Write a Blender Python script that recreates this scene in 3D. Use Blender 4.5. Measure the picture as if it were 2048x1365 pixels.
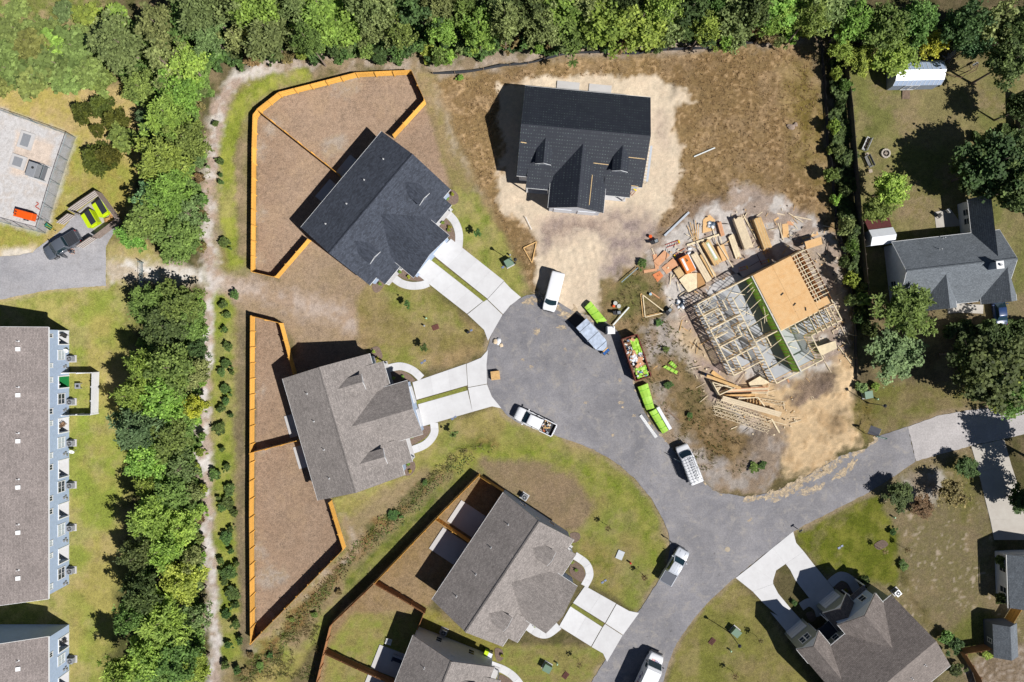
import bpy, bmesh, math, random
import numpy as np
from mathutils import Vector, Matrix, Quaternion

for _o in list(bpy.data.objects):
    bpy.data.objects.remove(_o)
SC = bpy.context.scene
COL = SC.collection
rnd = random.Random(7)
PI = math.pi

# ------------------------------------------------------------ camera, sky, sun, exposure
CAMH = 100.0          # flying height in metres
PXM = 13.65           # photograph pixels per metre on the ground
cam = bpy.data.cameras.new('camera'); cam_o = bpy.data.objects.new('camera', cam)
COL.objects.link(cam_o); cam_o.location = (0, 0, CAMH)
cam.sensor_width = 36; cam.lens = 24.0; cam.clip_end = 2000; cam.clip_start = 1
SC.camera = cam_o
SUN_EL = math.radians(49); SHX, SHY = -0.846, 0.533      # direction shadows fall
w = bpy.data.worlds.new('World'); SC.world = w; w.use_nodes = True
wn = w.node_tree.nodes; wl = w.node_tree.links
sky = wn.new('ShaderNodeTexSky'); sky.sky_type = 'NISHITA'; sky.sun_disc = False
sky.air_density = 0.55; sky.dust_density = 0.2; sky.sun_elevation = SUN_EL; sky.sun_rotation = math.atan2(-SHX, -SHY)
bg = wn['Background']; bg.inputs['Strength'].default_value = 0.05
wl.new(sky.outputs[0], bg.inputs['Color'])
sl = bpy.data.lights.new('sun', 'SUN'); sl.energy = 5.0; sl.angle = math.radians(0.5); sl.color = (1, 0.98, 0.95)
so = bpy.data.objects.new('sun', sl); COL.objects.link(so)
ld = Vector((SHX*math.cos(SUN_EL), SHY*math.cos(SUN_EL), -math.sin(SUN_EL)))
so.rotation_euler = ld.to_track_quat('-Z', 'Y').to_euler(); so.location = (60, -40, 80)
SC.view_settings.view_transform = 'Standard'; SC.view_settings.look = 'None'
SC.view_settings.exposure = 0.36; SC.view_settings.gamma = 1.0

# ------------------------------------------------------------ helpers
def G(px, py, h=0.0):
    k = (CAMH-h)/CAMH
    return Vector(((px-1024)/PXM*k, (682.5-py)/PXM*k, h))
def G2(px, py, h=0.0):
    p = G(px, py, h); return (p.x, p.y)
def lin(v):
    v /= 255.0
    return v/12.92 if v <= 0.04045 else ((v+0.055)/1.055)**2.4
KEXP = 1.32
def A(r, g, b):                      # colour seen in full sun -> base colour
    return tuple(min(0.82, lin(x)/KEXP) for x in (r, g, b))

MATS = {}
def nodes(m):
    m.use_nodes = True
    return m.node_tree.nodes, m.node_tree.links, m.node_tree.nodes['Principled BSDF']
def mixc(n, l, fac, a, b, blend='MIX'):
    x = n.new('ShaderNodeMix'); x.data_type = 'RGBA'; x.blend_type = blend
    for sock, val in ((x.inputs[0], fac), (x.inputs[6], a), (x.inputs[7], b)):
        if hasattr(val, 'is_linked') or hasattr(val, 'links'): l.new(val, sock)
        elif isinstance(val, (tuple, list)): sock.default_value = (*val[:3], 1)
        else: sock.default_value = val
    return x.outputs[2]
def ramp(n, l, src, a, b, ca=0.0, cb=1.0):
    r = n.new('ShaderNodeMapRange'); r.inputs[1].default_value = a; r.inputs[2].default_value = b
    r.inputs[3].default_value = ca; r.inputs[4].default_value = cb; l.new(src, r.inputs[0])
    return r.outputs[0]
def noise(n, l, co, scale, detail=4, rough=0.6, dist=0):
    t = n.new('ShaderNodeTexNoise'); t.inputs['Scale'].default_value = scale; t.inputs['Detail'].default_value = detail
    t.inputs['Roughness'].default_value = rough; t.inputs['Distortion'].default_value = dist
    l.new(co, t.inputs['Vector']); return t.outputs['Fac']
def bumpn(n, l, p, src, strength=0.3, dist=0.05):
    b = n.new('ShaderNodeBump'); b.inputs['Strength'].default_value = strength; b.inputs['Distance'].default_value = dist
    l.new(src, b.inputs['Height']); l.new(b.outputs[0], p.inputs['Normal'])
def M(name, col, rough=0.8, var=0.12, scale=3.0, bump=0.0, metal=0.0, col2=None, fine=0, coat=0, spec=0.3, world=False, orand=0):
    if name in MATS: return MATS[name]
    m = bpy.data.materials.new(name); n, l, p = nodes(m)
    tc = n.new('ShaderNodeTexCoord'); co = tc.outputs['Object']
    if world:
        gm = n.new('ShaderNodeNewGeometry'); co = gm.outputs['Position']
    f = noise(n, l, co, scale, 5, 0.65)
    f = ramp(n, l, f, 0.3, 0.7)
    c2 = col2 or tuple(min(1, x*(1+var)) for x in col); c1 = col if col2 else tuple(x*(1-var) for x in col)
    out = mixc(n, l, f, c1, c2)
    if fine:
        f2 = ramp(n, l, noise(n, l, co, fine, 2), 0.25, 0.75, 1-var*1.3, 1+var*1.3)
        out = mixc(n, l, 1.0, out, f2, 'MULTIPLY')
    if orand:
        oi = n.new('ShaderNodeObjectInfo'); out = mixc(n, l, 1.0, out, ramp(n, l, oi.outputs['Random'], 0, 1, 1-orand, 1+orand*0.6), 'MULTIPLY')
    l.new(out, p.inputs['Base Color'])
    p.inputs['Roughness'].default_value = rough; p.inputs['Metallic'].default_value = metal
    p.inputs['Specular IOR Level'].default_value = spec
    if rough > 0.7: p.inputs['Diffuse Roughness'].default_value = 0.8
    if coat: p.inputs['Coat Weight'].default_value = coat; p.inputs['Coat Roughness'].default_value = 0.06
    if bump: bumpn(n, l, p, noise(n, l, co, fine or scale*6, 4), bump, 0.03)
    MATS[name] = m
    return m

class MB:
    """collects shapes, build() links them as one mesh object"""
    def __init__(s): s.v = []; s.f = []; s.mi = []; s.cur = 0
    def add(s, vs, fs):
        o = len(s.v); s.v += [tuple(v) for v in vs]
        s.f += [tuple(o+i for i in f) for f in fs]; s.mi += [s.cur]*len(fs); return s
    def box(s, c, d, rz=0, tilt=None):
        hx, hy, hz = d[0]/2, d[1]/2, d[2]/2
        vs = [Vector((x, y, z)) for z in (-hz, hz) for x, y in ((-hx, -hy), (hx, -hy), (hx, hy), (-hx, hy))]
        q = Matrix.Rotation(rz, 3, 'Z')
        if tilt: q = q @ Matrix.Rotation(tilt[1], 3, tilt[0])
        return s.add([q @ v + Vector(c) for v in vs], [(3, 2, 1, 0), (4, 5, 6, 7), (0, 1, 5, 4), (1, 2, 6, 5), (2, 3, 7, 6), (3, 0, 4, 7)])
    def beam(s, a, b, w, h, up=(0, 0, 1)):
        a = Vector(a); b = Vector(b); d = (b-a)
        if d.length < 1e-6: return s
        d.normalize(); up = Vector(up)
        if abs(d.dot(up)) > 0.98: up = Vector((1, 0, 0))
        sd = d.cross(up).normalized(); u = sd.cross(d).normalized()
        vs = [p + sd*x*w/2 + u*y*h/2 for p in (a, b) for x, y in ((-1, -1), (1, -1), (1, 1), (-1, 1))]
        return s.add(vs, [(0, 1, 2, 3), (7, 6, 5, 4), (4, 5, 1, 0), (5, 6, 2, 1), (6, 7, 3, 2), (7, 4, 0, 3)])
    def prism(s, poly, z0, z1):
        n = len(poly)
        ar = sum(poly[i][0]*poly[(i+1) % n][1]-poly[(i+1) % n][0]*poly[i][1] for i in range(n))
        if ar < 0: poly = poly[::-1]
        vs = [(p[0], p[1], z0) for p in poly]+[(p[0], p[1], z1) for p in poly]
        fs = [tuple(range(n-1, -1, -1)), tuple(range(n, 2*n))]
        fs += [(i, (i+1) % n, n+(i+1) % n, n+i) for i in range(n)]
        return s.add(vs, fs)
    def slab(s, pts, t):
        """planar polygon, thickness t downward"""
        pts = [Vector(p) for p in pts]; n = len(pts)
        nz = sum((pts[i].x*pts[(i+1) % n].y-pts[(i+1) % n].x*pts[i].y) for i in range(n))
        if nz < 0: pts = pts[::-1]
        dn = Vector((0, 0, -t))
        return s.add(pts+[p+dn for p in pts], [tuple(range(n)), tuple(range(2*n-1, n-1, -1))]+[(i, n+i, n+(i+1) % n, (i+1) % n) for i in range(n)])
    def plate(s, pts, off):
        """planar polygon extruded by the vector off"""
        pts = [Vector(p) for p in pts]; n = len(pts); off = Vector(off)
        return s.add(pts+[p+off for p in pts], [tuple(range(n-1, -1, -1)), tuple(range(n, 2*n))]+[(i, (i+1) % n, n+(i+1) % n, n+i) for i in range(n)])
    def tube(s, pts, rs, n=8, cap=True):
        pts = [Vector(p) for p in pts]
        if not isinstance(rs, (list, tuple)): rs = [rs]*len(pts)
        vs = []; k = len(pts)
        for i, p in enumerate(pts):
            d = (pts[min(i+1, k-1)]-pts[max(i-1, 0)]).normalized()
            up = Vector((0, 0, 1)) if abs(d.z) < 0.9 else Vector((1, 0, 0))
            a = d.cross(up).normalized(); b = d.cross(a).normalized()
            vs += [p+(a*math.cos(2*PI*j/n)+b*math.sin(2*PI*j/n))*rs[i] for j in range(n)]
        fs = [(i*n+j, i*n+(j+1) % n, (i+1)*n+(j+1) % n, (i+1)*n+j) for i in range(k-1) for j in range(n)]
        if cap: fs += [tuple(range(n-1, -1, -1)), tuple(range((k-1)*n, k*n))]
        return s.add(vs, fs)
    def cyl(s, c, r, h, n=16, r2=None, axis='Z'):
        r2 = r if r2 is None else r2
        q = {'Z': Matrix.Identity(3), 'Y': Matrix.Rotation(-PI/2, 3, 'X'), 'X': Matrix.Rotation(PI/2, 3, 'Y')}[axis]
        vs = [q @ Vector((rr*math.cos(2*PI*j/n), rr*math.sin(2*PI*j/n), z))+Vector(c) for z, rr in ((-h/2, r), (h/2, r2)) for j in range(n)]
        return s.add(vs, [tuple(range(n-1, -1, -1)), tuple(range(n, 2*n))]+[(j, (j+1) % n, n+(j+1) % n, n+j) for j in range(n)])
    def rings(s, rings, cap=True):
        n = len(rings[0]); o = []
        for r in rings: o += r
        fs = [(i*n+j, i*n+(j+1) % n, (i+1)*n+(j+1) % n, (i+1)*n+j) for i in range(len(rings)-1) for j in range(n)]
        if cap: fs += [tuple(range(n-1, -1, -1)), tuple(range((len(rings)-1)*n, len(rings)*n))]
        return s.add(o, fs)
    def build(s, name, mat, parent=None, smooth=False, bevel=0, kind=None, subsurf=0):
        me = bpy.data.meshes.new(name); me.from_pydata(s.v, [], s.f); me.update()
        for m in (mat if isinstance(mat, (list, tuple)) else [mat]): me.materials.append(m)
        if isinstance(mat, (list, tuple)) and len(mat) > 1:
            me.polygons.foreach_set('material_index', s.mi)
        bm = bmesh.new(); bm.from_mesh(me)
        bmesh.ops.recalc_face_normals(bm, faces=bm.faces)
        big = [f for f in bm.faces if len(f.verts) > 4]
        if big: bmesh.ops.triangulate(bm, faces=big)
        bm.to_mesh(me); bm.free()
        if smooth: me.polygons.foreach_set('use_smooth', [True]*len(me.polygons))
        o = bpy.data.objects.new(name, me); COL.objects.link(o)
        if parent is not None: o.parent = parent
        if kind: o['kind'] = kind
        if bevel:
            b = o.modifiers.new('bevel', 'BEVEL'); b.width = bevel; b.segments = 2; b.limit_method = 'ANGLE'
        if subsurf:
            b = o.modifiers.new('sub', 'SUBSURF'); b.levels = subsurf; b.render_levels = subsurf
        return o
def tag(o, label, cat=None, group=None, kind=None):
    o['label'] = label
    if cat: o['category'] = cat
    if group: o['group'] = group
    if kind: o['kind'] = kind
    return o
def empty(name, loc=(0, 0, 0), rz=0, label=None, cat=None, group=None):
    o = bpy.data.objects.new(name, None); COL.objects.link(o)
    o.location = loc; o.rotation_euler = (0, 0, rz); o.empty_display_size = 0.3
    if label: tag(o, label, cat, group)
    return o
def copy_tree(o, parent=None):
    c = o.copy(); COL.objects.link(c); c.parent = parent
    for ch in list(o.children): copy_tree(ch, c)
    return c
class Frame:
    """local frame: x along ang, y to its left"""
    def __init__(s, x, y, ang): s.x, s.y, s.a = x, y, ang; s.c, s.s = math.cos(ang), math.sin(ang)
    def loc(s, p):
        dx, dy = p[0]-s.x, p[1]-s.y
        return Vector((dx*s.c+dy*s.s, -dx*s.s+dy*s.c, p[2] if len(p) > 2 else 0))
    def px(s, px, py, h=0): return s.loc(G(px, py, h))
    def world(s, x, y, z=0): return Vector((s.x+x*s.c-y*s.s, s.y+x*s.s+y*s.c, z))
def smooth_poly(pts, closed=True, sub=5):
    n = len(pts); out = []
    rng = range(n) if closed else range(n-1)
    for i in rng:
        p0, p1, p2, p3 = (pts[(i-1) % n], pts[i], pts[(i+1) % n], pts[(i+2) % n]) if closed else (pts[max(i-1, 0)], pts[i], pts[i+1], pts[min(i+2, n-1)])
        for k in range(sub):
            t = k/sub
            out.append(tuple(0.5*((2*p1[j])+(-p0[j]+p2[j])*t+(2*p0[j]-5*p1[j]+4*p2[j]-p3[j])*t*t+(-p0[j]+3*p1[j]-3*p2[j]+p3[j])*t**3) for j in (0, 1)))
    if not closed: out.append(tuple(pts[-1]))
    return out
ONES = 'zeroth first second third fourth fifth sixth seventh eighth ninth tenth eleventh twelfth thirteenth fourteenth fifteenth sixteenth seventeenth eighteenth nineteenth twentieth'.split()
TENS = {20: 'twenty', 30: 'thirty', 40: 'forty', 50: 'fifty', 60: 'sixty'}
TENTH = {20: 'twentieth', 30: 'thirtieth', 40: 'fortieth', 50: 'fiftieth', 60: 'sixtieth'}
def ordinal(k):
    if k <= 20: return ONES[k]
    t = k//10*10
    return TENTH[t] if k == t else TENS[t]+'-'+ONES[k-t]

# ------------------------------------------------------------ noise on arrays
def vnoise(x, y, scale, seed):
    T = np.random.default_rng(seed).random((256, 256))
    u = np.asarray(x)/scale+1000; v = np.asarray(y)/scale+1000
    xi = np.floor(u).astype(int); yi = np.floor(v).astype(int)
    fx = u-xi; fy = v-yi; fx = fx*fx*(3-2*fx); fy = fy*fy*(3-2*fy)
    a = T[xi % 256, yi % 256]; b = T[(xi+1) % 256, yi % 256]; c = T[xi % 256, (yi+1) % 256]; d = T[(xi+1) % 256, (yi+1) % 256]
    return (a*(1-fx)+b*fx)*(1-fy)+(c*(1-fx)+d*fx)*fy
def fbm(x, y, scale, seed, octv=4, g=0.55):
    s = 0; a = 1; t = 0
    for k in range(octv):
        s = s+a*vnoise(x, y, scale/2**k, seed+k*17); t += a; a *= g
    return s/t
def sdist(poly, X, Y):
    """signed distance, positive inside"""
    d = np.full(X.shape, 1e9); ins = np.zeros(X.shape, bool); n = len(poly)
    for i in range(n):
        ax, ay = poly[i]; bx, by = poly[(i+1) % n]
        ex, ey = bx-ax, by-ay; L = ex*ex+ey*ey+1e-12
        t = np.clip(((X-ax)*ex+(Y-ay)*ey)/L, 0, 1)
        d = np.minimum(d, (X-ax-t*ex)**2+(Y-ay-t*ey)**2)
        c = ((ay > Y) != (by > Y))
        with np.errstate(divide='ignore', invalid='ignore'):
            xi = ax+(Y-ay)*ex/(ey if ey != 0 else 1e-12)
        ins ^= (c & (X < xi))
    d = np.sqrt(d)
    return np.where(ins, d, -d)
# ------------------------------------------------------------ ground sheet
def axis(a, b, step):
    core = np.arange(a, b+1e-6, step)
    lo = [a-2**k for k in range(1, 9)][::-1]; hi = [b+2**k for k in range(1, 9)]
    return np.concatenate([lo, core, hi])
gx = axis(-79, 79, 0.25); gy = axis(-53.5, 53.5, 0.25)
GX, GY = np.meshgrid(gx, gy)
XF, YF = GX.ravel(), GY.ravel()
WX = XF+(fbm(XF, YF, 2.2, 3)-0.5)*2.2+(vnoise(XF, YF, 0.5, 5)-0.5)*0.7
WY = YF+(fbm(XF, YF, 2.2, 4)-0.5)*2.2+(vnoise(XF, YF, 0.5, 6)-0.5)*0.7
N1 = fbm(XF, YF, 6.0, 11); N2 = fbm(XF, YF, 1.3, 12); N3 = vnoise(XF, YF, 0.35, 13); N4 = fbm(XF, YF, 14.0, 14)
def sat(a): return np.clip(a, 0, 1)
def con(a, k): return sat((a-0.5)*k+0.5)
def lc(c): return np.array([lin(v)/KEXP for v in c])
RGB = np.zeros((len(XF), 3)); ZED = np.zeros(len(XF)); ROUGHZ = np.zeros(len(XF))
def paint(mask, c1, c2, k=4.0, scale='m', c3=None, t3=0.62):
    nz = {'m': N1*0.35+N2*0.65, 'l': N1, 'f': N2*0.6+N3*0.4, 'x': N4*0.5+N2*0.5}[scale]
    f = con(nz, k*1.6)[:, None]
    col = lc(c1)*(1-f)+lc(c2)*f
    if c3 is not None:
        s = sat((N2*0.5+N3*0.5-t3)*9)[:, None]; col = col*(1-s)+lc(c3)*s
    m = mask[:, None]
    RGB[:] = RGB*(1-m)+col*m
def pmask(px, feather=0.4, warp=1.0, sm=False):
    poly = [G2(*p) for p in (smooth_poly(px) if sm else px)]
    X = XF+(WX-XF)*warp; Y = YF+(WY-YF)*warp
    xs = [p[0] for p in poly]; ys = [p[1] for p in poly]; b = 3
    idx = np.nonzero((X > min(xs)-b) & (X < max(xs)+b) & (Y > min(ys)-b) & (Y < max(ys)+b))[0]
    m = np.zeros(len(XF)); m[idx] = sat(sdist(poly, X[idx], Y[idx])/feather*0.5+0.5)
    return m
def lmask(px, width, feather=0.4, warp=1.0):
    pl = [G2(*p) for p in smooth_poly(px, False, 4)]
    X = XF+(WX-XF)*warp; Y = YF+(WY-YF)*warp
    d = np.full(len(XF), 1e9)
    for (ax, ay), (bx, by) in zip(pl[:-1], pl[1:]):
        ex, ey = bx-ax, by-ay; L = ex*ex+ey*ey+1e-9
        t = np.clip(((X-ax)*ex+(Y-ay)*ey)/L, 0, 1)
        d = np.minimum(d, (X-ax-t*ex)**2+(Y-ay-t*ey)**2)
    return sat((width/2-np.sqrt(d))/feather*0.5+0.5)
ALL = np.ones(len(XF))
paint(ALL, (118, 108, 74), (98, 94, 56), 3)                                             # rough ground
paint(pmask([(-60, -60), (2100, -60), (2100, 60), (1650, 84), (1500, 92), (1250, 108), (1000, 128), (860, 135), (560, 125), (430, 175), (405, 560), (330, 560), (270, 420), (250, 200), (180, 60)], 1.2, 1.5), (110, 100, 72), (80, 80, 48), 4)   # wood floor
paint(pmask([(-60, -60), (200, -60), (260, 80), (230, 140), (120, 185), (-60, 185)], 1, 1.5), (112, 120, 58), (136, 124, 88), 4)     # scrub top left
paint(pmask([(-60, 178), (290, 170), (300, 230), (290, 330), (270, 400), (210, 480), (-60, 510)], 0.8, 1), (186, 164, 112), (164, 150, 84), 3)
paint(pmask([(70, 350), (150, 280), (270, 330), (260, 420), (150, 430), (60, 500), (-20, 515), (-20, 480)], 1, 1), (160, 148, 78), (142, 142, 66), 3)
paint(pmask([(205, 485), (290, 470), (330, 520), (300, 570), (210, 575)], 0.8, 1), (176, 158, 112), (158, 150, 90), 3)
paint(pmask([(210, 520), (300, 520), (460, 545), (480, 585), (400, 580), (290, 575), (212, 570)], 0.7, 1.2), (226, 220, 212), (182, 168, 148), 4)
paint(pmask([(-60, 560), (250, 570), (400, 590), (400, 1400), (-60, 1400)], 0.6, 0.8), (146, 150, 74), (160, 152, 90), 2.6)           # lawn behind the row houses
paint(pmask([(140, 580), (260, 585), (260, 700), (240, 1250), (160, 1400), (140, 1400)], 1.5, 1), (138, 148, 64), (162, 152, 86), 3, 'l')
paint(pmask([(265, 575), (400, 575), (408, 700), (410, 1000), (430, 1200), (436, 1400), (215, 1400), (230, 1250), (262, 1000), (262, 800)], 1.2, 1.5), (100, 98, 58), (78, 80, 44), 4)
# strip between woods and fences
paint(pmask([(600, 128), (520, 140), (455, 175), (425, 230), (410, 330), (410, 545), (405, 600), (405, 800), (400, 1000), (430, 1400), (500, 1400), (497, 1290), (494, 620), (500, 560), (496, 250), (530, 200), (630, 165)], 0.5, 0.7), (146, 136, 82), (134, 126, 88), 3)
paint(lmask([(620, 128), (570, 130), (520, 140), (475, 160), (445, 200), (432, 250), (425, 330), (420, 420), (418, 500), (428, 548)], 2.1, 0.6), (212, 204, 196), (168, 148, 134), 4)
paint(lmask([(428, 560), (418, 640), (412, 700), (408, 800), (406, 900), (412, 1000), (420, 1100), (430, 1200), (434, 1400)], 2.2, 0.6), (222, 215, 210), (176, 158, 144), 4)
paint(lmask([(605, 152), (560, 160), (510, 185), (475, 225), (460, 270), (455, 330), (455, 400), (462, 470), (470, 520)], 2.3, 0.4, 0.6), (136, 146, 56), (152, 154, 70), 3)
paint(lmask([(447, 600), (447, 800), (447, 1000), (455, 1150), (462, 1300)], 3.0, 0.4, 0.5), (130, 144, 56), (148, 150, 72), 3)
paint(lmask([(481, 290), (482, 400), (484, 500)], 1.5, 0.4, 0.5), (140, 126, 94), (150, 132, 104), 3)
paint(lmask([(485, 620), (483, 800), (482, 1000), (486, 1200), (490, 1300)], 1.3, 0.4, 0.5), (136, 122, 98), (120, 108, 82), 3)
paint(lmask([(560, 126), (640, 120), (760, 124), (860, 138), (1000, 122), (1140, 102), (1300, 98), (1480, 86), (1640, 74)], 2.6, 1.2, 1.5), (186, 170, 154), (146, 128, 104), 5)
# fenced yards: dry dormant turf
DRY1, DRY2 = (174, 149, 127), (156, 132, 111)
paint(pmask([(512, 545), (512, 240), (525, 222), (565, 193), (628, 177), (718, 154), (827, 149), (852, 208), (905, 370), (850, 420), (720, 560), (560, 557)], 0.3, 0.15), DRY1, DRY2, 3, 'x')
paint(pmask([(560, 557), (622, 482), (740, 570), (720, 590), (715, 690), (600, 700), (566, 647), (505, 632), (440, 590), (450, 555), (510, 548)], 0.4, 0.5), (168, 146, 122), (152, 132, 106), 3)
paint(lmask([(450, 570), (540, 590), (620, 612), (715, 640)], 3.0, 1.2, 1.2), (196, 178, 164), (168, 146, 126), 4)
paint(pmask([(510, 633), (567, 647), (594, 748), (663, 1000), (694, 1092), (510, 1278)], 0.3, 0.15), DRY1, DRY2, 3, 'x')
paint(pmask([(600, 690), (720, 690), (745, 705), (565, 760)], 0.4, 0.4), DRY1, DRY2, 3, 'x')
for a in ((520, 300, 16), (518, 430, 14), (517, 520, 12), (665, 290, 22), (548, 260, 18), (690, 165, 26), (520, 780, 12), (520, 900, 14), (520, 1100, 14), (540, 1150, 30)):
    r = a[2]
    paint(0.85*pmask([(a[0]-r, a[1]), (a[0], a[1]-r), (a[0]+r, a[1]), (a[0], a[1]+r)], 0.6, 1.2, True), (186, 172, 158), (164, 146, 124), 4, 'f')
# beyond yard one, beside the black roofed house
paint(pmask([(827, 135), (875, 150), (900, 260), (960, 360), (1000, 440), (1065, 585), (1040, 598), (925, 500), (905, 385), (852, 210)], 0.5, 0.6), (160, 140, 102), (142, 130, 84), 3)
paint(pmask([(905, 380), (948, 378), (985, 440), (1055, 570), (1045, 598), (1010, 575), (925, 500), (890, 430)], 0.6, 0.8), (138, 148, 66), (156, 152, 84), 3)
paint(lmask([(860, 165), (890, 230), (930, 330), (985, 400)], 1.2, 0.8, 1.3), (186, 170, 146), (150, 132, 100), 4)
# front lawn between driveways one and two
paint(pmask([(715, 590), (740, 570), (790, 560), (850, 575), (965, 660), (972, 700), (900, 735), (770, 740), (720, 700)], 0.4, 0.5), (160, 138, 98), (142, 130, 78), 3, 'l')
paint(pmask([(770, 575), (845, 578), (900, 620), (925, 660), (860, 650), (800, 630)], 1.2, 1.2, True), (136, 142, 64), (150, 142, 84), 3)
paint(pmask([(745, 705), (800, 690), (855, 715), (840, 742), (760, 730)], 0.8, 1, True), (138, 142, 66), (152, 142, 86), 3)
# lawn south of driveway two and swale
paint(pmask([(845, 857), (1005, 812), (1030, 842), (1115, 874), (1180, 897), (1240, 932), (1290, 982), (1325, 1032), (1342, 1080), (1325, 1160), (1275, 1226), (1180, 1165), (1145, 1090), (1010, 980), (955, 940), (690, 1190), (560, 1400), (500, 1400), (505, 1285), (694, 1095), (664, 1000), (815, 945)], 0.4, 0.3), (162, 150, 90), (142, 148, 70), 3, 'l')
paint(pmask([(820, 950), (870, 920), (940, 900), (1005, 920), (955, 945), (800, 1080), (690, 1180), (600, 1300), (560, 1290), (690, 1110), (680, 1040)], 0.7, 0.8), (160, 142, 106), (148, 132, 96), 3)
paint(lmask([(985, 885), (930, 905), (860, 965), (800, 1020), (720, 1090), (650, 1170), (590, 1240), (540, 1300), (480, 1360)], 1.7, 0.7, 1.3), (84, 92, 38), (132, 106, 66), 6)
paint(lmask([(950, 925), (870, 1000), (790, 1075), (700, 1160)], 1.6, 0.6, 0.8), (112, 122, 54), (128, 130, 62), 4)
paint(lmask([(880, 925), (1010, 910), (1120, 920), (1200, 955), (1260, 1010), (1300, 1080), (1300, 1150)], 2.8, 1.2, 1.1), (140, 152, 58), (156, 154, 78), 3)
paint(0.8*pmask([(960, 925), (1050, 920), (1130, 950), (1180, 1000), (1165, 1050), (1110, 1050), (1010, 985)], 0.6, 0.8, True), (156, 132, 112), (140, 118, 98), 4, 'f')
paint(pmask([(1150, 1090), (1200, 1080), (1240, 1120), (1220, 1180), (1180, 1160)], 1.4, 1, True), (140, 140, 66), (156, 142, 84), 3)
paint(pmask([(955, 948), (1005, 980), (862, 1205), (851, 1217), (837, 1250), (640, 1400), (635, 1365), (666, 1243), (754, 1159)], 0.3, 0.1), (160, 136, 102), (146, 124, 88), 3)
paint(pmask([(640, 1400), (660, 1290), (700, 1230), (840, 1225), (980, 1290), (1200, 1290), (1215, 1325), (1190, 1400)], 0.4, 0.4), (158, 148, 88), (140, 144, 70), 3)
paint(pmask([(845, 1210), (940, 1260), (1010, 1290), (990, 1320), (850, 1265)], 0.4, 0.3), (152, 142, 72), (140, 136, 66), 3)
# tall dry grass field
paint(pmask([(862, 158), (1000, 138), (1140, 118), (1300, 112), (1480, 98), (1600, 85), (1642, 90), (1652, 300), (1668, 440), (1690, 560), (1600, 450), (1500, 390), (1440, 400), (1370, 440), (1300, 500), (1075, 600), (1000, 450), (940, 330)], 0.6, 0.8), (156, 130, 90), (138, 112, 76), 3, 'x', (178, 150, 112), 0.58)
paint(pmask([(1560, 130), (1640, 120), (1655, 300), (1660, 400), (1600, 330), (1575, 220)], 1.5, 1.3), (136, 118, 62), (158, 136, 92), 3)
paint(pmask([(1370, 400), (1460, 390), (1470, 440), (1400, 500), (1320, 520), (1300, 480), (1350, 440)], 1.2, 1.3), (146, 124, 104), (128, 106, 82), 3)
# sand round the black roofed house
SND1, SND2 = (234, 217, 192), (216, 198, 174)
paint(pmask([(1000, 172), (1060, 158), (1150, 148), (1250, 157), (1315, 148), (1345, 175), (1388, 200), (1350, 218), (1348, 260), (1366, 310), (1360, 360), (1345, 415), (1312, 450), (1290, 510), (1225, 545), (1205, 570), (1210, 620), (1140, 628), (1085, 600), (1072, 540), (1072, 470), (1010, 430), (990, 385), (1004, 340), (998, 250)], 0.4, 1.1), SND1, SND2, 2.5)
paint(pmask([(1075, 440), (1180, 420), (1290, 425), (1320, 450), (1300, 500), (1260, 500), (1170, 470), (1085, 500)], 1.2, 1.4), (172, 154, 144), (192, 172, 154), 3)
paint(pmask([(1225, 440), (1290, 440), (1300, 500), (1250, 545), (1205, 560)], 1.2, 1.2), (176, 158, 150), (196, 178, 160), 3)
paint(0.8*pmask([(1310, 230), (1330, 230), (1332, 300), (1315, 290)], 1, 1, True), (176, 156, 140), (196, 178, 160), 3)
# building site round the timber frame
paint(pmask([(1195, 620), (1215, 560), (1290, 510), (1320, 530), (1370, 620), (1400, 720), (1420, 800), (1480, 860), (1560, 900), (1560, 975), (1480, 992), (1400, 962), (1335, 885), (1270, 770), (1235, 665)], 0.5, 0.9), (132, 116, 78), (152, 128, 92), 3, 'x')
for q in ([(1310, 640), (1345, 620), (1370, 680), (1340, 720), (1300, 700)], [(1290, 660), (1320, 690), (1300, 740), (1285, 700)], [(1300, 790), (1330, 790), (1350, 870), (1320, 880)], [(1345, 880), (1400, 880), (1440, 940), (1400, 950)], [(1400, 930), (1480, 920), (1560, 950), (1500, 990), (1420, 970)]):
    paint(0.85*pmask(q, 0.7, 1.6, True), (196, 186, 178), (160, 142, 124), 4)
paint(pmask([(1215, 570), (1270, 545), (1300, 570), (1290, 620), (1230, 640)], 0.8, 1.2, True), (118, 116, 66), (140, 124, 86), 3)
paint(pmask([(1290, 500), (1375, 440), (1460, 400), (1470, 360), (1500, 380), (1560, 385), (1610, 430), (1660, 460), (1690, 540), (1705, 640), (1712, 740), (1690, 860), (1600, 900), (1490, 860), (1420, 790), (1370, 720), (1350, 640), (1320, 560)], 0.6, 1.1), (222, 214, 206), (178, 160, 146), 6)
paint(pmask([(1340, 640), (1385, 620), (1480, 770), (1420, 800), (1370, 700)], 1, 1), (214, 190, 156), (176, 156, 146), 3)
paint(pmask([(1590, 500), (1640, 470), (1680, 560), (1700, 640), (1690, 660), (1650, 560)], 1, 1.2), (206, 184, 158), (186, 170, 156), 3.5)
paint(pmask([(1480, 760), (1570, 770), (1640, 740), (1710, 690), (1712, 790), (1720, 880), (1640, 940), (1575, 960), (1560, 900), (1520, 840), (1500, 800)], 0.6, 1.2), (238, 210, 168), (212, 182, 140), 5)
paint(pmask([(1570, 800), (1625, 740), (1665, 730), (1660, 790), (1600, 810)], 0.6, 1.2), (148, 128, 112), (128, 110, 98), 4)
paint(pmask([(1500, 860), (1560, 850), (1570, 920), (1530, 960), (1480, 920)], 0.8, 1.3, True), (186, 172, 160), (158, 140, 122), 4)
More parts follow.
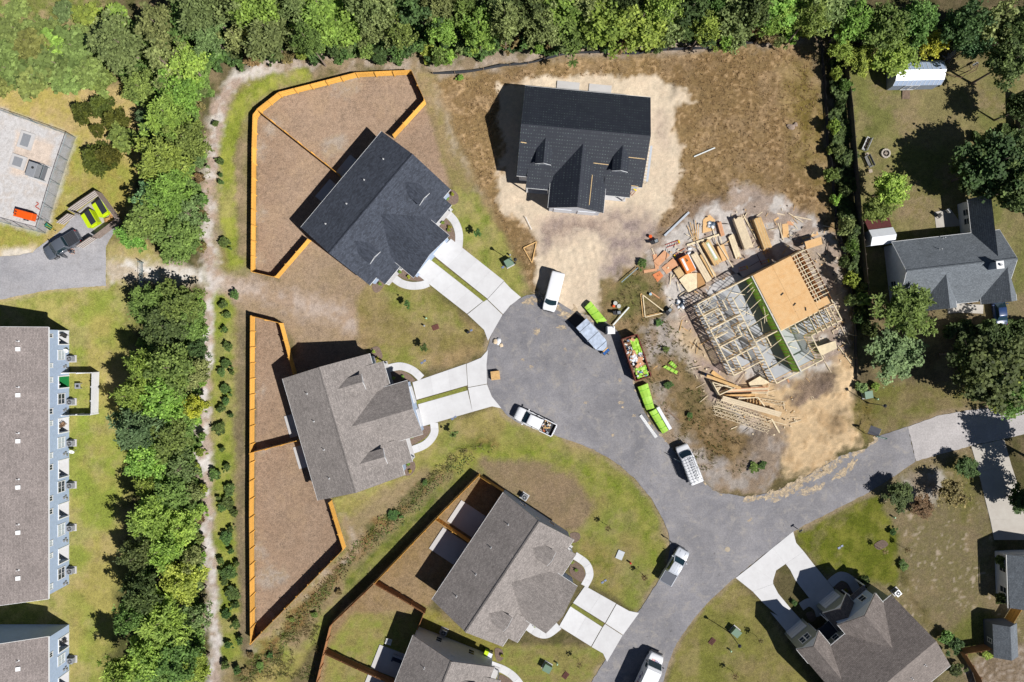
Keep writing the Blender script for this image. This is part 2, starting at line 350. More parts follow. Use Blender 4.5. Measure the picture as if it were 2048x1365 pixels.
paint(pmask([(1400, 830), (1480, 850), (1500, 900), (1450, 930), (1400, 890), (1370, 830)], 0.8, 1.2, True), (136, 112, 74), (152, 128, 92), 4)
# east of the site: wooded fence line and neighbour's yard
paint(pmask([(1625, 60), (1690, 50), (1720, 300), (1730, 560), (1740, 700), (1715, 820), (1705, 640), (1680, 460), (1655, 300)], 0.7, 1), (140, 124, 102), (98, 90, 58), 4)
paint(lmask([(1660, 120), (1668, 220), (1675, 330), (1688, 460), (1700, 600), (1708, 700)], 1.2, 0.6, 1.3), (176, 160, 142), (110, 98, 70), 4)
paint(pmask([(1690, 120), (2100, 120), (2100, 640), (1740, 660), (1720, 520), (1700, 300)], 0.8, 0.8), (148, 138, 92), (130, 130, 74), 3, 'l')
for q in ([(1740, 170), (1770, 165), (1790, 200), (1760, 210)], [(1790, 230), (1830, 220), (1840, 260), (1800, 270)], [(1810, 380), (1860, 400), (1850, 440), (1800, 440)], [(1940, 170), (2020, 200), (2040, 250), (1960, 210)], [(1880, 340), (1930, 340), (1900, 390)]):
    paint(0.75*pmask(q, 1.2, 1.6, True), (172, 152, 118), (140, 126, 84), 4, 'f')
paint(pmask([(1715, 590), (2100, 590), (2100, 800), (1960, 815), (1820, 850), (1745, 880), (1710, 860), (1712, 700)], 0.8, 1), (128, 114, 84), (142, 130, 92), 3)
paint(pmask([(1740, 770), (1960, 770), (1950, 810), (1820, 852), (1745, 878), (1720, 830)], 0.8, 1.1), (144, 132, 84), (126, 124, 64), 3)
paint(0.8*pmask([(1700, 810), (1740, 800), (1745, 860), (1720, 870)], 0.8, 1.2, True), (132, 118, 56), (110, 104, 46), 4)
paint(pmask([(2010, 600), (2100, 560), (2100, 700), (2010, 700)], 1, 1), (164, 146, 112), (140, 128, 92), 3)
# south east: lawns
paint(pmask([(1330, 1400), (1350, 1300), (1400, 1222), (1470, 1157), (1530, 1215), (1600, 1330), (1640, 1400)], 0.4, 0.3), (154, 144, 84), (138, 138, 66), 3, 'l')
paint(pmask([(1590, 1062), (1750, 977), (1835, 925), (1940, 898), (1975, 1010), (1985, 1080), (2000, 1200), (2100, 1250), (2100, 1400), (1900, 1400), (1780, 1190), (1690, 1200), (1620, 1120)], 0.4, 0.4), (154, 140, 104), (138, 128, 86), 3, 'f', (186, 170, 148), 0.66)
paint(pmask([(1588, 1068), (1700, 1005), (1755, 990), (1790, 1050), (1805, 1130), (1790, 1175), (1740, 1165), (1690, 1150), (1640, 1140), (1600, 1095)], 0.5, 0.7), (118, 126, 40), (136, 136, 56), 3)
paint(pmask([(1800, 960), (1850, 940), (1890, 950), (1870, 1000), (1820, 1010)], 0.7, 1.3, True), (206, 198, 186), (168, 154, 132), 4)
paint(0.8*pmask([(1890, 930), (1935, 920), (1955, 1010), (1920, 1040)], 1, 1, True), (128, 128, 58), (144, 130, 88), 3)
paint(pmask([(1920, 1280), (2100, 1290), (2100, 1400), (1940, 1400)], 0.5, 0.6), (158, 138, 112), (176, 158, 138), 4, 'f', (196, 182, 166), 0.6)
paint(pmask([(1900, 1260), (1960, 1200), (2010, 1250), (1990, 1300), (1930, 1330)], 0.8, 0.8), (128, 130, 66), (146, 134, 86), 3)
paint(lmask([(1800, 1120), (1820, 1180), (1845, 1230), (1880, 1290)], 0.8, 0.6, 1), (110, 104, 52), (140, 126, 84), 3)
RDW = [(1003, 634), (984, 668), (973, 705), (972, 745), (980, 785), (1000, 816), (1030, 842), (1070, 858), (1115, 873), (1180, 897), (1240, 932), (1290, 982), (1322, 1032), (1338, 1075), (1337, 1115), (1318, 1160), (1275, 1226), (1213, 1318), (1160, 1400)]
for q in (RDW, [(1318, 1400), (1345, 1305), (1400, 1222), (1470, 1156), (1530, 1108), (1590, 1062), (1660, 1025), (1750, 977), (1831, 923), (1942, 892)], [(-20, 600), (50, 590), (100, 580), (150, 576), (212, 572)], [(1815, 854), (1880, 831), (1985, 815)]):
    paint(0.75*lmask(q, 0.9, 0.35, 0.5), (190, 170, 142), (166, 148, 112), 4)
paint(0.9*lmask([(-20, 512), (40, 508), (70, 498)], 1.6, 0.5, 0.8), (222, 212, 198), (190, 172, 140), 4)
paint(0.9*lmask([(506, 1296), (560, 1240), (640, 1160), (706, 1092), (690, 1040)], 1.5, 0.6, 1.2), (196, 180, 162), (160, 140, 112), 5)
# gravel yard on the left
paint(pmask([(-40, 205), (30, 228), (152, 275), (120, 370), (92, 466), (-40, 440)], 0.5, 0.5), (202, 199, 198), (182, 178, 176), 4, 'f')
paint(pmask([(36, 262), (108, 288), (98, 330), (104, 340), (96, 372), (20, 345)], 0.4, 0.5), (206, 190, 176), (194, 180, 168), 3)
STR = sat((fbm(XF, YF, 3.2, 31, 5, 0.7)-0.5)*6)*sat((0.42-RGB.max(1))*8)*0.3
RGB[:] = RGB*(1-STR[:, None])+lc((182, 156, 126))*STR[:, None]
RGB *= (1+(N2-0.5)*0.5+(N3-0.5)*0.22)[:, None]
far_ = sat(np.maximum(np.abs(XF)-79, np.abs(YF)-53.5)/3)[:, None]
RGB[:] = RGB*(1-far_)+lc((122, 120, 74))*far_
# relief: heaps and tracks
def heap(px, py, r, h, sq=1.0, ang=0):
    x, y = G2(px, py); c, s = math.cos(ang), math.sin(ang)
    dx, dy = WX-x, WY-y
    d = np.sqrt((dx*c+dy*s)**2+((-dx*s+dy*c)*sq)**2)/r
    ZED[:] += h*np.where(d < 1, (np.cos(np.clip(d, 0, 1)*PI)+1)/2, 0)
for a in ((1690, 860, 4.5, 0.9), (1665, 770, 3.5, 0.7), (1605, 775, 3.5, 0.6), (1520, 900, 4, 0.7), (1450, 960, 4, 0.4), (1560, 940, 3, 0.4), (1540, 400, 4, 0.4), (1620, 430, 3.5, 0.5), (1255, 156, 5, 0.35), (1360, 200, 3, 0.5), (1060, 158, 4, 0.3), (1012, 390, 2.5, 0.3), (1340, 640, 3, 0.3), (950, 890, 3, 0.25), (1675, 600, 3, 0.5), (1845, 960, 3, 0.2), (1470, 380, 3, 0.3)): heap(*a)
rough_site = np.maximum.reduce([pmask([(1290, 500), (1375, 440), (1470, 360), (1620, 400), (1690, 540), (1712, 740), (1720, 880), (1575, 965), (1400, 960), (1335, 880), (1270, 770), (1240, 660), (1200, 620)], 1.5, 1), 0.8*pmask([(862, 158), (1140, 118), (1600, 85), (1652, 300), (1668, 440), (1500, 390), (1370, 440), (1300, 500), (1075, 600), (940, 330)], 1.5, 1)])
road_keep = np.maximum.reduce([pmask([(1040, 590), (1220, 640), (1290, 830), (1400, 965), (1500, 1000), (1760, 880), (1840, 930), (1400, 1250), (1180, 1400), (1330, 1100), (1200, 900), (1000, 830), (965, 700)], 1.0, 0), 1-pmask([(60, -20), (2030, -20), (2030, 1385), (60, 1385)], 2, 0)])
ZED += rough_site*((N2-0.5)*0.3+(N3-0.5)*0.12)
ZED += 0.5*pmask([(1095, 440), (1215, 470), (1190, 600), (1090, 590)], 2, 1)*(np.abs(vnoise(XF*1.0+YF*0.25, YF*0.08, 0.5, 77)-0.5))*0.6
ZED += 0.8*pmask([(1540, 860), (1700, 800), (1720, 880), (1580, 950)], 2, 1)*(np.abs(vnoise(XF*0.45+YF*1.0, XF*0.06, 0.55, 78)-0.5))*1.0
ZED += (N2-0.5)*0.05+(N3-0.5)*0.03
for fr in ([(1385, 605), (1615, 492), (1690, 640), (1560, 775), (1470, 757)], [(1000, 165), (1310, 190), (1290, 400), (1210, 430), (1030, 380)]):
    k = pmask(fr, 2.5, 0); ZED *= (1-k)
ZED *= (1-road_keep)
ZED = np.clip(ZED, -0.25, 2) - 0.02*(1-road_keep) - 0.03*road_keep
me = bpy.data.meshes.new('ground'); ny, nx = GX.shape
co = np.stack([XF, YF, ZED], 1).astype(np.float32)
ii = np.arange(nx*ny).reshape(ny, nx)
fq = np.stack([ii[:-1, :-1], ii[:-1, 1:], ii[1:, 1:], ii[1:, :-1]], -1).reshape(-1, 4)
me.vertices.add(len(co)); me.vertices.foreach_set('co', co.ravel())
me.loops.add(fq.size); me.loops.foreach_set('vertex_index', fq.ravel().astype(np.int32))
me.polygons.add(len(fq)); me.polygons.foreach_set('loop_start', np.arange(0, fq.size, 4, dtype=np.int32))
me.update(calc_edges=True)
ca = me.color_attributes.new('soil', 'FLOAT_COLOR', 'POINT')
ca.data.foreach_set('color', np.concatenate([RGB, np.ones((len(RGB), 1))], 1).astype(np.float32).ravel())
me.polygons.foreach_set('use_smooth', [True]*len(fq))
gm = bpy.data.materials.new('ground_mix'); n, l, p = nodes(gm)
at = n.new('ShaderNodeAttribute'); at.attribute_name = 'soil'
pos = n.new('ShaderNodeNewGeometry').outputs['Position']
f1 = ramp(n, l, noise(n, l, pos, 2.2, 7, 0.85), 0.36, 0.64, 0.74, 1.26)
f2 = ramp(n, l, noise(n, l, pos, 9, 3, 0.7), 0.36, 0.64, 0.62, 1.38)
bwn = n.new('ShaderNodeRGBToBW'); l.new(at.outputs['Color'], bwn.inputs[0]); cf = ramp(n, l, bwn.outputs[0], 0.16, 0.42, 1.0, 0.35)
c = mixc(n, l, cf, at.outputs['Color'], mixc(n, l, 1.0, at.outputs['Color'], f1, 'MULTIPLY')); c = mixc(n, l, cf, c, mixc(n, l, 1.0, c, f2, 'MULTIPLY'))
sp = ramp(n, l, noise(n, l, pos, 5.0, 5, 0.8), 0.60, 0.70)
hs = n.new('ShaderNodeHueSaturation'); hs.inputs['Saturation'].default_value = 0.72; hs.inputs['Value'].default_value = 1.28
l.new(at.outputs['Color'], hs.inputs['Color']); c = mixc(n, l, ramp(n, l, noise(n, l, pos, 5.0, 5, 0.8), 0.56, 0.70, 0, 0.55), c, hs.outputs[0])
l.new(c, p.inputs['Base Color']); p.inputs['Roughness'].default_value = 0.95; p.inputs['Specular IOR Level'].default_value = 0.1; p.inputs['Diffuse Roughness'].default_value = 0.8
bumpn(n, l, p, noise(n, l, pos, 6.0, 6, 0.8), 0.55, 0.12)
me.materials.append(gm)
go = bpy.data.objects.new('ground', me); COL.objects.link(go); go['kind'] = 'structure'

# ------------------------------------------------------------ roads
def road_mat(name, c1, c2, crack=0.5, dust=None):
    m = bpy.data.materials.new(name); n, l, p = nodes(m)
    pos = n.new('ShaderNodeNewGeometry').outputs['Position']
    a = ramp(n, l, noise(n, l, pos, 0.25, 8, 0.75, 0.8), 0.4, 0.6)
    c = mixc(n, l, a, A(*c1), A(*c2)); c = mixc(n, l, 1.0, c, ramp(n, l, noise(n, l, pos, 0.07, 4, 0.6, 1.0), 0.4, 0.6, 0.9, 1.1), 'MULTIPLY')
    st = n.new('ShaderNodeMapping'); st.inputs['Rotation'].default_value = (0, 0, 0.7); st.inputs['Scale'].default_value = (0.25, 3.0, 1)
    l.new(pos, st.inputs['Vector'])
    c = mixc(n, l, 1.0, c, ramp(n, l, noise(n, l, st.outputs[0], 0.8, 5, 0.7), 0.25, 0.75, 0.93, 1.07), 'MULTIPLY')
    c = mixc(n, l, 1.0, c, ramp(n, l, noise(n, l, pos, 5, 5, 0.8), 0.4, 0.6, 0.86, 1.14), 'MULTIPLY')
    if dust:
        d = ramp(n, l, noise(n, l, pos, 0.6, 9, 0.8, 0.5), 0.52, 0.66, 0, 0.7)
        c = mixc(n, l, d, c, A(*dust))
        k = ramp(n, l, noise(n, l, pos, 1.1, 3, 0.5), 0.68, 0.74, 0, 0.5)
        c = mixc(n, l, k, c, A(70, 66, 66))
    l.new(c, p.inputs['Base Color']); p.inputs['Roughness'].default_value = 0.85
    bumpn(n, l, p, noise(n, l, pos, 30, 3), 0.25, 0.02)
    return m
ASPH = road_mat('asphalt', (124, 122, 126), (142, 139, 141), dust=(168, 160, 150))
ASPH_OLD = road_mat('asphalt_old', (184, 178, 176), (174, 168, 166))
ASPH_LANE = road_mat('asphalt_lane', (172, 169, 171), (160, 158, 161), dust=(146, 142, 142))
def sheet(name, px, z, mat, kind='structure', sm=False, thick=0.06, jitter=0):
    pp = smooth_poly(px, True, 6) if sm else px
    if jitter:
        q = []
        for i, a in enumerate(pp):
            b = pp[(i+1) % len(pp)]; L = math.dist(a, b); k = max(1, int(L/6))
            for j in range(k):
                t = j/k; q.append((a[0]+(b[0]-a[0])*t+rnd.gauss(0, jitter), a[1]+(b[1]-a[1])*t+rnd.gauss(0, jitter)))
        pp = q
    mb = MB().prism([G2(*p) for p in pp], z-thick, z)
    return mb.build(name, mat, kind=kind)
road_w = smooth_poly([(1145, 622), (1100, 596), (1060, 590), (1030, 604), (1003, 634), (984, 668), (973, 705), (972, 745), (980, 785), (1000, 816), (1030, 842), (1070, 858), (1115, 873), (1180, 897), (1240, 932), (1290, 982), (1322, 1032), (1338, 1075), (1337, 1115), (1318, 1160), (1275, 1226), (1213, 1318), (1160, 1400)], False, 5)
road_e = smooth_poly([(1318, 1400), (1345, 1305), (1400, 1222), (1470, 1156), (1530, 1108), (1590, 1062), (1660, 1025), (1750, 977), (1831, 923)], False, 5)
road_n = smooth_poly([(1815, 854), (1760, 872), (1700, 900), (1640, 937), (1570, 975), (1500, 993), (1450, 985), (1400, 960), (1345, 898), (1310, 858), (1285, 815), (1268, 765), (1250, 705), (1236, 665), (1205, 640)], False, 5)
sheet('road', road_w+road_e+road_n, 0.03, ASPH, jitter=0.5)
sheet('road', [(1831.5, 922.5), (1880, 909), (1942, 892), (2008, 878), (2060, 866), (2200, 850), (2200, 780), (2060, 800), (1985, 815), (1930, 822), (1880, 831), (1815.5, 853.5)], 0.026, ASPH_OLD, jitter=0.4)
sheet('lane', [(-120, 515), (0, 514), (40, 511), (66, 505), (95, 482), (130, 455), (150, 428), (205, 388), (243, 440), (212, 492), (212, 572), (150, 576), (100, 580), (50, 590), (0, 600), (-120, 620)], 0.03, ASPH_LANE, jitter=0.4)
SAND = bpy.data.materials.new('spilled_sand'); n, l, p = nodes(SAND)
pos = n.new('ShaderNodeNewGeometry').outputs['Position']
l.new(mixc(n, l, ramp(n, l, noise(n, l, pos, 3, 5), 0.3, 0.7), A(206, 186, 158), A(222, 198, 162)), p.inputs['Base Color']); p.inputs['Roughness'].default_value = 0.95
l.new(ramp(n, l, noise(n, l, pos, 1.6, 9, 0.8, 0.3), 0.42, 0.6, 0.0, 0.95), p.inputs['Alpha'])
def blob(px, py, rx, ry, ang=0, n=26, j=0.28):
    out = []
    for i in range(n):
        t = 2*PI*i/n; k = 1+rnd.gauss(0, j); x, y = rx*k*math.cos(t), ry*k*math.sin(t)
        out.append((px+x*math.cos(ang)-y*math.sin(ang), py+x*math.sin(ang)+y*math.cos(ang)))
    return out
for a in ((1073, 664, 7, 6), (1242, 805, 6, 3), (1268, 832, 4, 3), (1245, 815, 3, 2), (1172, 805, 5, 2.5, -0.3), (1045, 720, 4, 2.5), (1063, 735, 3, 4), (1130, 700, 3, 4), (1102, 625, 4, 2), (1572, 985, 16, 9, -0.4), (1600, 965, 15, 7, -0.5), (1640, 950, 18, 5, -0.5), (1660, 925, 14, 5, -0.5), (1550, 1000, 8, 4), (1225, 870, 3, 3), (1500, 1040, 5, 2, -0.6), (1125, 655, 10, 5), (1240, 760, 3, 3)):
    sheet('sand_spill', blob(*a), 0.036+rnd.random()*0.006, SAND, thick=0.012)
def fringe(pts, r, step, off):
    """overlapping ragged sand patches along the pavement edge"""
    a = smooth_poly(pts, False, 6); acc = 0
    for (x0, y0), (x1, y1) in zip(a[:-1], a[1:]):
        acc += math.hypot(x1-x0, y1-y0)
        if acc > step:
            acc = 0; k = rnd.uniform(0.5, 1.2)*r
            sheet('sand_spill', blob(x0+rnd.gauss(0, 2)+off[0]*rnd.random(), y0+rnd.gauss(0, 2)+off[1]*rnd.random(), k*1.5, k*0.7, math.atan2(y1-y0, x1-x0)+rnd.gauss(0, 0.3), 18), 0.034+rnd.random()*0.014, SAND, thick=0.01)
fringe([(1745, 878), (1700, 902), (1640, 939), (1590, 964), (1530, 988), (1490, 994)], 9, 9, (0, 10))
fringe([(1700, 905), (1640, 945), (1590, 972)], 10, 14, (6, 26))
fringe([(1060, 592), (1100, 598), (1145, 622), (1205, 640)], 10, 8, (-4, 14))
fringe([(1236, 665), (1250, 705), (1268, 765), (1285, 815), (1310, 858), (1345, 898), (1400, 962), (1450, 988)], 3, 12, (0, 0))
MHOLE = M('manhole_iron', A(176, 162, 140), 0.7, 0.2, 6)
mh = MB().cyl((0, 0, 0), 0.38, 0.05, 24)
for k in range(6): mh.cyl((0.24*math.cos(k), 0.24*math.sin(k), 0.026), 0.03, 0.01, 8)
o = mh.build('manhole_cover', MHOLE); o.location = G(1455, 1099, 0.025); tag(o, 'round tan manhole cover set in the asphalt junction', 'manhole cover')

# ------------------------------------------------------------ concrete
def conc_mat(name, c1, c2):
    m = bpy.data.materials.new(name); n, l, p = nodes(m)
    pos = n.new('ShaderNodeNewGeometry').outputs['Position']
    oi = n.new('ShaderNodeObjectInfo')
    c = mixc(n, l, ramp(n, l, noise(n, l, pos, 0.6, 6, 0.7), 0.3, 0.7), A(*c1), A(*c2))
    c = mixc(n, l, 1.0, c, ramp(n, l, oi.outputs['Random'], 0, 1, 0.94, 1.03), 'MULTIPLY')
    c = mixc(n, l, 1.0, c, ramp(n, l, noise(n, l, pos, 20, 3), 0.2, 0.8, 0.94, 1.06), 'MULTIPLY')
    l.new(c, p.inputs['Base Color']); p.inputs['Roughness'].default_value = 0.9
    return m
CONC = conc_mat('concrete_new', (222, 221, 221), (208, 206, 206))
CONC_OLD = conc_mat('concrete_old', (196, 190, 180), (180, 172, 162))
CONC_MID = conc_mat('concrete_mid', (206, 203, 201), (194, 190, 188))
def clip_slabs(root, quads, mat, z=0.05, gap=0.012):
    for q in quads:
        c = sum((Vector(p) for p in q), Vector((0, 0)))/len(q)
        poly = []
        for p in q:
            d = Vector(p)-c; L = d.length
            poly.append(tuple(c+d*(1-gap/max(L, 0.2))))
        MB().prism(poly, z-0.1, z).build('slab', mat, root)
    bs = MB()
    for q in quads: bs.prism(q, z-0.1, z-0.018+0.001*(len(bs.v) % 7))
    bs.build('base', CONC_MID, root)
def lerp(a, b, t): return (a[0]+(b[0]-a[0])*t, a[1]+(b[1]-a[1])*t)
def lane_slabs(L0, L1, R0, R1, k):
    """slabs between left edge L0-L1 and right edge R0-R1, in ground px"""
    out = []
    for i in range(k):
        a, b = i/k, (i+1)/k
        out.append([G2(*lerp(L0, L1, a)), G2(*lerp(R0, R1, a)), G2(*lerp(R0, R1, b)), G2(*lerp(L0, L1, b))])
    return out
def struct_root(name): 
    o = empty(name); o['kind'] = 'structure'; return o
d1 = struct_root('driveway')
q = lane_slabs((868, 512), (975, 598), (902, 478), (1008, 562), 4)+lane_slabs((832, 548), (934, 628), (862, 519), (966, 603), 4)
q += [[G2(*p) for p in ((975, 599), (1008, 563), (1022, 578), (1042, 595), (1020, 612), (1006, 629))], [G2(*p) for p in ((935, 629), (966, 604), (974, 600), (1005, 630), (988, 660), (976, 682), (968, 660))]]
clip_slabs(d1, q, CONC)
d2 = struct_root('driveway')
q = lane_slabs((825, 765), (932, 728), (833, 800), (935, 771), 3)+lane_slabs((836, 809), (935, 781), (846, 853), (945, 824), 3)
q += [[G2(*p) for p in ((933, 728), (962, 716), (976, 700), (973, 730), (974, 768), (936, 775))], [G2(*p) for p in ((936, 776), (974, 769), (984, 794), (1003, 817), (984, 813), (945, 824))]]
clip_slabs(d2, q, CONC)
d3 = struct_root('driveway')
q = lane_slabs((1170, 1172), (1232, 1207), (1146, 1206), (1210, 1246), 2)+lane_slabs((1141, 1213), (1204, 1254), (1118, 1253), (1182, 1293), 2)
q += [[G2(*p) for p in ((1233, 1208), (1258, 1222), (1278, 1226), (1246, 1270), (1211, 1247))], [G2(*p) for p in ((1205, 1255), (1210, 1248), (1245, 1271), (1214, 1324), (1206, 1307), (1183, 1294))]]
clip_slabs(d3, q, CONC)
d5 = struct_root('driveway')
W = lambda *ps: [G2(*p) for p in ps]
q = [W((1471, 1156), (1503, 1131), (1546, 1161), (1546, 1168), (1505, 1183)), W((1503, 1131), (1545, 1096), (1571, 1128), (1552, 1141), (1546, 1161)), W((1545, 1096), (1586, 1063), (1592, 1086), (1607, 1103), (1571, 1128)), W((1571, 1128), (1607, 1103), (1628, 1130), (1590, 1160), (1580, 1140)), W((1505, 1183), (1546, 1168), (1556, 1187), (1580, 1216), (1556, 1232), (1528, 1208)), W((1628, 1130), (1657, 1165), (1618, 1196), (1590, 1160)), W((1618, 1196), (1657, 1165), (1672, 1184), (1640, 1210)), W((1556, 1232), (1580, 1216), (1603, 1241), (1574, 1265), (1540, 1224))]
clip_slabs(d5, q, CONC)
d6 = struct_root('driveway')
clip_slabs(d6, [W((1942, 893), (2008, 879), (2022, 930), (1957, 945)), W((1957, 945), (2022, 930), (2040, 985), (1970, 1000)), W((1970, 1000), (2040, 985), (2120, 1000), (2120, 1035), (1980, 1040)), W((1980, 1040), (2120, 1035), (2120, 1080), (1988, 1080))], CONC_OLD)
STRIPM = M('strip_grass', A(138, 140, 66), 0.95, 0.3, 3, bump=0.4, fine=18, world=True)
for q in ([(866, 514), (974, 599), (968, 604), (861, 520)], [(832, 802), (930, 774), (934, 778), (932, 782), (834, 809)], [(1146, 1207), (1208, 1247), (1204, 1253), (1141, 1213)]): sheet('grass_strip', q, 0.056, STRIPM, thick=0.1)
def walkway(px, wm, slabs, mat=CONC, z=0.046):
    root = struct_root('walkway'); c = smooth_poly(px, False, 12); pts = [Vector(G2(*p)) for p in c]
    L = []; R = []
    for i, p in enumerate(pts):
        d = (pts[min(i+1, len(pts)-1)]-pts[max(i-1, 0)]).normalized(); nrm = Vector((-d.y, d.x))
        L.append(p+nrm*wm/2); R.append(p-nrm*wm/2)
    k = len(pts)-1; cuts = [round(i*k/slabs) for i in range(slabs+1)]
    clip_slabs(root, [[tuple(v) for v in L[a:b+1]]+[tuple(v) for v in R[a:b+1]][::-1] for a, b in zip(cuts[:-1], cuts[1:])], mat, z, 0.012)
walkway([(891, 424), (909, 443), (918, 468), (917, 497)], 1.15, 5)
walkway([(787, 556), (803, 567), (822, 572), (843, 571), (857, 566)], 1.15, 5)
walkway([(771, 739), (800, 733), (825, 741), (843, 757)], 1.15, 5)
walkway([(868, 846), (868, 868), (851, 889), (820, 902)], 1.15, 5)
walkway([(1149, 1111), (1172, 1128), (1179, 1150), (1169, 1172)], 1.15, 5)
walkway([(1055, 1253), (1077, 1267), (1096, 1268), (1118, 1252)], 1.15, 5)
walkway([(982, 1330), (1008, 1340), (1028, 1354), (1045, 1376)], 1.15, 4)
walkway([(1660, 1168), (1680, 1153), (1700, 1160), (1712, 1180), (1722, 1198)], 1.3, 5)
walkway([(1602, 1214), (1618, 1205), (1634, 1215), (1640, 1232)], 1.2, 4)
walkway([(1895, 619), (1920, 617), (1966, 619)], 1.3, 4, CONC_OLD)
MULCH = M('mulch', A(138, 118, 104), 0.95, 0.3, 5, bump=0.5, fine=22, world=True)
for q in ([(890, 437), (903, 452), (910, 470), (909, 488), (893, 470), (880, 452)], [(793, 546), (806, 557), (822, 561), (846, 562), (832, 548), (812, 535)], [(893, 384), (905, 380), (916, 390), (916, 404), (905, 410), (890, 400)], [(752, 560), (770, 558), (764, 578), (752, 586), (744, 575)],
          [(773, 749), (800, 742), (818, 749), (830, 762), (812, 766), (780, 778)], [(822, 861), (858, 852), (859, 866), (846, 879), (820, 890)], [(741, 700), (757, 694), (765, 715), (750, 722)], [(812, 935), (826, 922), (831, 936), (822, 950), (808, 950)],
          [(1145, 1122), (1164, 1134), (1170, 1151), (1162, 1164), (1140, 1146)], [(1060, 1247), (1080, 1256), (1096, 1259), (1085, 1243), (1066, 1238)], [(1140, 1068), (1157, 1066), (1160, 1078), (1146, 1086)], [(990, 1298), (1004, 1300), (1006, 1318), (994, 1322)], [(1000, 1350), (1020, 1358), (1030, 1372), (1000, 1372)],
          [(1668, 1172), (1684, 1164), (1702, 1176), (1712, 1196), (1695, 1205)], [(1612, 1228), (1624, 1224), (1632, 1236), (1622, 1244)], [(1765, 1080), (1776, 1090), (1758, 1100), (1748, 1090)]):
    sheet('mulch_bed', q, 0.035, MULCH, sm=True, thick=0.1)
# ------------------------------------------------------------ building materials
def shingle(name, col, rows='x', var=0.22, sc=1.0):
    key = name+rows
    if key in MATS: return MATS[key]
    m = bpy.data.materials.new(key); n, l, p = nodes(m)
    co = n.new('ShaderNodeTexCoord').outputs['Object']
    mp = n.new('ShaderNodeMapping'); l.new(co, mp.inputs['Vector'])
    if rows == 'y': mp.inputs['Rotation'].default_value = (0, 0, PI/2)
    b = n.new('ShaderNodeTexBrick'); l.new(mp.outputs[0], b.inputs['Vector'])
    b.inputs['Scale'].default_value = 1.0; b.inputs['Brick Width'].default_value = 0.42*sc; b.inputs['Row Height'].default_value = 0.15*sc
    b.inputs['Mortar Size'].default_value = 0.012; b.inputs['Bias'].default_value = 0.0; b.offset = 0.37
    b.inputs['Color1'].default_value = (*[x*(1-var) for x in col], 1); b.inputs['Color2'].default_value = (*[x*(1+var) for x in col], 1)
    b.inputs['Mortar'].default_value = (*[x*0.55 for x in col], 1)
    c = mixc(n, l, 1.0, b.outputs['Color'], ramp(n, l, noise(n, l, co, 3.2, 5, 0.75, 0.5), 0.3, 0.7, 0.8, 1.22), 'MULTIPLY')
    c = mixc(n, l, 1.0, c, ramp(n, l, noise(n, l, co, 0.35, 4, 0.6), 0.3, 0.7, 0.9, 1.1), 'MULTIPLY')
    c = mixc(n, l, 1.0, c, ramp(n, l, noise(n, l, co, 8, 2, 0.5), 0.3, 0.7, 0.76, 1.24), 'MULTIPLY')
    l.new(c, p.inputs['Base Color']); p.inputs['Roughness'].default_value = 0.88; p.inputs['Specular IOR Level'].default_value = 0.25; p.inputs['Diffuse Roughness'].default_value = 0.3
    bumpn(n, l, p, noise(n, l, co, 9, 3), 0.5, 0.04)
    MATS[key] = m
    return m
def felt(name, rows='x'):
    """black roofing underlay with rows of pale cap nails"""
    key = name+rows
    if key in MATS: return MATS[key]
    m = bpy.data.materials.new(key); n, l, p = nodes(m)
    co = n.new('ShaderNodeTexCoord').outputs['Object']
    mp = n.new('ShaderNodeMapping'); l.new(co, mp.inputs['Vector'])
    if rows == 'y': mp.inputs['Rotation'].default_value = (0, 0, PI/2)
    sx = n.new('ShaderNodeSeparateXYZ'); l.new(mp.outputs[0], sx.inputs[0])
    def mth(op, a, b=None):
        t = n.new('ShaderNodeMath'); t.operation = op
        for i, v in enumerate((a, b)):
            if v is None: continue
            if isinstance(v, (int, float)): t.inputs[i].default_value = v
            else: l.new(v, t.inputs[i])
        return t.outputs[0]
    fx = mth('ABSOLUTE', mth('SUBTRACT', mth('FRACT', mth('MULTIPLY', sx.outputs[0], 1/0.36)), 0.5))
    fy = mth('ABSOLUTE', mth('SUBTRACT', mth('FRACT', mth('MULTIPLY', sx.outputs[1], 1/0.42)), 0.5))
    dot = mth('MULTIPLY', mth('LESS_THAN', fx, 0.14), mth('LESS_THAN', fy, 0.10))
    br = ramp(n, l, noise(n, l, co, 1.6, 3), 0.42, 0.62)
    dot = mth('MULTIPLY', dot, br)
    lap = mth('LESS_THAN', mth('ABSOLUTE', mth('SUBTRACT', mth('FRACT', mth('MULTIPLY', sx.outputs[1], 1/0.84)), 0.5)), 0.03)
    base = mixc(n, l, ramp(n, l, noise(n, l, co, 0.8, 4), 0.3, 0.7), A(38, 42, 52), A(45, 49, 59))
    base = mixc(n, l, mth('MULTIPLY', lap, 0.5), base, A(28, 30, 36))
    c = mixc(n, l, mth('MULTIPLY', dot, 0.5), base, A(150, 168, 158))
    l.new(c, p.inputs['Base Color']); p.inputs['Roughness'].default_value = 0.6; p.inputs['Specular IOR Level'].default_value = 0.35
    MATS[key] = m
    return m
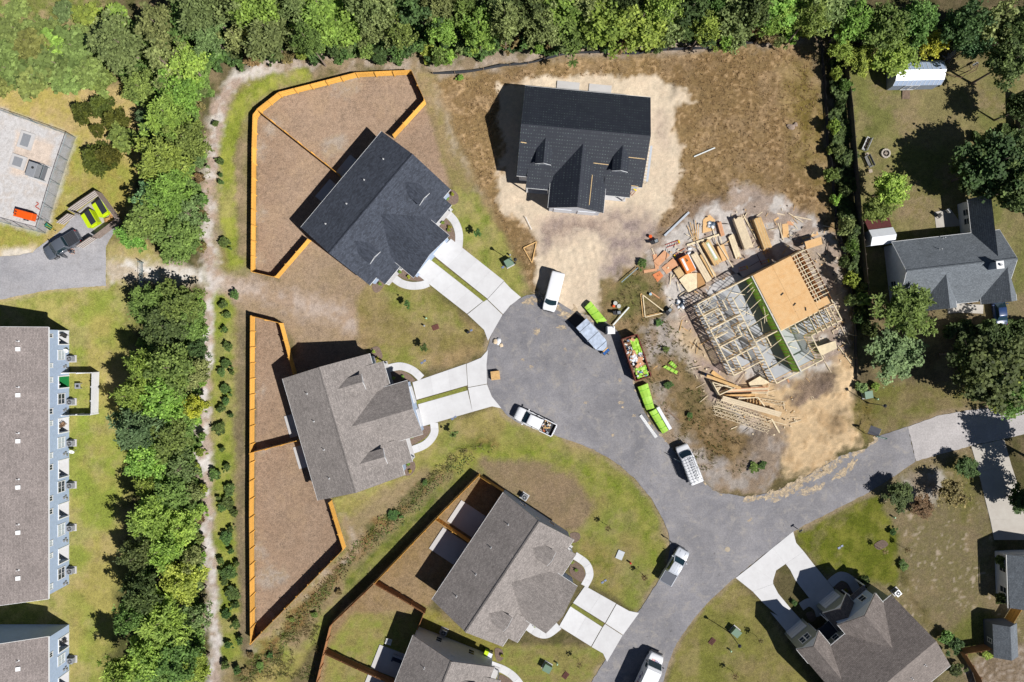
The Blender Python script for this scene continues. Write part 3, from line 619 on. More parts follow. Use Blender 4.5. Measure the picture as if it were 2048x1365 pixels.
def siding(name, col):
    if name in MATS: return MATS[name]
    m = bpy.data.materials.new(name); n, l, p = nodes(m)
    co = n.new('ShaderNodeTexCoord').outputs['Object']
    wv = n.new('ShaderNodeTexWave'); wv.wave_type = 'BANDS'; wv.bands_direction = 'Z'; wv.wave_profile = 'SAW'
    wv.inputs['Scale'].default_value = 2.1; l.new(co, wv.inputs['Vector'])
    c = mixc(n, l, ramp(n, l, wv.outputs['Fac'], 0.0, 0.15), tuple(x*0.72 for x in col), col)
    c = mixc(n, l, 1.0, c, ramp(n, l, noise(n, l, co, 2, 4), 0.3, 0.7, 0.93, 1.07), 'MULTIPLY')
    l.new(c, p.inputs['Base Color']); p.inputs['Roughness'].default_value = 0.7
    bumpn(n, l, p, wv.outputs['Fac'], 0.4, 0.03)
    MATS[name] = m
    return m
WHITE = M('white_trim', A(240, 240, 240), 0.55, 0.03, 4)
GLASS = M('window_glass', (0.03, 0.04, 0.05), 0.08, 0.2, 1.5, spec=0.6)
CURTAIN = M('window_blind', A(190, 200, 205), 0.4, 0.1, 4)
GARAGE = M('garage_door_white', A(225, 226, 230), 0.5, 0.03, 3)
DOORM = M('front_door_paint', A(80, 60, 52), 0.5, 0.1, 3)
PVC = M('vent_pipe', A(225, 225, 225), 0.5, 0.05, 5)
ALU = M('alu_grey', A(170, 172, 176), 0.45, 0.1, 6, metal=0.3)
SID_BLUE = siding('siding_bluegrey', A(182, 200, 226)); SID_LIGHT = siding('siding_pale_grey', A(226, 230, 238))
SID_GREEN = siding('siding_sage', A(150, 154, 140)); SID_WHITE = siding('siding_white', A(232, 234, 238))
def window(root, c, wd, ht, axis, out, panes=(1, 2), glass=None, depth=0.06):
    """framed window on a wall: c centre on the wall face, axis = wall direction (2d), out = outward normal (2d)"""
    ax = Vector((axis[0], axis[1], 0)); ot = Vector((out[0], out[1], 0)); up = Vector((0, 0, 1)); c = Vector(c)
    rz = math.atan2(axis[1], axis[0])
    fr = MB()
    for s in (-1, 1): fr.box(c+ax*s*(wd/2)+ot*depth/2, (0.09, depth+0.02, ht+0.18), rz)
    for s in (-1, 1): fr.box(c+up*s*(ht/2)+ot*depth/2, (wd-0.09, depth, 0.09), rz)
    wo = fr.build('window', WHITE, root)
    nx, nz = panes
    for i in range(1, nx): MB().box(c+ax*(i/nx-0.5)*wd+ot*depth*0.45, (0.05, depth*0.9, ht-0.09), rz).build('mullion', WHITE, wo)
    for i in range(nx):
        for j in range(nz):
            MB().box(c+ax*((i+0.5)/nx-0.5)*wd+up*((j+0.5)/nz-0.5)*ht+ot*0.012, (wd/nx-0.07, 0.02, ht/nz-0.07), rz).build('pane', glass or GLASS, wo)
    for j in range(1, nz): MB().box(c+up*(j/nz-0.5)*ht+ot*depth*0.4, (wd-0.09, depth*0.8, 0.045), rz).build('rail', WHITE, wo)
    return wo
def wallbox(root, a, b, z0, z1, mat, t=0.14, name='wall'):
    """upright wall from a to b (2d)"""
    a = Vector(a); b = Vector(b); d = b-a; m = (a+b)/2
    return MB().box((m.x, m.y, (z0+z1)/2), (d.length, t, z1-z0), math.atan2(d.y, d.x)).build(name, mat, root)
def gable_wall(root, pts, off, mat, name='gable_wall'):
    return MB().plate(pts, off).build(name, mat, root)
def pipe_vent(root, x, y, z, h=0.45):
    v = MB(); v.cyl((x, y, z+h/2-0.1), 0.05, h+0.2, 10); v.cyl((x, y, z+0.02), 0.14, 0.08, 10, 0.06)
    return v.build('vent_pipe', PVC, root)
def ac_unit(loc, rz, label, group):
    r = empty('air_conditioner', loc, rz, label, 'air conditioner', group)
    MB().box((0, 0, 0.05), (1.15, 1.05, 0.1)).build('pad', CONC_MID, r)
    b = MB(); b.box((0, 0, 0.12), (0.78, 0.78, 0.06)); b.box((0, 0, 0.82), (0.8, 0.8, 0.06))
    for i in range(9):
        for s in (-1, 1): b.box((s*0.37, 0, 0.2+i*0.07), (0.03, 0.76, 0.03)); b.box((0, s*0.37, 0.2+i*0.07), (0.76, 0.03, 0.03))
    b.build('casing', ALU, r)
    MB().box((0, 0, 0.46), (0.68, 0.68, 0.62)).build('coil', M('coil_dark', A(70, 72, 76), 0.8), r)
    MB().cyl((0, 0, 0.855), 0.33, 0.02, 24).build('fan_opening', M('fan_dark', A(40, 42, 46), 0.7), r)
    g = MB()
    for rr in (0.12, 0.2, 0.28): g.tube([(rr*math.cos(t*PI/10), rr*math.sin(t*PI/10), 0.875) for t in range(21)], 0.008, 4, False)
    for k in range(4): g.beam((0, 0, 0.875), (0.33*math.cos(k*PI/2+0.4), 0.33*math.sin(k*PI/2+0.4), 0.875), 0.02, 0.02)
    g.cyl((0, 0, 0.88), 0.09, 0.03, 12); g.build('fan_grille', ALU, r)
    return r

# ------------------------------------------------------------ the duplex houses
def duplex(corners, label, roofm, wallm, eave=4.0, ridge=7.1, patio_deep=2.9, hide_front=False, felted=False, vents=True):
    """corners: px of the eave corners back-start, back-end, front-end, front-start (front = side with the garage wing)"""
    P = [G(x, y, eave) for x, y in corners]
    c = sum(P, Vector((0, 0, 0)))/4
    u = ((P[1]-P[0])+(P[2]-P[3])).normalized(); ang = math.atan2(u.y, u.x)
    L = ((P[1]-P[0]).length+(P[2]-P[3]).length)/2; hs = ((P[3]-P[0]).length+(P[2]-P[1]).length)/4
    R = empty('house', (c.x, c.y, 0), ang, label, 'house')
    rx, ry = roofm
    k = L/18.1; sl = (ridge-eave)/hs; T = 0.14
    X0, X1 = -L/2, L/2
    def H(y): return ridge-abs(y)*sl
    MB().slab([(X0, hs, eave), (X1, hs, eave), (X1, 0, ridge), (X0, 0, ridge)], T).build('roof_slope', rx, R)
    MB().slab([(X0, -hs, eave), (X1, -hs, eave), (X1, 0, ridge), (X0, 0, ridge)], T).build('roof_slope', rx, R)
    if not felted:
        cap = MB(); cap.beam((X0, 0.09, ridge+0.0), (X1, 0.09, ridge+0.0), 0.24, 0.05, (0, math.sin(0.48), math.cos(0.48))); cap.beam((X0, -0.09, ridge), (X1, -0.09, ridge), 0.24, 0.05, (0, -math.sin(0.48), math.cos(0.48)))
        cap.build('ridge_cap', rx, R)
    # fascia and rake boards
    for s in (-1, 1): MB().box((0, s*(hs+0.02), eave-0.09), (L, 0.035, 0.17)).build('fascia', WHITE, R)
    for x in (X0+0.03, X1-0.03):
        for s in (-1, 1):
            MB().beam((x, s*(hs-0.02), eave-0.25), (x, 0, ridge-0.26), 0.035, 0.18).build('rake_board', WHITE, R)
    # main walls
    ov = 0.38; bx0, bx1, by = X0+ov, X1-ov, hs-ov
    wz = eave+0.1
    wallbox(R, (bx0, by), (bx1, by), 0, wz, wallm); wallbox(R, (bx0, -by), (bx1, -by), 0, wz, wallm)
    for x in (bx0, bx1):
        wallbox(R, (x, -by+0.08), (x, by-0.08), 0, wz, wallm)
        gable_wall(R, [(x-0.07, -by, wz), (x-0.07, by, wz), (x-0.07, 0, ridge-0.24)], (0.14, 0, 0), wallm)
    for x, o in ((bx0-0.07, -1), (bx1+0.07, 1)):
        for y in (-2.6, 2.4): window(R, (x, y, 1.6), 0.9, 1.4, (0, 1), (o, 0))
        MB().box((x+o*0.03, 0, 4.4), (0.06, 0.6, 0.8)).build('gable_vent', WHITE, R)
    for x in (-2.7*k, 2.1*k):
        d = MB().box((x, by+0.09, 1.08), (1.7, 0.06, 2.1)).build('patio_door', WHITE, R)
        for s in (-1, 1): MB().box((x+s*0.42, by+0.125, 1.08), (0.68, 0.02, 1.8)).build('pane', GLASS, d)
    for x in (-7*k, -5.2*k, 5.2*k, 7*k): window(R, (x, by+0.07, 1.6), 0.9, 1.4, (1, 0), (0, 1))
    # porch roofs either side of the garage wing
    pu0, pu1 = (1.5-9.05)*k, (16.5-9.05)*k; pv = hs+1.5; pt = -(hs-1.05); pz = H(pt)+0.03; pe = eave-0.28
    wx0, wx1 = (4.9-9.05)*k, (12.9-9.05)*k; xc = (wx0+wx1)/2; wf = hs+4.05; we = eave; wr = eave+2.3
    for a, b in ((pu0, wx0+0.3), (wx1-0.3, pu1)):
        MB().slab([(a, -pv, pe), (b, -pv, pe), (b, pt, pz), (a, pt, pz)], 0.12).build('porch_roof', rx, R)
        MB().box(((a+b)/2, -pv-0.02, pe-0.08), (b-a, 0.035, 0.15)).build('fascia', WHITE, R)
        for x in (a+0.15, b-0.45):
            MB().box((x, -pv+0.25, (pe-0.1)/2), (0.16, 0.16, pe-0.1)).build('porch_post', WHITE, R)
        sgn = -1 if a < xc else 1; ex = a+0.3 if sgn < 0 else b-0.3
        MB().box(((a+b)/2, -hs-0.35, 0.06), (b-a-0.1, 2.0, 0.12)).build('porch_slab', CONC_MID, R)
        d = MB().box(((a+b)/2, -by-0.1, 1.1), (0.95, 0.06, 2.1)).build('front_door', DOORM, R)
        MB().cyl(((a+b)/2+0.36, -by-0.15, 1.0), 0.03, 0.06, 8, axis='Y').build('handle', ALU, d)
    # garage wing
    yb = -(ridge-wr)/sl+0.06; ye = -(hs-0.1)
    MB().slab([(wx0, -wf, we), (wx0, ye, we+0.0), (xc, yb, wr), (xc, -wf, wr)], T).build('roof_slope', ry, R)
    MB().slab([(wx1, -wf, we), (wx1, ye, we+0.0), (xc, yb, wr), (xc, -wf, wr)], T).build('roof_slope', ry, R)
    for x in (wx0-0.02, wx1+0.02): MB().box((x, -(wf+hs)/2, we-0.09), (0.035, wf-hs, 0.17)).build('fascia', WHITE, R)
    for a in (wx0, wx1): MB().beam((a, -wf+0.03, we-0.24), (xc, -wf+0.03, wr-0.24), 0.035, 0.2).build('rake_board', WHITE, R)
    gy = -wf+ov; gx0, gx1 = wx0+ov, wx1-ov
    for x in (gx0, gx1): wallbox(R, (x, gy+0.07), (x, -by), 0, we+0.1, wallm)
    wallbox(R, (gx0-0.07, gy), (gx1+0.07, gy), 0, we+0.1, wallm)
    gable_wall(R, [(gx0, gy-0.07, we+0.1), (gx1, gy-0.07, we+0.1), (xc, gy-0.07, wr-0.2)], (0, 0.14, 0), wallm)
    for s in (-1, 1):
        g = MB().box((xc+s*1.75*k, gy-0.1, 1.12), (2.6*k, 0.06, 2.2)).build('garage_door', GARAGE, R)
        for j in range(4): MB().box((xc+s*1.75*k, gy-0.14, 0.3+j*0.54), (2.5*k, 0.03, 0.46)).build('door_panel', GARAGE, g)
    # dormers
    for xd in ((3.6-9.05)*k, (14.45-9.05)*k):
        dw = 0.98*k; de, dr = eave+1.75, eave+2.45; fy = -(hs-1.75); hf = H(fy)
        D = MB().slab([(xd-dw-0.15, fy-0.25, de), (xd-dw-0.15, -(ridge-de)/sl+0.04, de), (xd, -(ridge-dr)/sl+0.04, dr), (xd, fy-0.25, dr)], 0.1)
        D.slab([(xd+dw+0.15, fy-0.25, de), (xd+dw+0.15, -(ridge-de)/sl+0.04, de), (xd, -(ridge-dr)/sl+0.04, dr), (xd, fy-0.25, dr)], 0.1)
        D = D.build('dormer', ry, R)
        wl_ = MB(); wl_.box((xd, fy, (hf+de)/2), (2*dw-0.1, 0.1, de-hf+0.1)); wl_.plate([(xd-dw+0.05, fy-0.05, de), (xd+dw-0.05, fy-0.05, de), (xd, fy-0.05, dr-0.15)], (0, 0.1, 0))
        wl_.build('dormer_face', WHITE if not felted else SID_LIGHT, D)
        yb2 = -(ridge-de)/sl
        for s in (-1, 1):
            MB().plate([(xd+s*(dw-0.1), fy, hf-0.02), (xd+s*(dw-0.1), fy, de), (xd+s*(dw-0.1), yb2, de)], (s*0.06, 0, 0)).build('dormer_cheek', wallm, D)
            MB().beam((xd+s*(dw+0.12), fy-0.27, de-0.06), (xd, fy-0.27, dr-0.06), 0.035, 0.13).build('rake_board', WHITE, D)
        MB().box((xd, fy-0.07, (hf+de)/2+0.12), (0.8, 0.04, 0.62)).build('pane', GLASS, D)
    if vents and not felted:
        for x, y in ((-6.3*k, 3.5), (-2.2*k, 3.0), (2.0*k, 3.3), (6.0*k, 3.1)): pipe_vent(R, x, y, H(y))
    for i, x in enumerate((-2.7*k, 2.1*k)):
        MB().box((x, by+0.12+patio_deep/2, 0.05), (3.3 if patio_deep < 4 else 3.7, patio_deep, 0.12)).build('patio', CONC_MID, R)
    R['dims'] = (L, hs)
    return R, Frame(c.x, c.y, ang), L, hs
SH = lambda nm, c, **k: (shingle(nm, c, 'x', **k), shingle(nm, c, 'y', **k))
ROOF_CHAR = SH('shingle_charcoal', A(74, 79, 90), var=0.26)
ROOF_TAUPE = SH('shingle_taupe', A(153, 145, 140), var=0.15)
ROOF_WARM = SH('shingle_brown', A(138, 128, 122), var=0.16)
ROOF_SLATE = SH('shingle_slate', A(122, 128, 134), var=0.12)
ROOF_ROW = SH('shingle_rowhouse', A(148, 138, 134), var=0.12)
duplex([(600.4, 456.7), (764.3, 261.2), (900, 380.8), (740.6, 569.3)], 'duplex house with charcoal shingle roof and two dormers inside the wooden fence', ROOF_CHAR, SID_BLUE)
duplex([(637, 1004), (564, 757.4), (739.8, 707.8), (808.6, 948.3)], 'taupe roofed duplex house with short driveway onto the turning circle', ROOF_TAUPE, SID_BLUE)
duplex([(861.6, 1204), (1004.7, 986.6), (1150, 1078), (1007, 1289)], 'taupe roofed duplex house beside the silver pickup, patios behind', ROOF_TAUPE, SID_BLUE, patio_deep=4.3)
duplex([(735, 1504), (824.4, 1273.8), (991, 1332), (900, 1562)], 'taupe roofed house cut off at the bottom edge, lime bin at its corner', ROOF_TAUPE, SID_LIGHT, patio_deep=4.2)
FB, FBF, FBL, FBH = duplex([(1049.9, 171.4), (1303.5, 196), (1282, 375), (1033.4, 352.5)], 'unfinished house roofed in black underlay, standing on pale sand', (felt('felt'), felt('felt', 'y')), SID_LIGHT, felted=True)
WOOD = M('pine_lumber', A(232, 202, 152), 0.8, 0.14, 2.0, fine=18)
for x0, y0, x1, y1 in ((-8.7, -2.2, -7.9, -2.25), (1.2, -3.9, 3.7, -3.95), (6.0, -2.8, 8.6, -2.85), (6.9, -6.25, 8.3, -6.3), (1.6, -5.6, 1.55, -9.8)):
    sl_ = 3.1/FBH
    zf = lambda x, y: (7.1-abs(y)*sl_)+0.05 if y > -5.5 or x > 3.9 else 6.4-abs(x+0.15)*0.61+0.05
    MB().beam((x0, y0, zf(x0, y0)), (x1, y1, zf(x1, y1)), 0.09, 0.04).build('roof_batten', WOOD, FB)
ac_unit(G(1049, 993), math.radians(-33), 'air conditioner on a pad beside the fenced taupe roofed house', 'air conditioners')
ac_unit(G(888, 1262), math.radians(-23), 'air conditioner in the shaded gap between the two taupe roofed houses', 'air conditioners')
ac_unit(G(1790, 1183), math.radians(40), 'air conditioner beside the brown roofed house with front gables', 'air conditioners')

# ------------------------------------------------------------ brown two storey house, lower right
ur = Vector((-0.767, -0.641)).normalized(); a5 = math.atan2(ur.y, ur.x)
p0 = G(1782.6, 1190, 5.4)
H5 = empty('house', (p0.x, p0.y, 0), a5, 'two storey brown roofed house with front gables beside a forked driveway', 'house')
def gable_roof_x(R, x0, x1, y0, y1, e, r, mat, t=0.14):
    ym = (y0+y1)/2
    for y in (y0, y1): MB().slab([(x0, y, e), (x1, y, e), (x1, ym, r), (x0, ym, r)], t).build('roof_slope', mat, R)
    for y, s in ((y0, -1), (y1, 1)): MB().box(((x0+x1)/2, y+s*0.02, e-0.09), (abs(x1-x0), 0.035, 0.17)).build('fascia', WHITE, R)
    for x in (x0, x1):
        for y in (y0, y1): MB().beam((x+(0.04 if x == min(x0, x1) else -0.04), y, e-0.25), (x+(0.04 if x == min(x0, x1) else -0.04), ym, r-0.26), 0.035, 0.18).build('rake_board', WHITE, R)
def gable_roof_y(R, x0, x1, yf, yb, e, r, mat, yeb=None, t=0.14):
    xm = (x0+x1)/2; yeb = yb if yeb is None else yeb
    for x in (x0, x1):
        MB().slab([(x, yf, e), (x, yeb, e), (xm, yb, r), (xm, yf, r)], t).build('roof_slope', mat, R)
        MB().beam((x, yf+(0.03 if yf < yb else -0.03), e-0.24), (xm, yf+(0.03 if yf < yb else -0.03), r-0.24), 0.035, 0.2).build('rake_board', WHITE, R)
    for x, s in ((x0, -1), (x1, 1)): MB().box((x+s*0.02, (yf+yeb)/2, e-0.09), (0.035, abs(yeb-yf), 0.17)).build('fascia', WHITE, R)
rx, ry = ROOF_WARM
gable_roof_x(H5, 0, 14.9, 0, 12.8, 5.4, 8.8, rx)
gable_roof_y(H5, 1.55, 8.4, -1.6, 5.05, 5.45, 7.65, ry, 0.2)
gable_roof_y(H5, 4.4, 8.75, -3.0, 2.6, 3.6, 5.3, ry)
gable_roof_y(H5, 10.9, 14.95, -2.55, 4.2, 5.3, 7.2, ry, 0.0)
o_ = 0.35
for a, b in (((o_, 0.35), (o_, 12.4)), ((14.55, 0.35), (14.55, 12.4)), ((o_, 12.4), (14.55, 12.4)), ((o_+0.07, 0.42), (1.9, 0.42)), ((8.1, 0.42), (11.2, 0.42))): wallbox(H5, a, b, 0, 5.4, SID_GREEN)
for x0, x1, yf, e, r, m in ((1.55, 8.4, -1.6, 5.45, 7.65, SID_BLUE), (4.4, 8.75, -2.75, 3.6, 5.3, SID_GREEN), (10.9, 14.95, -2.55, 5.3, 7.2, SID_GREEN)):
    z0 = 2.7 if x0 == 1.55 else 0
    for x in (x0+o_, x1-o_): wallbox(H5, (x, yf+o_+0.07), (x, 0.5), z0, e, m)
    wallbox(H5, (x0+o_-0.07, yf+o_), (x1-o_+0.07, yf+o_), z0, e, m)
    gable_wall(H5, [(x0+o_, yf+o_-0.07, e), (x1-o_, yf+o_-0.07, e), ((x0+x1)/2, yf+o_-0.07, r-0.2)], (0, 0.14, 0), SID_LIGHT)
for x in (o_, 14.55): gable_wall(H5, [(x-0.07, 0.42, 5.4), (x-0.07, 12.38, 5.4), (x-0.07, 6.4, 8.5)], (0.14, 0, 0), SID_GREEN)
for x in (6.5, 12.95):
    yf = (-2.75 if x < 9 else -2.55)+o_-0.1
    g = MB().box((x, yf, 1.12), (2.8, 0.06, 2.2)).build('garage_door', GARAGE, H5)
    for j in range(4): MB().box((x, yf-0.04, 0.3+j*0.54), (2.7, 0.03, 0.46)).build('door_panel', GARAGE, g)
window(H5, (12.55, -2.27, 4.1), 0.75, 1.3, (1, 0), (0, -1)); window(H5, (13.4, -2.27, 4.1), 0.75, 1.3, (1, 0), (0, -1))
window(H5, (9.6, 0.35, 4.2), 0.9, 1.2, (1, 0), (0, -1)); window(H5, (3.2, -1.32, 4.0), 0.9, 1.3, (1, 0), (0, -1))
MB().slab([(8.4, -1.3, 3.0), (11.3, -1.3, 3.0), (11.3, 0.4, 3.5), (8.4, 0.4, 3.5)], 0.1).build('porch_roof', M('roof_painted_shade', A(60, 64, 74), 0.85, 0.15, 5), H5)  # lower roof lies in shadow; that shade is put into its dark colour
MB().slab([(1.7, -1.9, 2.75), (4.3, -1.9, 2.75), (4.3, -1.2, 3.0), (1.7, -1.2, 3.0)], 0.1).build('porch_roof', rx, H5)
for x in (1.6, 4.1, 8.8, 11.0): MB().box((x, -1.75 if x < 5 else -1.15, 1.4), (0.18, 0.18, 2.65)).build('porch_post', WHITE, H5)
for x, y in ((5.5, 9.2), (8.1, 9.6), (3.0, 8.8)): pipe_vent(H5, x, y, 8.8-abs(y-6.4)*0.531)
for x in (2.9, 9.7):
    MB().box((x, 0.32, 1.1), (0.95, 0.06, 2.1)).build('front_door', DOORM, H5)

# ------------------------------------------------------------ slate roofed bungalow, right
rW, rE = G(1813.4, 543, 5.6), G(2035, 518, 5.6); uu = (rE-rW).normalized(); aH = math.atan2(uu.y, uu.x)
HB = empty('house', (rW.x, rW.y, 0), aH, 'slate grey roofed bungalow with white gable wall and square chimney', 'house')
fH = Frame(rW.x, rW.y, aH); rx, ry = ROOF_SLATE
LH = (rE-rW).length; yb_, yf_ = 4.5, -5.3; eH, rH = 2.8, 5.6
eF = rH-(rH-eH)/4.5*5.3
MB().slab([(0, yb_, eH), (LH, yb_, eH), (LH, 0, rH), (0, 0, rH)], 0.14).build('roof_slope', rx, HB)
MB().slab([(0, yf_, eF), (LH, yf_, eF), (LH, 0, rH), (0, 0, rH)], 0.14).build('roof_slope', rx, HB)
MB().box((LH/2, yb_+0.02, eH-0.08), (LH, 0.04, 0.16)).build('fascia', WHITE, HB); MB().box((LH/2, yf_-0.02, eF-0.08), (LH, 0.04, 0.16)).build('fascia', WHITE, HB)
for x in (-0.02, LH+0.02):
    MB().beam((x, yb_, eH-0.09), (x, 0, rH-0.09), 0.04, 0.17).build('rake_board', WHITE, HB); MB().beam((x, yf_, eF-0.09), (x, 0, rH-0.09), 0.04, 0.17).build('rake_board', WHITE, HB)
cap = MB(); cap.beam((0, 0.08, rH), (LH, 0.08, rH), 0.22, 0.05, (0, 0.5, 0.87)); cap.beam((0, -0.08, rH), (LH, -0.08, rH), 0.22, 0.05, (0, -0.5, 0.87)); cap.build('ridge_cap', rx, HB)
n0 = fH.px(1934.8, 398.5, eH); n1 = fH.px(1981, 392, 5.2); nx0 = n0.x; nxm = n1.x+0.1; nxe = 2*nxm-nx0; nyt = n0.y
gable_roof_y(HB, nx0, nxe, nyt, 0.4, eH, 5.2, ry, 4.0)
for xa, pa, wA in ((1884.6, 550, 2.3), (2006.6, 527.7, 2.3)):
    q = fH.px(xa, pa, 5.0); gable_roof_y(HB, q.x+0.6-wA-0.3, q.x+0.6+wA+0.2, yf_-0.5, -1.0, 2.55, 5.0, ry, -4.9)
    gable_wall(HB, [(q.x+0.6-wA+0.2, yf_-0.05, 2.4), (q.x+0.6+wA-0.2, yf_-0.05, 2.4), (q.x+0.6, yf_-0.05, 4.75)], (0, 0.14, 0), SID_WHITE)
    wallbox(HB, (q.x+0.6-wA+0.2, yf_+0.02), (q.x+0.6+wA-0.2, yf_+0.02), 0, 2.5, SID_WHITE)
for a, b in (((0.4, yf_+0.4), (0.4, yb_-0.4)), ((LH-0.4, yf_+0.4), (LH-0.4, yb_-0.4)), ((0.47, yb_-0.4), (nx0+0.4, yb_-0.4)), ((0.47, yf_+0.4), (LH-0.47, yf_+0.4)), ((nx0+0.4, yb_-0.4), (nx0+0.4, nyt-0.3)), ((nxe-0.4, yb_-0.4), (nxe-0.4, nyt-0.3)), ((nx0+0.4, nyt-0.3), (nxe-0.4, nyt-0.3))):
    wallbox(HB, a, b, 0, 2.35 if a[1] < -3 and b[1] < -3 else eH, SID_WHITE)
gable_wall(HB, [(0.33, yf_+0.4, 2.5), (0.33, yb_-0.4, 2.9), (0.33, 0, 5.35)], (0.14, 0, 0), SID_WHITE); gable_wall(HB, [(LH-0.47, yf_+0.4, 2.5), (LH-0.47, yb_-0.4, 2.9), (LH-0.47, 0, 5.35)], (0.14, 0, 0), SID_WHITE)
gable_wall(HB, [(nx0+0.4, nyt-0.37, eH), (nxe-0.4, nyt-0.37, eH), (nxm, nyt-0.37, 4.9)], (0, 0.14, 0), SID_WHITE)
window(HB, (nx0+0.33, 6.3, 1.7), 0.9, 1.2, (0, 1), (-1, 0), glass=GLASS); window(HB, (nx0+0.33, 7.6, 1.7), 0.9, 1.2, (0, 1), (-1, 0), glass=GLASS)
window(HB, (0.33, -1.5, 1.5), 0.9, 1.3, (0, 1), (-1, 0)); window(HB, (3.5, yb_-0.33, 1.6), 0.9, 1.2, (1, 0), (0, 1))
ch = fH.px(1995, 531, 6.3)
chm = MB(); chm.box((ch.x, ch.y, 5.6), (0.95, 0.95, 2.3)); chm.build('chimney', siding('chimney_grey', A(150, 160, 176)), HB)
MB().box((ch.x, ch.y, 6.78), (1.05, 1.05, 0.08)).build('chimney_cap', WHITE, HB); MB().cyl((ch.x, ch.y, 6.95), 0.16, 0.3, 12).build('flue', ALU, HB)
for xa, pa in ((1881, 499), (1897, 474), (1985, 483)):
    q = fH.px(xa, pa, 4.2); pipe_vent(HB, q.x, q.y, rH-abs(q.y)*(rH-eH)/4.5, 0.6)
sheet('patio', [(1868, 425), (1900, 418), (1925, 452), (1872, 456)], 0.04, CONC_OLD)
# grill, chairs on that patio
def chair(loc, rz, label, col, group=None):
    r = empty('garden_chair', loc, rz, label, 'chair', group); m = M('chair_'+col[0], col[1], 0.7)
    MB().box((0, 0, 0.42), (0.55, 0.52, 0.05)).build('seat', m, r); MB().box((0, 0.27, 0.72), (0.55, 0.05, 0.6), 0, ('X', -0.2)).build('backrest', m, r)
    for x in (-0.24, 0.24):
        for y in (-0.22, 0.22): MB().box((x, y, 0.2), (0.05, 0.05, 0.4)).build('leg', m, r)
        MB().box((x, 0, 0.62), (0.06, 0.5, 0.04)).build('armrest', m, r)
    return r
chair(G(1875, 433), 0.8, 'dark garden chair at the edge of the old patio', ('dark', A(60, 58, 58)))
chair(G(1893, 423), 2.2, 'white garden chair on the far end of the old patio', ('white', A(235, 235, 235)))

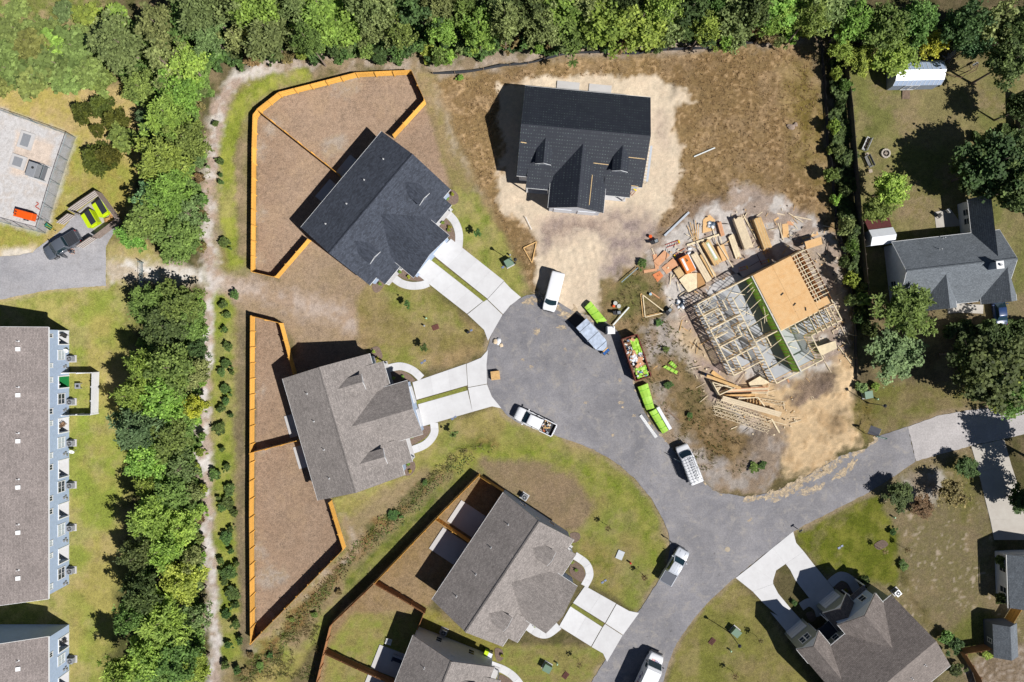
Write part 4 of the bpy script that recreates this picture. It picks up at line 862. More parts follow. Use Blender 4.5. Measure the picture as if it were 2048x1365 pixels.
# ------------------------------------------------------------ row houses on the left
def rowhouse(label, xbase, y_top, y_bot, slots, root_name='row_house', eave=4.9, partial=False):
    """slots: list of (patio y0, y1, window y0, y1, [upper window y0,y1 pairs], floor material)"""
    x = G2(xbase, 0)[0]; Y0 = G2(0, y_bot)[1]; Y1 = G2(0, y_top)[1]
    R = empty(root_name, (x, (Y0+Y1)/2, 0), 0, label, 'row house'); cy = (Y0+Y1)/2
    yv = lambda py: G2(0, py)[1]-cy
    wy0, wy1 = Y0-cy, Y1-cy; t = 0.16; D = 11.0
    ops = []
    for s in slots:
        ops.append((yv(s[1]), yv(s[0]), 0.0, 2.35))
    ops.sort()
    # lower wall between openings
    y = wy0
    for a, b, z0, z1 in ops:
        if a-y > 0.02: MB().box((-t/2, (y+a)/2, z1/2), (t, a-y, z1)).build('wall', SID_BLUE, R)
        y = b
    if wy1-y > 0.02: MB().box((-t/2, (y+wy1)/2, 2.35/2), (t, wy1-y, 2.35)).build('wall', SID_BLUE, R)
    MB().box((-t/2, (wy0+wy1)/2, (2.35+eave+0.1)/2), (t, wy1-wy0, eave+0.1-2.35)).build('wall', SID_BLUE, R)
    for s, yy in ((-1, wy0), (1, wy1)):
        MB().box((-D/2, yy-s*0.08, eave/2), (D-0.3, 0.16, eave)).build('wall', SID_BLUE, R)
        gable_wall(R, [(-0.1, yy-s*0.16, eave), (-D, yy-s*0.16, eave), (-D/2, yy-s*0.16, eave+2.5)], (0, s*0.16, 0), SID_BLUE)
    MB().box((-D+0.08, 0, eave/2), (0.16, wy1-wy0, eave)).build('wall', SID_BLUE, R)
    rr = eave+2.75
    ex = 0.3; g = 0.35
    MB().slab([(ex, wy0-g, eave+0.05), (ex, wy1+g, eave+0.05), (-D/2, wy1+g, rr), (-D/2, wy0-g, rr)], 0.16).build('roof_slope', ROOF_ROW[1], R)
    MB().slab([(-D-ex, wy0-g, eave+0.05), (-D-ex, wy1+g, eave+0.05), (-D/2, wy1+g, rr), (-D/2, wy0-g, rr)], 0.16).build('roof_slope', ROOF_ROW[1], R)
    MB().box((ex+0.05, 0, eave-0.05), (0.1, wy1-wy0+2*g, 0.12)).build('gutter', WHITE, R)
    for s in (-1, 1): MB().beam((ex, s*(wy1-wy0)/2+s*(g+0.02), eave-0.05), (-D/2, s*(wy1-wy0)/2+s*(g+0.02), rr-0.1), 0.04, 0.2).build('rake_board', WHITE, R)
    H_ = lambda xx: eave+0.05+(ex-xx)/(D/2+ex)*(rr-eave-0.05)
    for i, s in enumerate(slots):
        a, b = yv(s[1]), yv(s[0]); m = (a+b)/2
        P = MB().box((-0.9, m, 0.06), (1.8, b-a, 0.12)).build('patio_floor', s[5], R)
        MB().box((-1.85, m, 1.18), (0.1, b-a, 2.3)).build('patio_back_wall', SID_BLUE, R)
        d = MB().box((-1.78, m, 1.15), (0.05, 1.7, 2.05)).build('patio_door', WHITE, R)
        for q in (-0.42, 0.42): MB().box((-1.75, m+q, 1.15), (0.02, 0.66, 1.75)).build('pane', GLASS, d)
        for yy in (a, b): MB().box((-0.96, yy, 1.18), (1.7, 0.1, 2.3)).build('patio_side_wall', SID_BLUE, R)
        f = MB(); f.box((0.03, m, 2.38), (0.07, b-a+0.2, 0.14)); f.box((0.03, a-0.03, 1.16), (0.07, 0.14, 2.3)); f.box((0.03, b+0.03, 1.16), (0.07, 0.14, 2.3)); f.build('patio_trim', WHITE, R)
        if s[2]:
            a, b = yv(s[3]), yv(s[2]); window(R, (0, (a+b)/2, 1.75), (b-a)*0.92, 1.5, (0, 1), (1, 0), (2, 2), CURTAIN if i % 2 == 0 else GLASS)
        for ua, ub in s[4]:
            a, b = yv(ub), yv(ua); window(R, (0, (a+b)/2, 4.1), (b-a)*0.9, 0.95, (0, 1), (1, 0), (2, 1), (GLASS, CURTAIN)[(i+int(ua)) % 2])
        if s[2]:
            ym = (yv(s[2])+yv(s[3]))/2
            pipe_vent(R, -2.8, ym+2.0, H_(-2.8))
            MB().box((-2.8, ym+0.9, H_(-2.8)+0.1), (0.55, 0.55, 0.16), 0, ('Y', 0.45)).build('roof_vent', WHITE, R)
            for zz, yy in ((0.9, -1.6), (1.3, -1.75), (0.6, -2.0)):
                MB().box((0.07, ym+yy, zz), (0.14, 0.28, 0.36)).build('meter_box', ALU, R)
            MB().cyl((0.06, ym+2.1, 2.2), 0.09, 0.12, 10, axis='X').build('wall_light', WHITE, R)
    return R, x, cy
TURFM = M('green_turf_mat', A(24, 120, 60), 0.95, 0.15, 12)
sl_ = [(663, 689, 700, 720, [(668, 676), (727, 736)], CONC), (752, 775, 785, 807, [(755, 766), (817, 829)], TURFM), (835, 863, 871, 893, [(842, 852), (906, 917)], CONC),
       (917, 951, 957, 980, [(929, 941), (992, 1003)], CONC), (1003, 1031, 1041, 1065, [(1018, 1029), (1081, 1093)], CONC), (1090, 1119, 1127, 1150, [(1107, 1117), (1168, 1180)], CONC)]
RH1, rx1, ry1 = rowhouse('long blue-grey row house with brown roof along the left edge', 138.5, 661, 1168, [(a*1.0, b, c, d, [tuple(682.5+(q-682.5)*0.96 for q in z) for z in e], f) for a, b, c, d, e, f in sl_])
sl2 = [(1266, 1292, 1298, 1318, [(1280, 1290)], CONC), (1342, 1368, 1376, 1398, [(1342, 1354)], CONC), (1430, 1456, 1466, 1486, [], CONC)]
RH2, _, _ = rowhouse('second blue-grey row house at the lower left corner', 138.5, 1249, 1640, sl2)
for i, y in enumerate((718, 804, 886, 970, 1055, 1140)):
    ac_unit(G(146, y), 0, 'air conditioner behind the long row house, %s from the top' % ordinal(i+1), 'row house air conditioners')
ac_unit(G(147, 1318), 0, 'air conditioner behind the lower left row house', 'row house air conditioners')
def dish(loc, rz, label):
    r = empty('satellite_dish', loc, rz, label, 'satellite dish', 'satellite dishes')
    MB().tube([(0, 0, 0), (0, 0, 1.0)], 0.03, 8).build('mast', ALU, r)
    d = MB(); prof = [(0.0, 0.0), (0.15, 0.02), (0.28, 0.06), (0.36, 0.11)]
    ring = [[Vector((max(rr, .001)*math.cos(2*PI*j/16), max(rr, .001)*math.sin(2*PI*j/16), z)) for j in range(16)] for rr, z in prof]
    q = Matrix.Rotation(0.7, 3, 'X'); d.rings([[q @ v+Vector((0, 0, 1.05)) for v in rg] for rg in ring], False)
    o = d.build('reflector', WHITE, r, True); sm = o.modifiers.new('s', 'SOLIDIFY'); sm.thickness = 0.015
    MB().beam((0, 0, 1.05), (0, -0.35, 1.3), 0.03, 0.03).build('feed_arm', ALU, r)
dish(G(141, 701), 0.3, 'white satellite dish beside the topmost row house window'); dish(G(153, 901), 0.2, 'white satellite dish standing on the lawn below the fenced patio')
# ------------------------------------------------------------ timber frame under construction
LUM = M('fresh_lumber', A(252, 236, 202), 0.8, 0.16, 1.5, fine=16); LUM2 = M('fresh_lumber_amber', A(236, 196, 134), 0.8, 0.2, 1.5, fine=16)
OSB = M('osb_board', A(250, 214, 160), 0.85, 0.16, 1.2, col2=A(242, 196, 134), fine=26)
OSBP = M('osb_pinkish', A(240, 190, 150), 0.85, 0.16, 1.2, col2=A(226, 166, 120), fine=26)
ZIPG = M('green_sheathing', (0.42, 0.82, 0.10), 0.7, 0.08, 1.5)
SLABM = conc_mat('concrete_floor', (180, 182, 186), (164, 166, 170))
BROWN = M('sheathing_brown', A(170, 116, 70), 0.85, 0.15, 3)
C = [G(1390, 607.5, 2.8), G(1612.5, 498.7, 2.8), G(1682.9, 638.7, 2.8), G(1471, 753.6, 2.8)]
cc = sum(C, Vector((0, 0, 0)))/4; uu = ((C[1]-C[0])+(C[2]-C[3])).normalized(); aF = math.atan2(uu.y, uu.x)
FL = ((C[1]-C[0]).length+(C[2]-C[3]).length)/2/2; FS = ((C[3]-C[0]).length+(C[2]-C[1]).length)/4
FR = empty('unfinished_house', (cc.x, cc.y, 0), aF, 'timber framed house under construction with green party wall and board deck', 'unfinished house')
fF = Frame(cc.x, cc.y, aF)
WX0, WX1, WY = -3.75, 3.75, -FS-3.8
fl = MB(); fl.prism([(-FL-0.05, -FS-0.05), (WX0-0.05, -FS-0.05), (WX0-0.05, WY-0.05), (WX1+0.05, WY-0.05), (WX1+0.05, -FS-0.05), (FL+0.05, -FS-0.05), (FL+0.05, FS+0.05), (-FL-0.05, FS+0.05)], -0.1, 0.15)
fl.build('floor_slab', SLABM, FR); MB().box((7.4, 1.6, 1.2), (2.2, 8.6, 0.03)).build('floor_sheet', BROWN, FR)
STUD = MB().box((0, 0, 0), (0.06, 0.12, 1)).build('stud', LUM, FR).data
bpy.data.objects.remove(bpy.data.objects['stud'])
nstud = 0
def stud_wall(a, b, h=2.65, sp=0.48, z0=0.15, dbl=True, gaps=()):
    global nstud
    a = Vector(a); b = Vector(b); d = b-a; L = d.length; rz = math.atan2(d.y, d.x); m = (a+b)/2
    MB().box((m.x, m.y, z0+h-0.03), (L, 0.15, 0.09), rz).build('top_plate', LUM, FR)
    MB().box((m.x, m.y, z0+0.02), (L, 0.1, 0.045), rz).build('bottom_plate', LUM2, FR)
    k = max(1, round(L/sp))
    for i in range(k+1):
        t = i/k
        if any(g0 < t*L < g1 for g0, g1 in gaps): continue
        o = bpy.data.objects.new('stud', STUD); COL.objects.link(o); o.parent = FR; p = a+d*t
        o.location = (p.x, p.y, z0+h/2); o.rotation_euler = (0, 0, rz); o.scale = (1, 1, h-0.1); nstud += 1
e = 0.06
stud_wall((-FL+e, -FS+e), (-FL+e, FS-e)); stud_wall((-FL+0.1, FS-e), (0, FS-e), gaps=((3.2, 4.9),)); stud_wall((0.1, FS-e), (FL-0.1, FS-e))
stud_wall((-FL+0.1, -FS+e), (WX0, -FS+e), gaps=((2.0, 3.4),)); stud_wall((WX0, -FS), (WX0, WY+e)); stud_wall((WX0+0.1, WY+e), (WX1-0.1, WY+e), gaps=((0.5, 3.1), (4.2, 6.8)))
stud_wall((WX1, -FS), (WX1, WY+e)); stud_wall((WX1, -FS+e), (FL-0.1, -FS+e)); stud_wall((FL-e, -FS+e), (FL-e, FS-e))
# partitions, west unit then east unit
for a, b in (((WX0, -FS), (WX0, 4.3)), ((-FL+0.1, 1.6), (WX0, 1.6)), ((-FL+0.1, -1.2), (-5.0, -1.2)), ((-6.3, -1.2), (-6.3, -3.4)), ((-5.0, -1.2), (-5.0, 0.4)), ((-5.0, 0.4), (WX0, 0.4)), ((-FL+0.1, -3.4), (WX0, -3.4)), ((-5.2, 3.0), (-5.2, 4.6)), ((WX0, -2.9), (-0.1, -2.9)),
             ((0.2, -3.1), (FL, -3.1)), ((4.6, -3.1), (4.6, -FS)), ((6.2, -3.1), (6.2, -FS)), ((2.4, -3.1), (2.4, -4.6)), ((-FL+0.1, 3.8), (-6.2, 3.8)), ((-6.2, 1.6), (-6.2, 3.8)), ((-7.2, -3.4), (-7.2, -FS)), ((-5.4, -3.4), (-5.4, -4.8)), ((-2.0, -2.9), (-2.0, -4.4)), ((7.4, -3.1), (7.4, -4.6)), ((-FL+0.1, 0.2), (-6.6, 0.2))):
    stud_wall(a, b, sp=0.52)
# green sheathed party wall
pw = MB().box((0, (FS+WY)/2, 1.62), (0.05, FS-WY, 2.95)).build('party_wall', ZIPG, FR)
for i in range(28):
    y = FS-0.25-i*(FS-WY-0.4)/27
    MB().box((-0.07, y, 1.6), (0.09, 0.045, 2.9)).build('stud', LUM2, FR); nstud += 1
MB().box((-0.02, (FS+WY)/2, 3.13), (0.16, FS-WY, 0.06)).build('top_plate', M('white_top_plate', A(240, 236, 226), 0.8), FR)
MB().box((-0.13, (FS+WY)/2, 3.0), (0.06, FS-WY, 0.09)).build('ledger', M('ledger_grey', A(120, 128, 118), 0.8), FR)
# braces
for a, b in (((-3.7, 4.0, 2.6), (-0.2, 4.9, 2.75)), ((-3.7, 1.2, 2.6), (-0.2, 2.2, 2.75)), ((-3.6, -0.6, 2.6), (-0.2, -0.2, 2.75)), ((-3.6, -4.9, 2.6), (-0.2, -4.2, 2.75)), ((-3.6, -7.2, 2.6), (-0.2, -6.8, 2.75)), ((-1.0, 3.4, 0.3), (-3.6, 5.0, 2.6)), ((-1.4, 0.2, 0.3), (-3.6, 2.3, 2.6)), ((-2.0, -5.6, 0.3), (-0.2, -8.4, 2.7)), ((-8.5, 3.8, 2.6), (-5.6, 5.4, 0.3)), ((0.3, -5.0, 2.75), (3.6, -6.2, 0.4)), ((0.3, -8.2, 2.75), (3.6, -7.4, 2.6)), ((2.0, -6.9, 0.3), (0.3, -5.6, 2.8)), ((-8.5, 0.2, 2.6), (-6.4, 1.4, 0.3)), ((-8.5, -4.8, 2.6), (-6.0, -5.9, 0.3))):
    MB().beam(a, b, 0.07, 0.045).build('brace', LUM, FR)
rb_ = random.Random(9)
for k in range(26):
    x = rb_.uniform(-8.4, -0.6); y = rb_.uniform(-FS+0.5, FS-0.6); t = rb_.uniform(0, PI); L = rb_.uniform(1.2, 3.2)
    MB().beam((x, y, 2.55), (max(-8.6, min(-0.2, x+L*math.cos(t))), max(-FS, min(FS, y+L*math.sin(t))), rb_.choice([0.3, 2.6, 2.6])), 0.06, 0.045).build('brace', LUM, FR)
for k in range(9): MB().beam((-8.6, 5.4-k*0.62, 2.85), (-6.3, 5.4-k*0.62, 2.85), 0.05, 0.14).build('ceiling_joist', LUM, FR)
# deck of boards over the east unit with floor trusses showing
dk = [(0.14, FS), (6.2, FS), (6.2, -1.6), (8.15, -1.6), (8.15, -2.75), (3.9, -2.75), (3.9, -3.0), (0.14, -3.0)]
ys = [FS, FS-2.44, FS-4.88, -1.55, -3.0]; 
for i in range(5):
    y1 = FS-i*1.83; y0 = max(y1-1.82, -3.0)
    for x0, x1 in ((0.14, 3.15), (3.17, 6.2)):
        MB().box(((x0+x1)/2, (y0+y1)/2, 3.16), (x1-x0, y1-y0, 0.025)).build('deck_board', OSB, FR)
MB().box((7.15, -2.2, 3.16), (1.95, 1.1, 0.025)).build('deck_board', OSB, FR)
for i in range(14):
    y = FS-0.2-i*0.62
    if y < -1.5: break
    t = MB(); t.box((7.45, y, 3.12), (2.45, 0.09, 0.045)); t.box((7.45, y, 2.82), (2.45, 0.09, 0.04))
    for k in range(5): t.beam((6.3+k*0.48, y, 2.82), (6.54+k*0.48, y, 3.1), 0.05, 0.035); t.beam((6.54+k*0.48, y, 3.1), (6.78+k*0.48, y, 2.82), 0.05, 0.035)
    t.build('floor_truss', LUM, FR)
for x in (6.55, 6.95): MB().box((x, 1.9, 3.17), (0.09, 7.6, 0.04)).build('blocking', LUM, FR)
for i in range(5): MB().box((4.6+i*0.8, -4.5, 2.95), (0.09, 2.9, 0.2)).build('ceiling_joist', LUM, FR)
MB().box((7.5, -3.0, 2.9), (2.2, 0.04, 0.4)).build('rim_board', BROWN, FR)
MB().box((8.55, 1.8, 2.95), (0.05, 8.4, 0.36)).build('rim_board', BROWN, FR); MB().box((8.1, -2.0, 0.18), (1.1, 2.1, 0.04)).build('floor_sheet', BROWN, FR)
for x, y, r_ in ((3.5, -0.6, 0.4), (4.6, -1.9, 1.2), (2.6, 1.5, 0.3)): MB().box((x, y, 3.23), (0.5, 0.12, 0.1), r_).build('offcut', M('tool_dark', A(50, 50, 50), 0.7), FR)
def sheathing(x0, x1, z0=0.15, z1=2.8): MB().box(((x0+x1)/2, FS+0.035, (z0+z1)/2), (x1-x0, 0.03, z1-z0)).build('sheathing', OSB, FR)
sheathing(0.2, 2.4); sheathing(2.42, 3.3); sheathing(3.3, 5.2, 2.1); sheathing(5.2, 8.3)
sheet('patio', [(1462, 540), (1466, 533), (1500, 515), (1523, 503), (1537, 528), (1485, 556)], 0.06, CONC_MID)
sheet('patio', [(1410, 578), (1440, 560), (1478, 545), (1492, 566), (1440, 595), (1420, 600)], 0.06, CONC_MID)

# ------------------------------------------------------------ fences
FENCE_NEW = M('fence_new_pine', A(224, 168, 80), 0.8, 0.16, 2.2, fine=14, orand=0.2); FENCE_OLD = M('fence_aged_pine', A(178, 128, 86), 0.85, 0.2, 2.2, fine=14, orand=0.2)
FENCE_GREY = M('fence_grey', A(150, 128, 108), 0.9, 0.22, 2.5, fine=14); FENCE_DARK = M('fence_dark', A(112, 100, 88), 0.95, 0.25, 2.5, fine=14)
def panel_mesh(mat, h=1.8, L=2.4):
    key = 'panel_'+mat.name
    if key in MATS: return MATS[key]
    prof = []; k = 16; wb = L/k
    for i in range(k):
        x = i*wb; d = 0.003*((i*7) % 3)
        prof += [(x+0.002, -0.004), (x+0.012, -0.014-d), (x+wb-0.012, -0.014-d), (x+wb-0.002, -0.004)]
    prof += [(x_, -y_) for x_, y_ in prof[::-1]]
    n = len(prof); mb = MB()
    vs = [(p[0], p[1], 0.04) for p in prof]+[(p[0], p[1], h+0.012*((int(p[0]/wb)*5) % 3)) for p in prof]
    m = n//2; fs = [(i, (i+1) % n, n+(i+1) % n, n+i) for i in range(n)]
    fs += [(n+i, n+i+1, n+n-2-i, n+n-1-i) for i in range(m-1)]
    mb.add(vs, fs); o = mb.build('panel', mat); MATS[key] = o.data; bpy.data.objects.remove(o)
    return MATS[key]
def unit_mesh(key, mat, d):
    k = key+mat.name
    if k not in MATS:
        o = MB().box((0, 0, 0), d).build('u', mat); MATS[k] = o.data; bpy.data.objects.remove(o)
    return MATS[k]
def inst(name, me, parent, loc, rz=0, sc=(1, 1, 1)):
    o = bpy.data.objects.new(name, me); COL.objects.link(o); o.parent = parent; o.location = loc; o.rotation_euler = (0, 0, rz); o.scale = sc
    return o
def fence(label, px, mat, side=1, rails=3, h=1.8, group='wooden yard fences', skip_last=False):
    """side: +1 rails on the left of travel, -1 on the right"""
    pts = [Vector(G2(*p)) for p in px]
    R = empty('fence', (pts[0].x, pts[0].y, 0), 0, label, 'fence', group); o0 = pts[0]
    pm = panel_mesh(mat, h); post = unit_mesh('post', mat, (0.12, 0.16, 1)); rail = unit_mesh('rail', mat, (1, 0.04, 0.09))
    for a, b in zip(pts[:-1], pts[1:]):
        d = b-a; L = d.length; k = max(1, round(L/2.4)); rz = math.atan2(d.y, d.x); nrm = Vector((-d.y, d.x)).normalized()*side; st = d/k; bl = L/k
        for i in range(k):
            p = a+st*i-o0
            inst('panel', pm, R, (p.x, p.y, 0), rz, (bl/2.4, 1, 1))
            q = p+nrm*0.085; inst('post', post, R, (q.x, q.y, 0.9), rz, (1, 1, 1.86))
            m = p+st/2+nrm*0.04
            for r in range(rails): inst('rail', rail, R, (m.x, m.y, 0.3+r*(1.3/(rails-1))), rz, (bl-0.12, 1, 1))
    p = pts[-1]-o0; inst('post', post, R, (p.x, p.y, 0.9), 0, (1, 1, 1.86))
    return R
fence('new pine fence curving round the charcoal roofed house, left and top runs', [(558, 557), (511, 546), (513, 300), (515, 238), (525, 225), (565, 194), (628, 178), (718, 155), (826, 150), (852, 209), (790, 277)], FENCE_NEW, -1)
fence('short new pine fence running from that yard to the charcoal roofed house', [(558, 557), (622, 483)], FENCE_NEW, 1)
fence('thin new pine divider fence crossing the charcoal roofed house yard', [(523, 228), (682, 354)], FENCE_NEW, 1)
fence('long straight new pine fence beside the hedge row, returning at top', [(594, 748), (567, 647), (510, 633), (509, 850), (508, 1030), (510, 1278)], FENCE_NEW, 1)
fence('new pine fence on the slanted lower side of the taupe roofed house yard', [(510, 1278), (692, 1093), (664, 1001)], FENCE_NEW, 1)
fence('new pine divider fence behind the taupe roofed house by the turning circle', [(508, 903), (600, 879)], FENCE_NEW, -1)
fence('pine fence along the swale behind the taupe house with large patios', [(1008, 980), (958, 948), (877, 1030), (754, 1159)], FENCE_NEW, 1)
fence('pine divider fence between the two large patios', [(874, 1034), (941, 1080)], FENCE_NEW, -1)
fence('aged pine fence closing the bottom yards, bending beside the ditch', [(754, 1159), (666, 1243), (652, 1300), (633, 1380)], FENCE_OLD, 1)
fence('aged pine divider fence below the large patios', [(752, 1160), (800, 1187), (851, 1217)], FENCE_OLD, 1)
fence('aged pine divider fence in the bottom yard by the hot tub', [(656, 1298), (720, 1328), (790, 1358)], FENCE_OLD, 1)
fence('tiny aged fence link between the two lower taupe roofed houses', [(851, 1217), (838, 1249)], FENCE_OLD, 1)
fence('weathered dark board fence between building site and neighbour garden', [(1680, 62), (1684, 138), (1694, 220), (1704, 342), (1710, 418), (1716, 484), (1724, 568), (1735, 640)], FENCE_DARK, 1)
fence('weathered dark fence at the top right edge of the garden', [(2029, 190), (2030, 262)], FENCE_DARK, 1)
fence('orange stained fence beside the small shed, lower right', [(1915, 1297), (1975, 1287)], FENCE_OLD, -1)
fence('orange stained fence running down behind the brown roofed house', [(1917, 1300), (1945, 1345), (1960, 1390)], FENCE_OLD, 1)
fence('short orange fence between the small shed and the right edge house', [(2008, 1238), (2024, 1212)], FENCE_NEW, 1)
# white vinyl fence
VINYL = M('white_vinyl', A(244, 244, 246), 0.5, 0.03, 3)
fence('white vinyl fence boxing in the row house patio garden', [(139, 745), (199, 745), (197, 828), (139, 829)], VINYL, -1, group=None, rails=2)
# silt fence
SILT = M('silt_fabric', A(58, 60, 64), 0.9, 0.2, 3)
def silt(label, px, h=0.55):
    pts = [Vector(G2(*p)) for p in smooth_poly(px, False, 4)]
    R = empty('silt_fence', (pts[0].x, pts[0].y, 0), 0, label, 'silt fence', 'silt fences'); o0 = pts[0]
    mb = MB(); top = []
    for i, p in enumerate(pts):
        d = (pts[min(i+1, len(pts)-1)]-pts[max(i-1, 0)]).normalized(); nrm = Vector((-d.y, d.x)); q = p-o0; j = rnd.uniform(-0.08, 0.08)
        t = q+nrm*(0.12+j)
        top.append([(q.x, q.y, 0), (q.x+0.02, q.y+0.02, 0), (t.x+0.02, t.y+0.02, h+j), (t.x, t.y, h+j)])
    mb.rings(top); mb.build('fabric', SILT, R)
    for i in range(0, len(pts), 3):
        q = pts[i]-o0; MB().box((q.x, q.y, 0.45), (0.05, 0.05, 0.9)).build('stake', FENCE_GREY, R)
silt('black silt fence winding below the woods at the top', [(866, 149), (928, 147), (1005, 134), (1056, 129), (1100, 118), (1141, 109), (1220, 107), (1269, 110), (1315, 103), (1405, 99), (1469, 90), (1508, 88), (1595, 80)])
silt('black silt fence down the right side of the dry grass field', [(1640, 85), (1647, 180), (1653, 282), (1660, 340), (1674, 463), (1684, 504), (1695, 560), (1706, 640), (1708, 700), (1710, 760)])

# ------------------------------------------------------------ sheds and right edge house
METW_SHADE = M('white_metal_shade_tint', A(168, 184, 208), 0.5, 0.04, 3)  # white metal with slope shade and sky reflection put into the colour
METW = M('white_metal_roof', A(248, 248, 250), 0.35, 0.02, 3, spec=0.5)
def barn_shed():
    a = G(1771, 176, 0.0); b = G(1863, 176, 0.0)
    c0 = G(1817, 155, 0)
    R = empty('barn_shed', (c0.x, c0.y-0.2, 0), 0.02, 'white gambrel roofed garden shed with double doors and ramp', 'shed')
    L, Wd = 6.6, 3.3; prof = [(-Wd/2, 2.0), (-Wd*0.36, 2.75), (0, 3.3), (Wd*0.36, 2.75), (Wd/2, 2.0)]
    for (y0, z0), (y1, z1) in zip(prof[:-1], prof[1:]):
        MB().slab([(-L/2-0.15, y0*1.06, z0), (L/2+0.15, y0*1.06, z0), (L/2+0.15, y1*1.06, z1), (-L/2-0.15, y1*1.06, z1)], 0.05).build('roof_slope', METW if y0 < 0 and z0 > 2.1 else METW_SHADE, R)
        k = 22
        rb = MB()
        for i in range(k+1):
            x = -L/2-0.15+(L+0.3)*i/k
            MB().beam((x, y0*1.06, z0+0.02), (x, y1*1.06, z1+0.02), 0.04, 0.03).build('roof_rib', METW, R) if i % 2 == 0 else None
    gr = siding('shed_grey', A(150, 160, 176))
    for y in (-Wd/2, Wd/2): wallbox(R, (-L/2, y), (L/2, y), 0.15, 2.05, gr, 0.08)
    for x in (-L/2, L/2): MB().plate([(x-0.04, y, z) for y, z in [(-Wd/2, 0.15)]+[(a, b-0.05) for a, b in prof]+[(Wd/2, 0.15)]], (0.08, 0, 0)).build('gable_wall', gr, R)
    window(R, (-L/2-0.04, 0.2, 1.7), 0.6, 0.7, (0, 1), (-1, 0))
    for i, x in enumerate((-1.0, 0.05)):
        d = MB().box((x-0.05, -Wd/2-0.06, 1.1), (0.98, 0.05, 1.75)).build('door', gr, R)
        tr = MB(); tr.box((x-0.05, -Wd/2-0.1, 1.95), (0.98, 0.03, 0.1)); tr.box((x-0.05, -Wd/2-0.1, 0.28), (0.98, 0.03, 0.1)); tr.box((x-0.5, -Wd/2-0.1, 1.1), (0.1, 0.03, 1.55)); tr.box((x+0.4, -Wd/2-0.1, 1.1), (0.1, 0.03, 1.55)); tr.build('door_trim', WHITE, d)
    for i in range(7): MB().box((-0.95+i*0.16, -Wd/2-0.75, 0.12), (0.145, 1.2, 0.04), 0, ('X', 0.1)).build('ramp_board', FENCE_GREY, R)
barn_shed()
f0 = G(1748, 478)
SM = empty('garden_shed', (f0.x, f0.y, 0), 0.12, 'small white shed with maroon lean-to roof beside the dark fence', 'shed')
MAROON = M('maroon_roof', A(110, 58, 56), 0.8, 0.2, 4, fine=12)
for y in (-1.15, 1.15): MB().slab([(-1.75, y, 2.1), (1.75, y, 2.1), (1.75, 0, 2.8), (-1.75, 0, 2.8)], 0.06).build('roof_slope', M('white_shed_roof', A(238, 240, 244), 0.6, 0.05, 3), SM)
MB().slab([(-1.7, 1.2, 1.95), (1.7, 1.2, 1.95), (1.7, 2.6, 1.5), (-1.9, 2.9, 1.4)], 0.06).build('lean_to_roof', MAROON, SM)
for a, b in (((-1.6, -1.0), (1.6, -1.0)), ((-1.6, 1.0), (1.6, 1.0)), ((-1.6, -1.0), (-1.6, 1.0)), ((1.6, -1.0), (1.6, 1.0))): wallbox(SM, a, b, 0, 2.1, siding('shed_grey', A(150, 160, 176)), 0.08)
for x in (-1.6, 1.6): gable_wall(SM, [(x-0.04, -1, 2.1), (x-0.04, 1, 2.1), (x-0.04, 0, 2.7)], (0.08, 0, 0), SID_WHITE); MB().box((x, 2.4, 0.75), (0.1, 0.1, 1.5)).build('post', FENCE_GREY, SM)
MB().box((1.66, 0.2, 0.95), (0.05, 0.9, 1.8)).build('door', SID_WHITE, SM)
# right edge house and its shed
q0 = G(2013, 1110, 2.9); 
RE = empty('house', (q0.x, q0.y, 0), 0.03, 'grey roofed house cut off at the right edge beside the old driveway', 'house')
MB().slab([(0, 0, 2.9), (0.25, -7.6, 2.9), (5, -7.6, 5.6), (5, 0, 5.6)], 0.14).build('roof_slope', ROOF_SLATE[1], RE); MB().slab([(10, 0, 2.9), (10, -7.6, 2.9), (5, -7.6, 5.6), (5, 0, 5.6)], 0.14).build('roof_slope', ROOF_SLATE[1], RE)
MB().box((-0.03, -3.8, 2.82), (0.05, 7.6, 0.16)).build('gutter', WHITE, RE)
for a, b in (((0.4, -0.4), (0.4, -7.2)), ((0.4, -0.4), (9.6, -0.4)), ((0.4, -7.2), (9.6, -7.2)), ((9.6, -0.4), (9.6, -7.2))): wallbox(RE, a, b, 0, 2.95, SID_LIGHT)
for y in (-0.4, -7.2): gable_wall(RE, [(0.5, y-0.07, 2.95), (9.5, y-0.07, 2.95), (5, y-0.07, 5.35)], (0, 0.14, 0), SID_LIGHT)
window(RE, (0.33, -2.4, 1.6), 0.9, 1.3, (0, 1), (-1, 0)); window(RE, (0.33, -5.4, 1.6), 0.9, 1.3, (0, 1), (-1, 0)); MB().box((4, -0.3, 1.1), (4.6, 0.06, 2.1)).build('garage_door', GARAGE, RE)
q1 = G(1993, 1268, 0)
SD = empty('garden_shed', (q1.x-0.3, q1.y, 0), 0.04, 'grey shingled garden shed with small deck in the lower right corner', 'shed')
for x in (-1.75, 1.75): MB().slab([(x, -2.4, 2.2), (x, 2.4, 2.2), (0, 2.4, 3.3), (0, -2.4, 3.3)], 0.1).build('roof_slope', ROOF_SLATE[1], SD)
DKG = siding('shed_dark_grey', A(96, 104, 116))
for a, b in (((-1.55, -2.2), (-1.55, 2.2)), ((1.55, -2.2), (1.55, 2.2)), ((-1.55, 2.2), (1.55, 2.2)), ((-1.55, -2.2), (1.55, -2.2))): wallbox(SD, a, b, 0, 2.25, DKG, 0.1)
for y in (-2.2, 2.2): gable_wall(SD, [(-1.5, y-0.05, 2.25), (1.5, y-0.05, 2.25), (0, y-0.05, 3.15)], (0, 0.1, 0), DKG)
window(SD, (-1.6, -0.3, 1.3), 0.6, 0.8, (0, 1), (-1, 0))
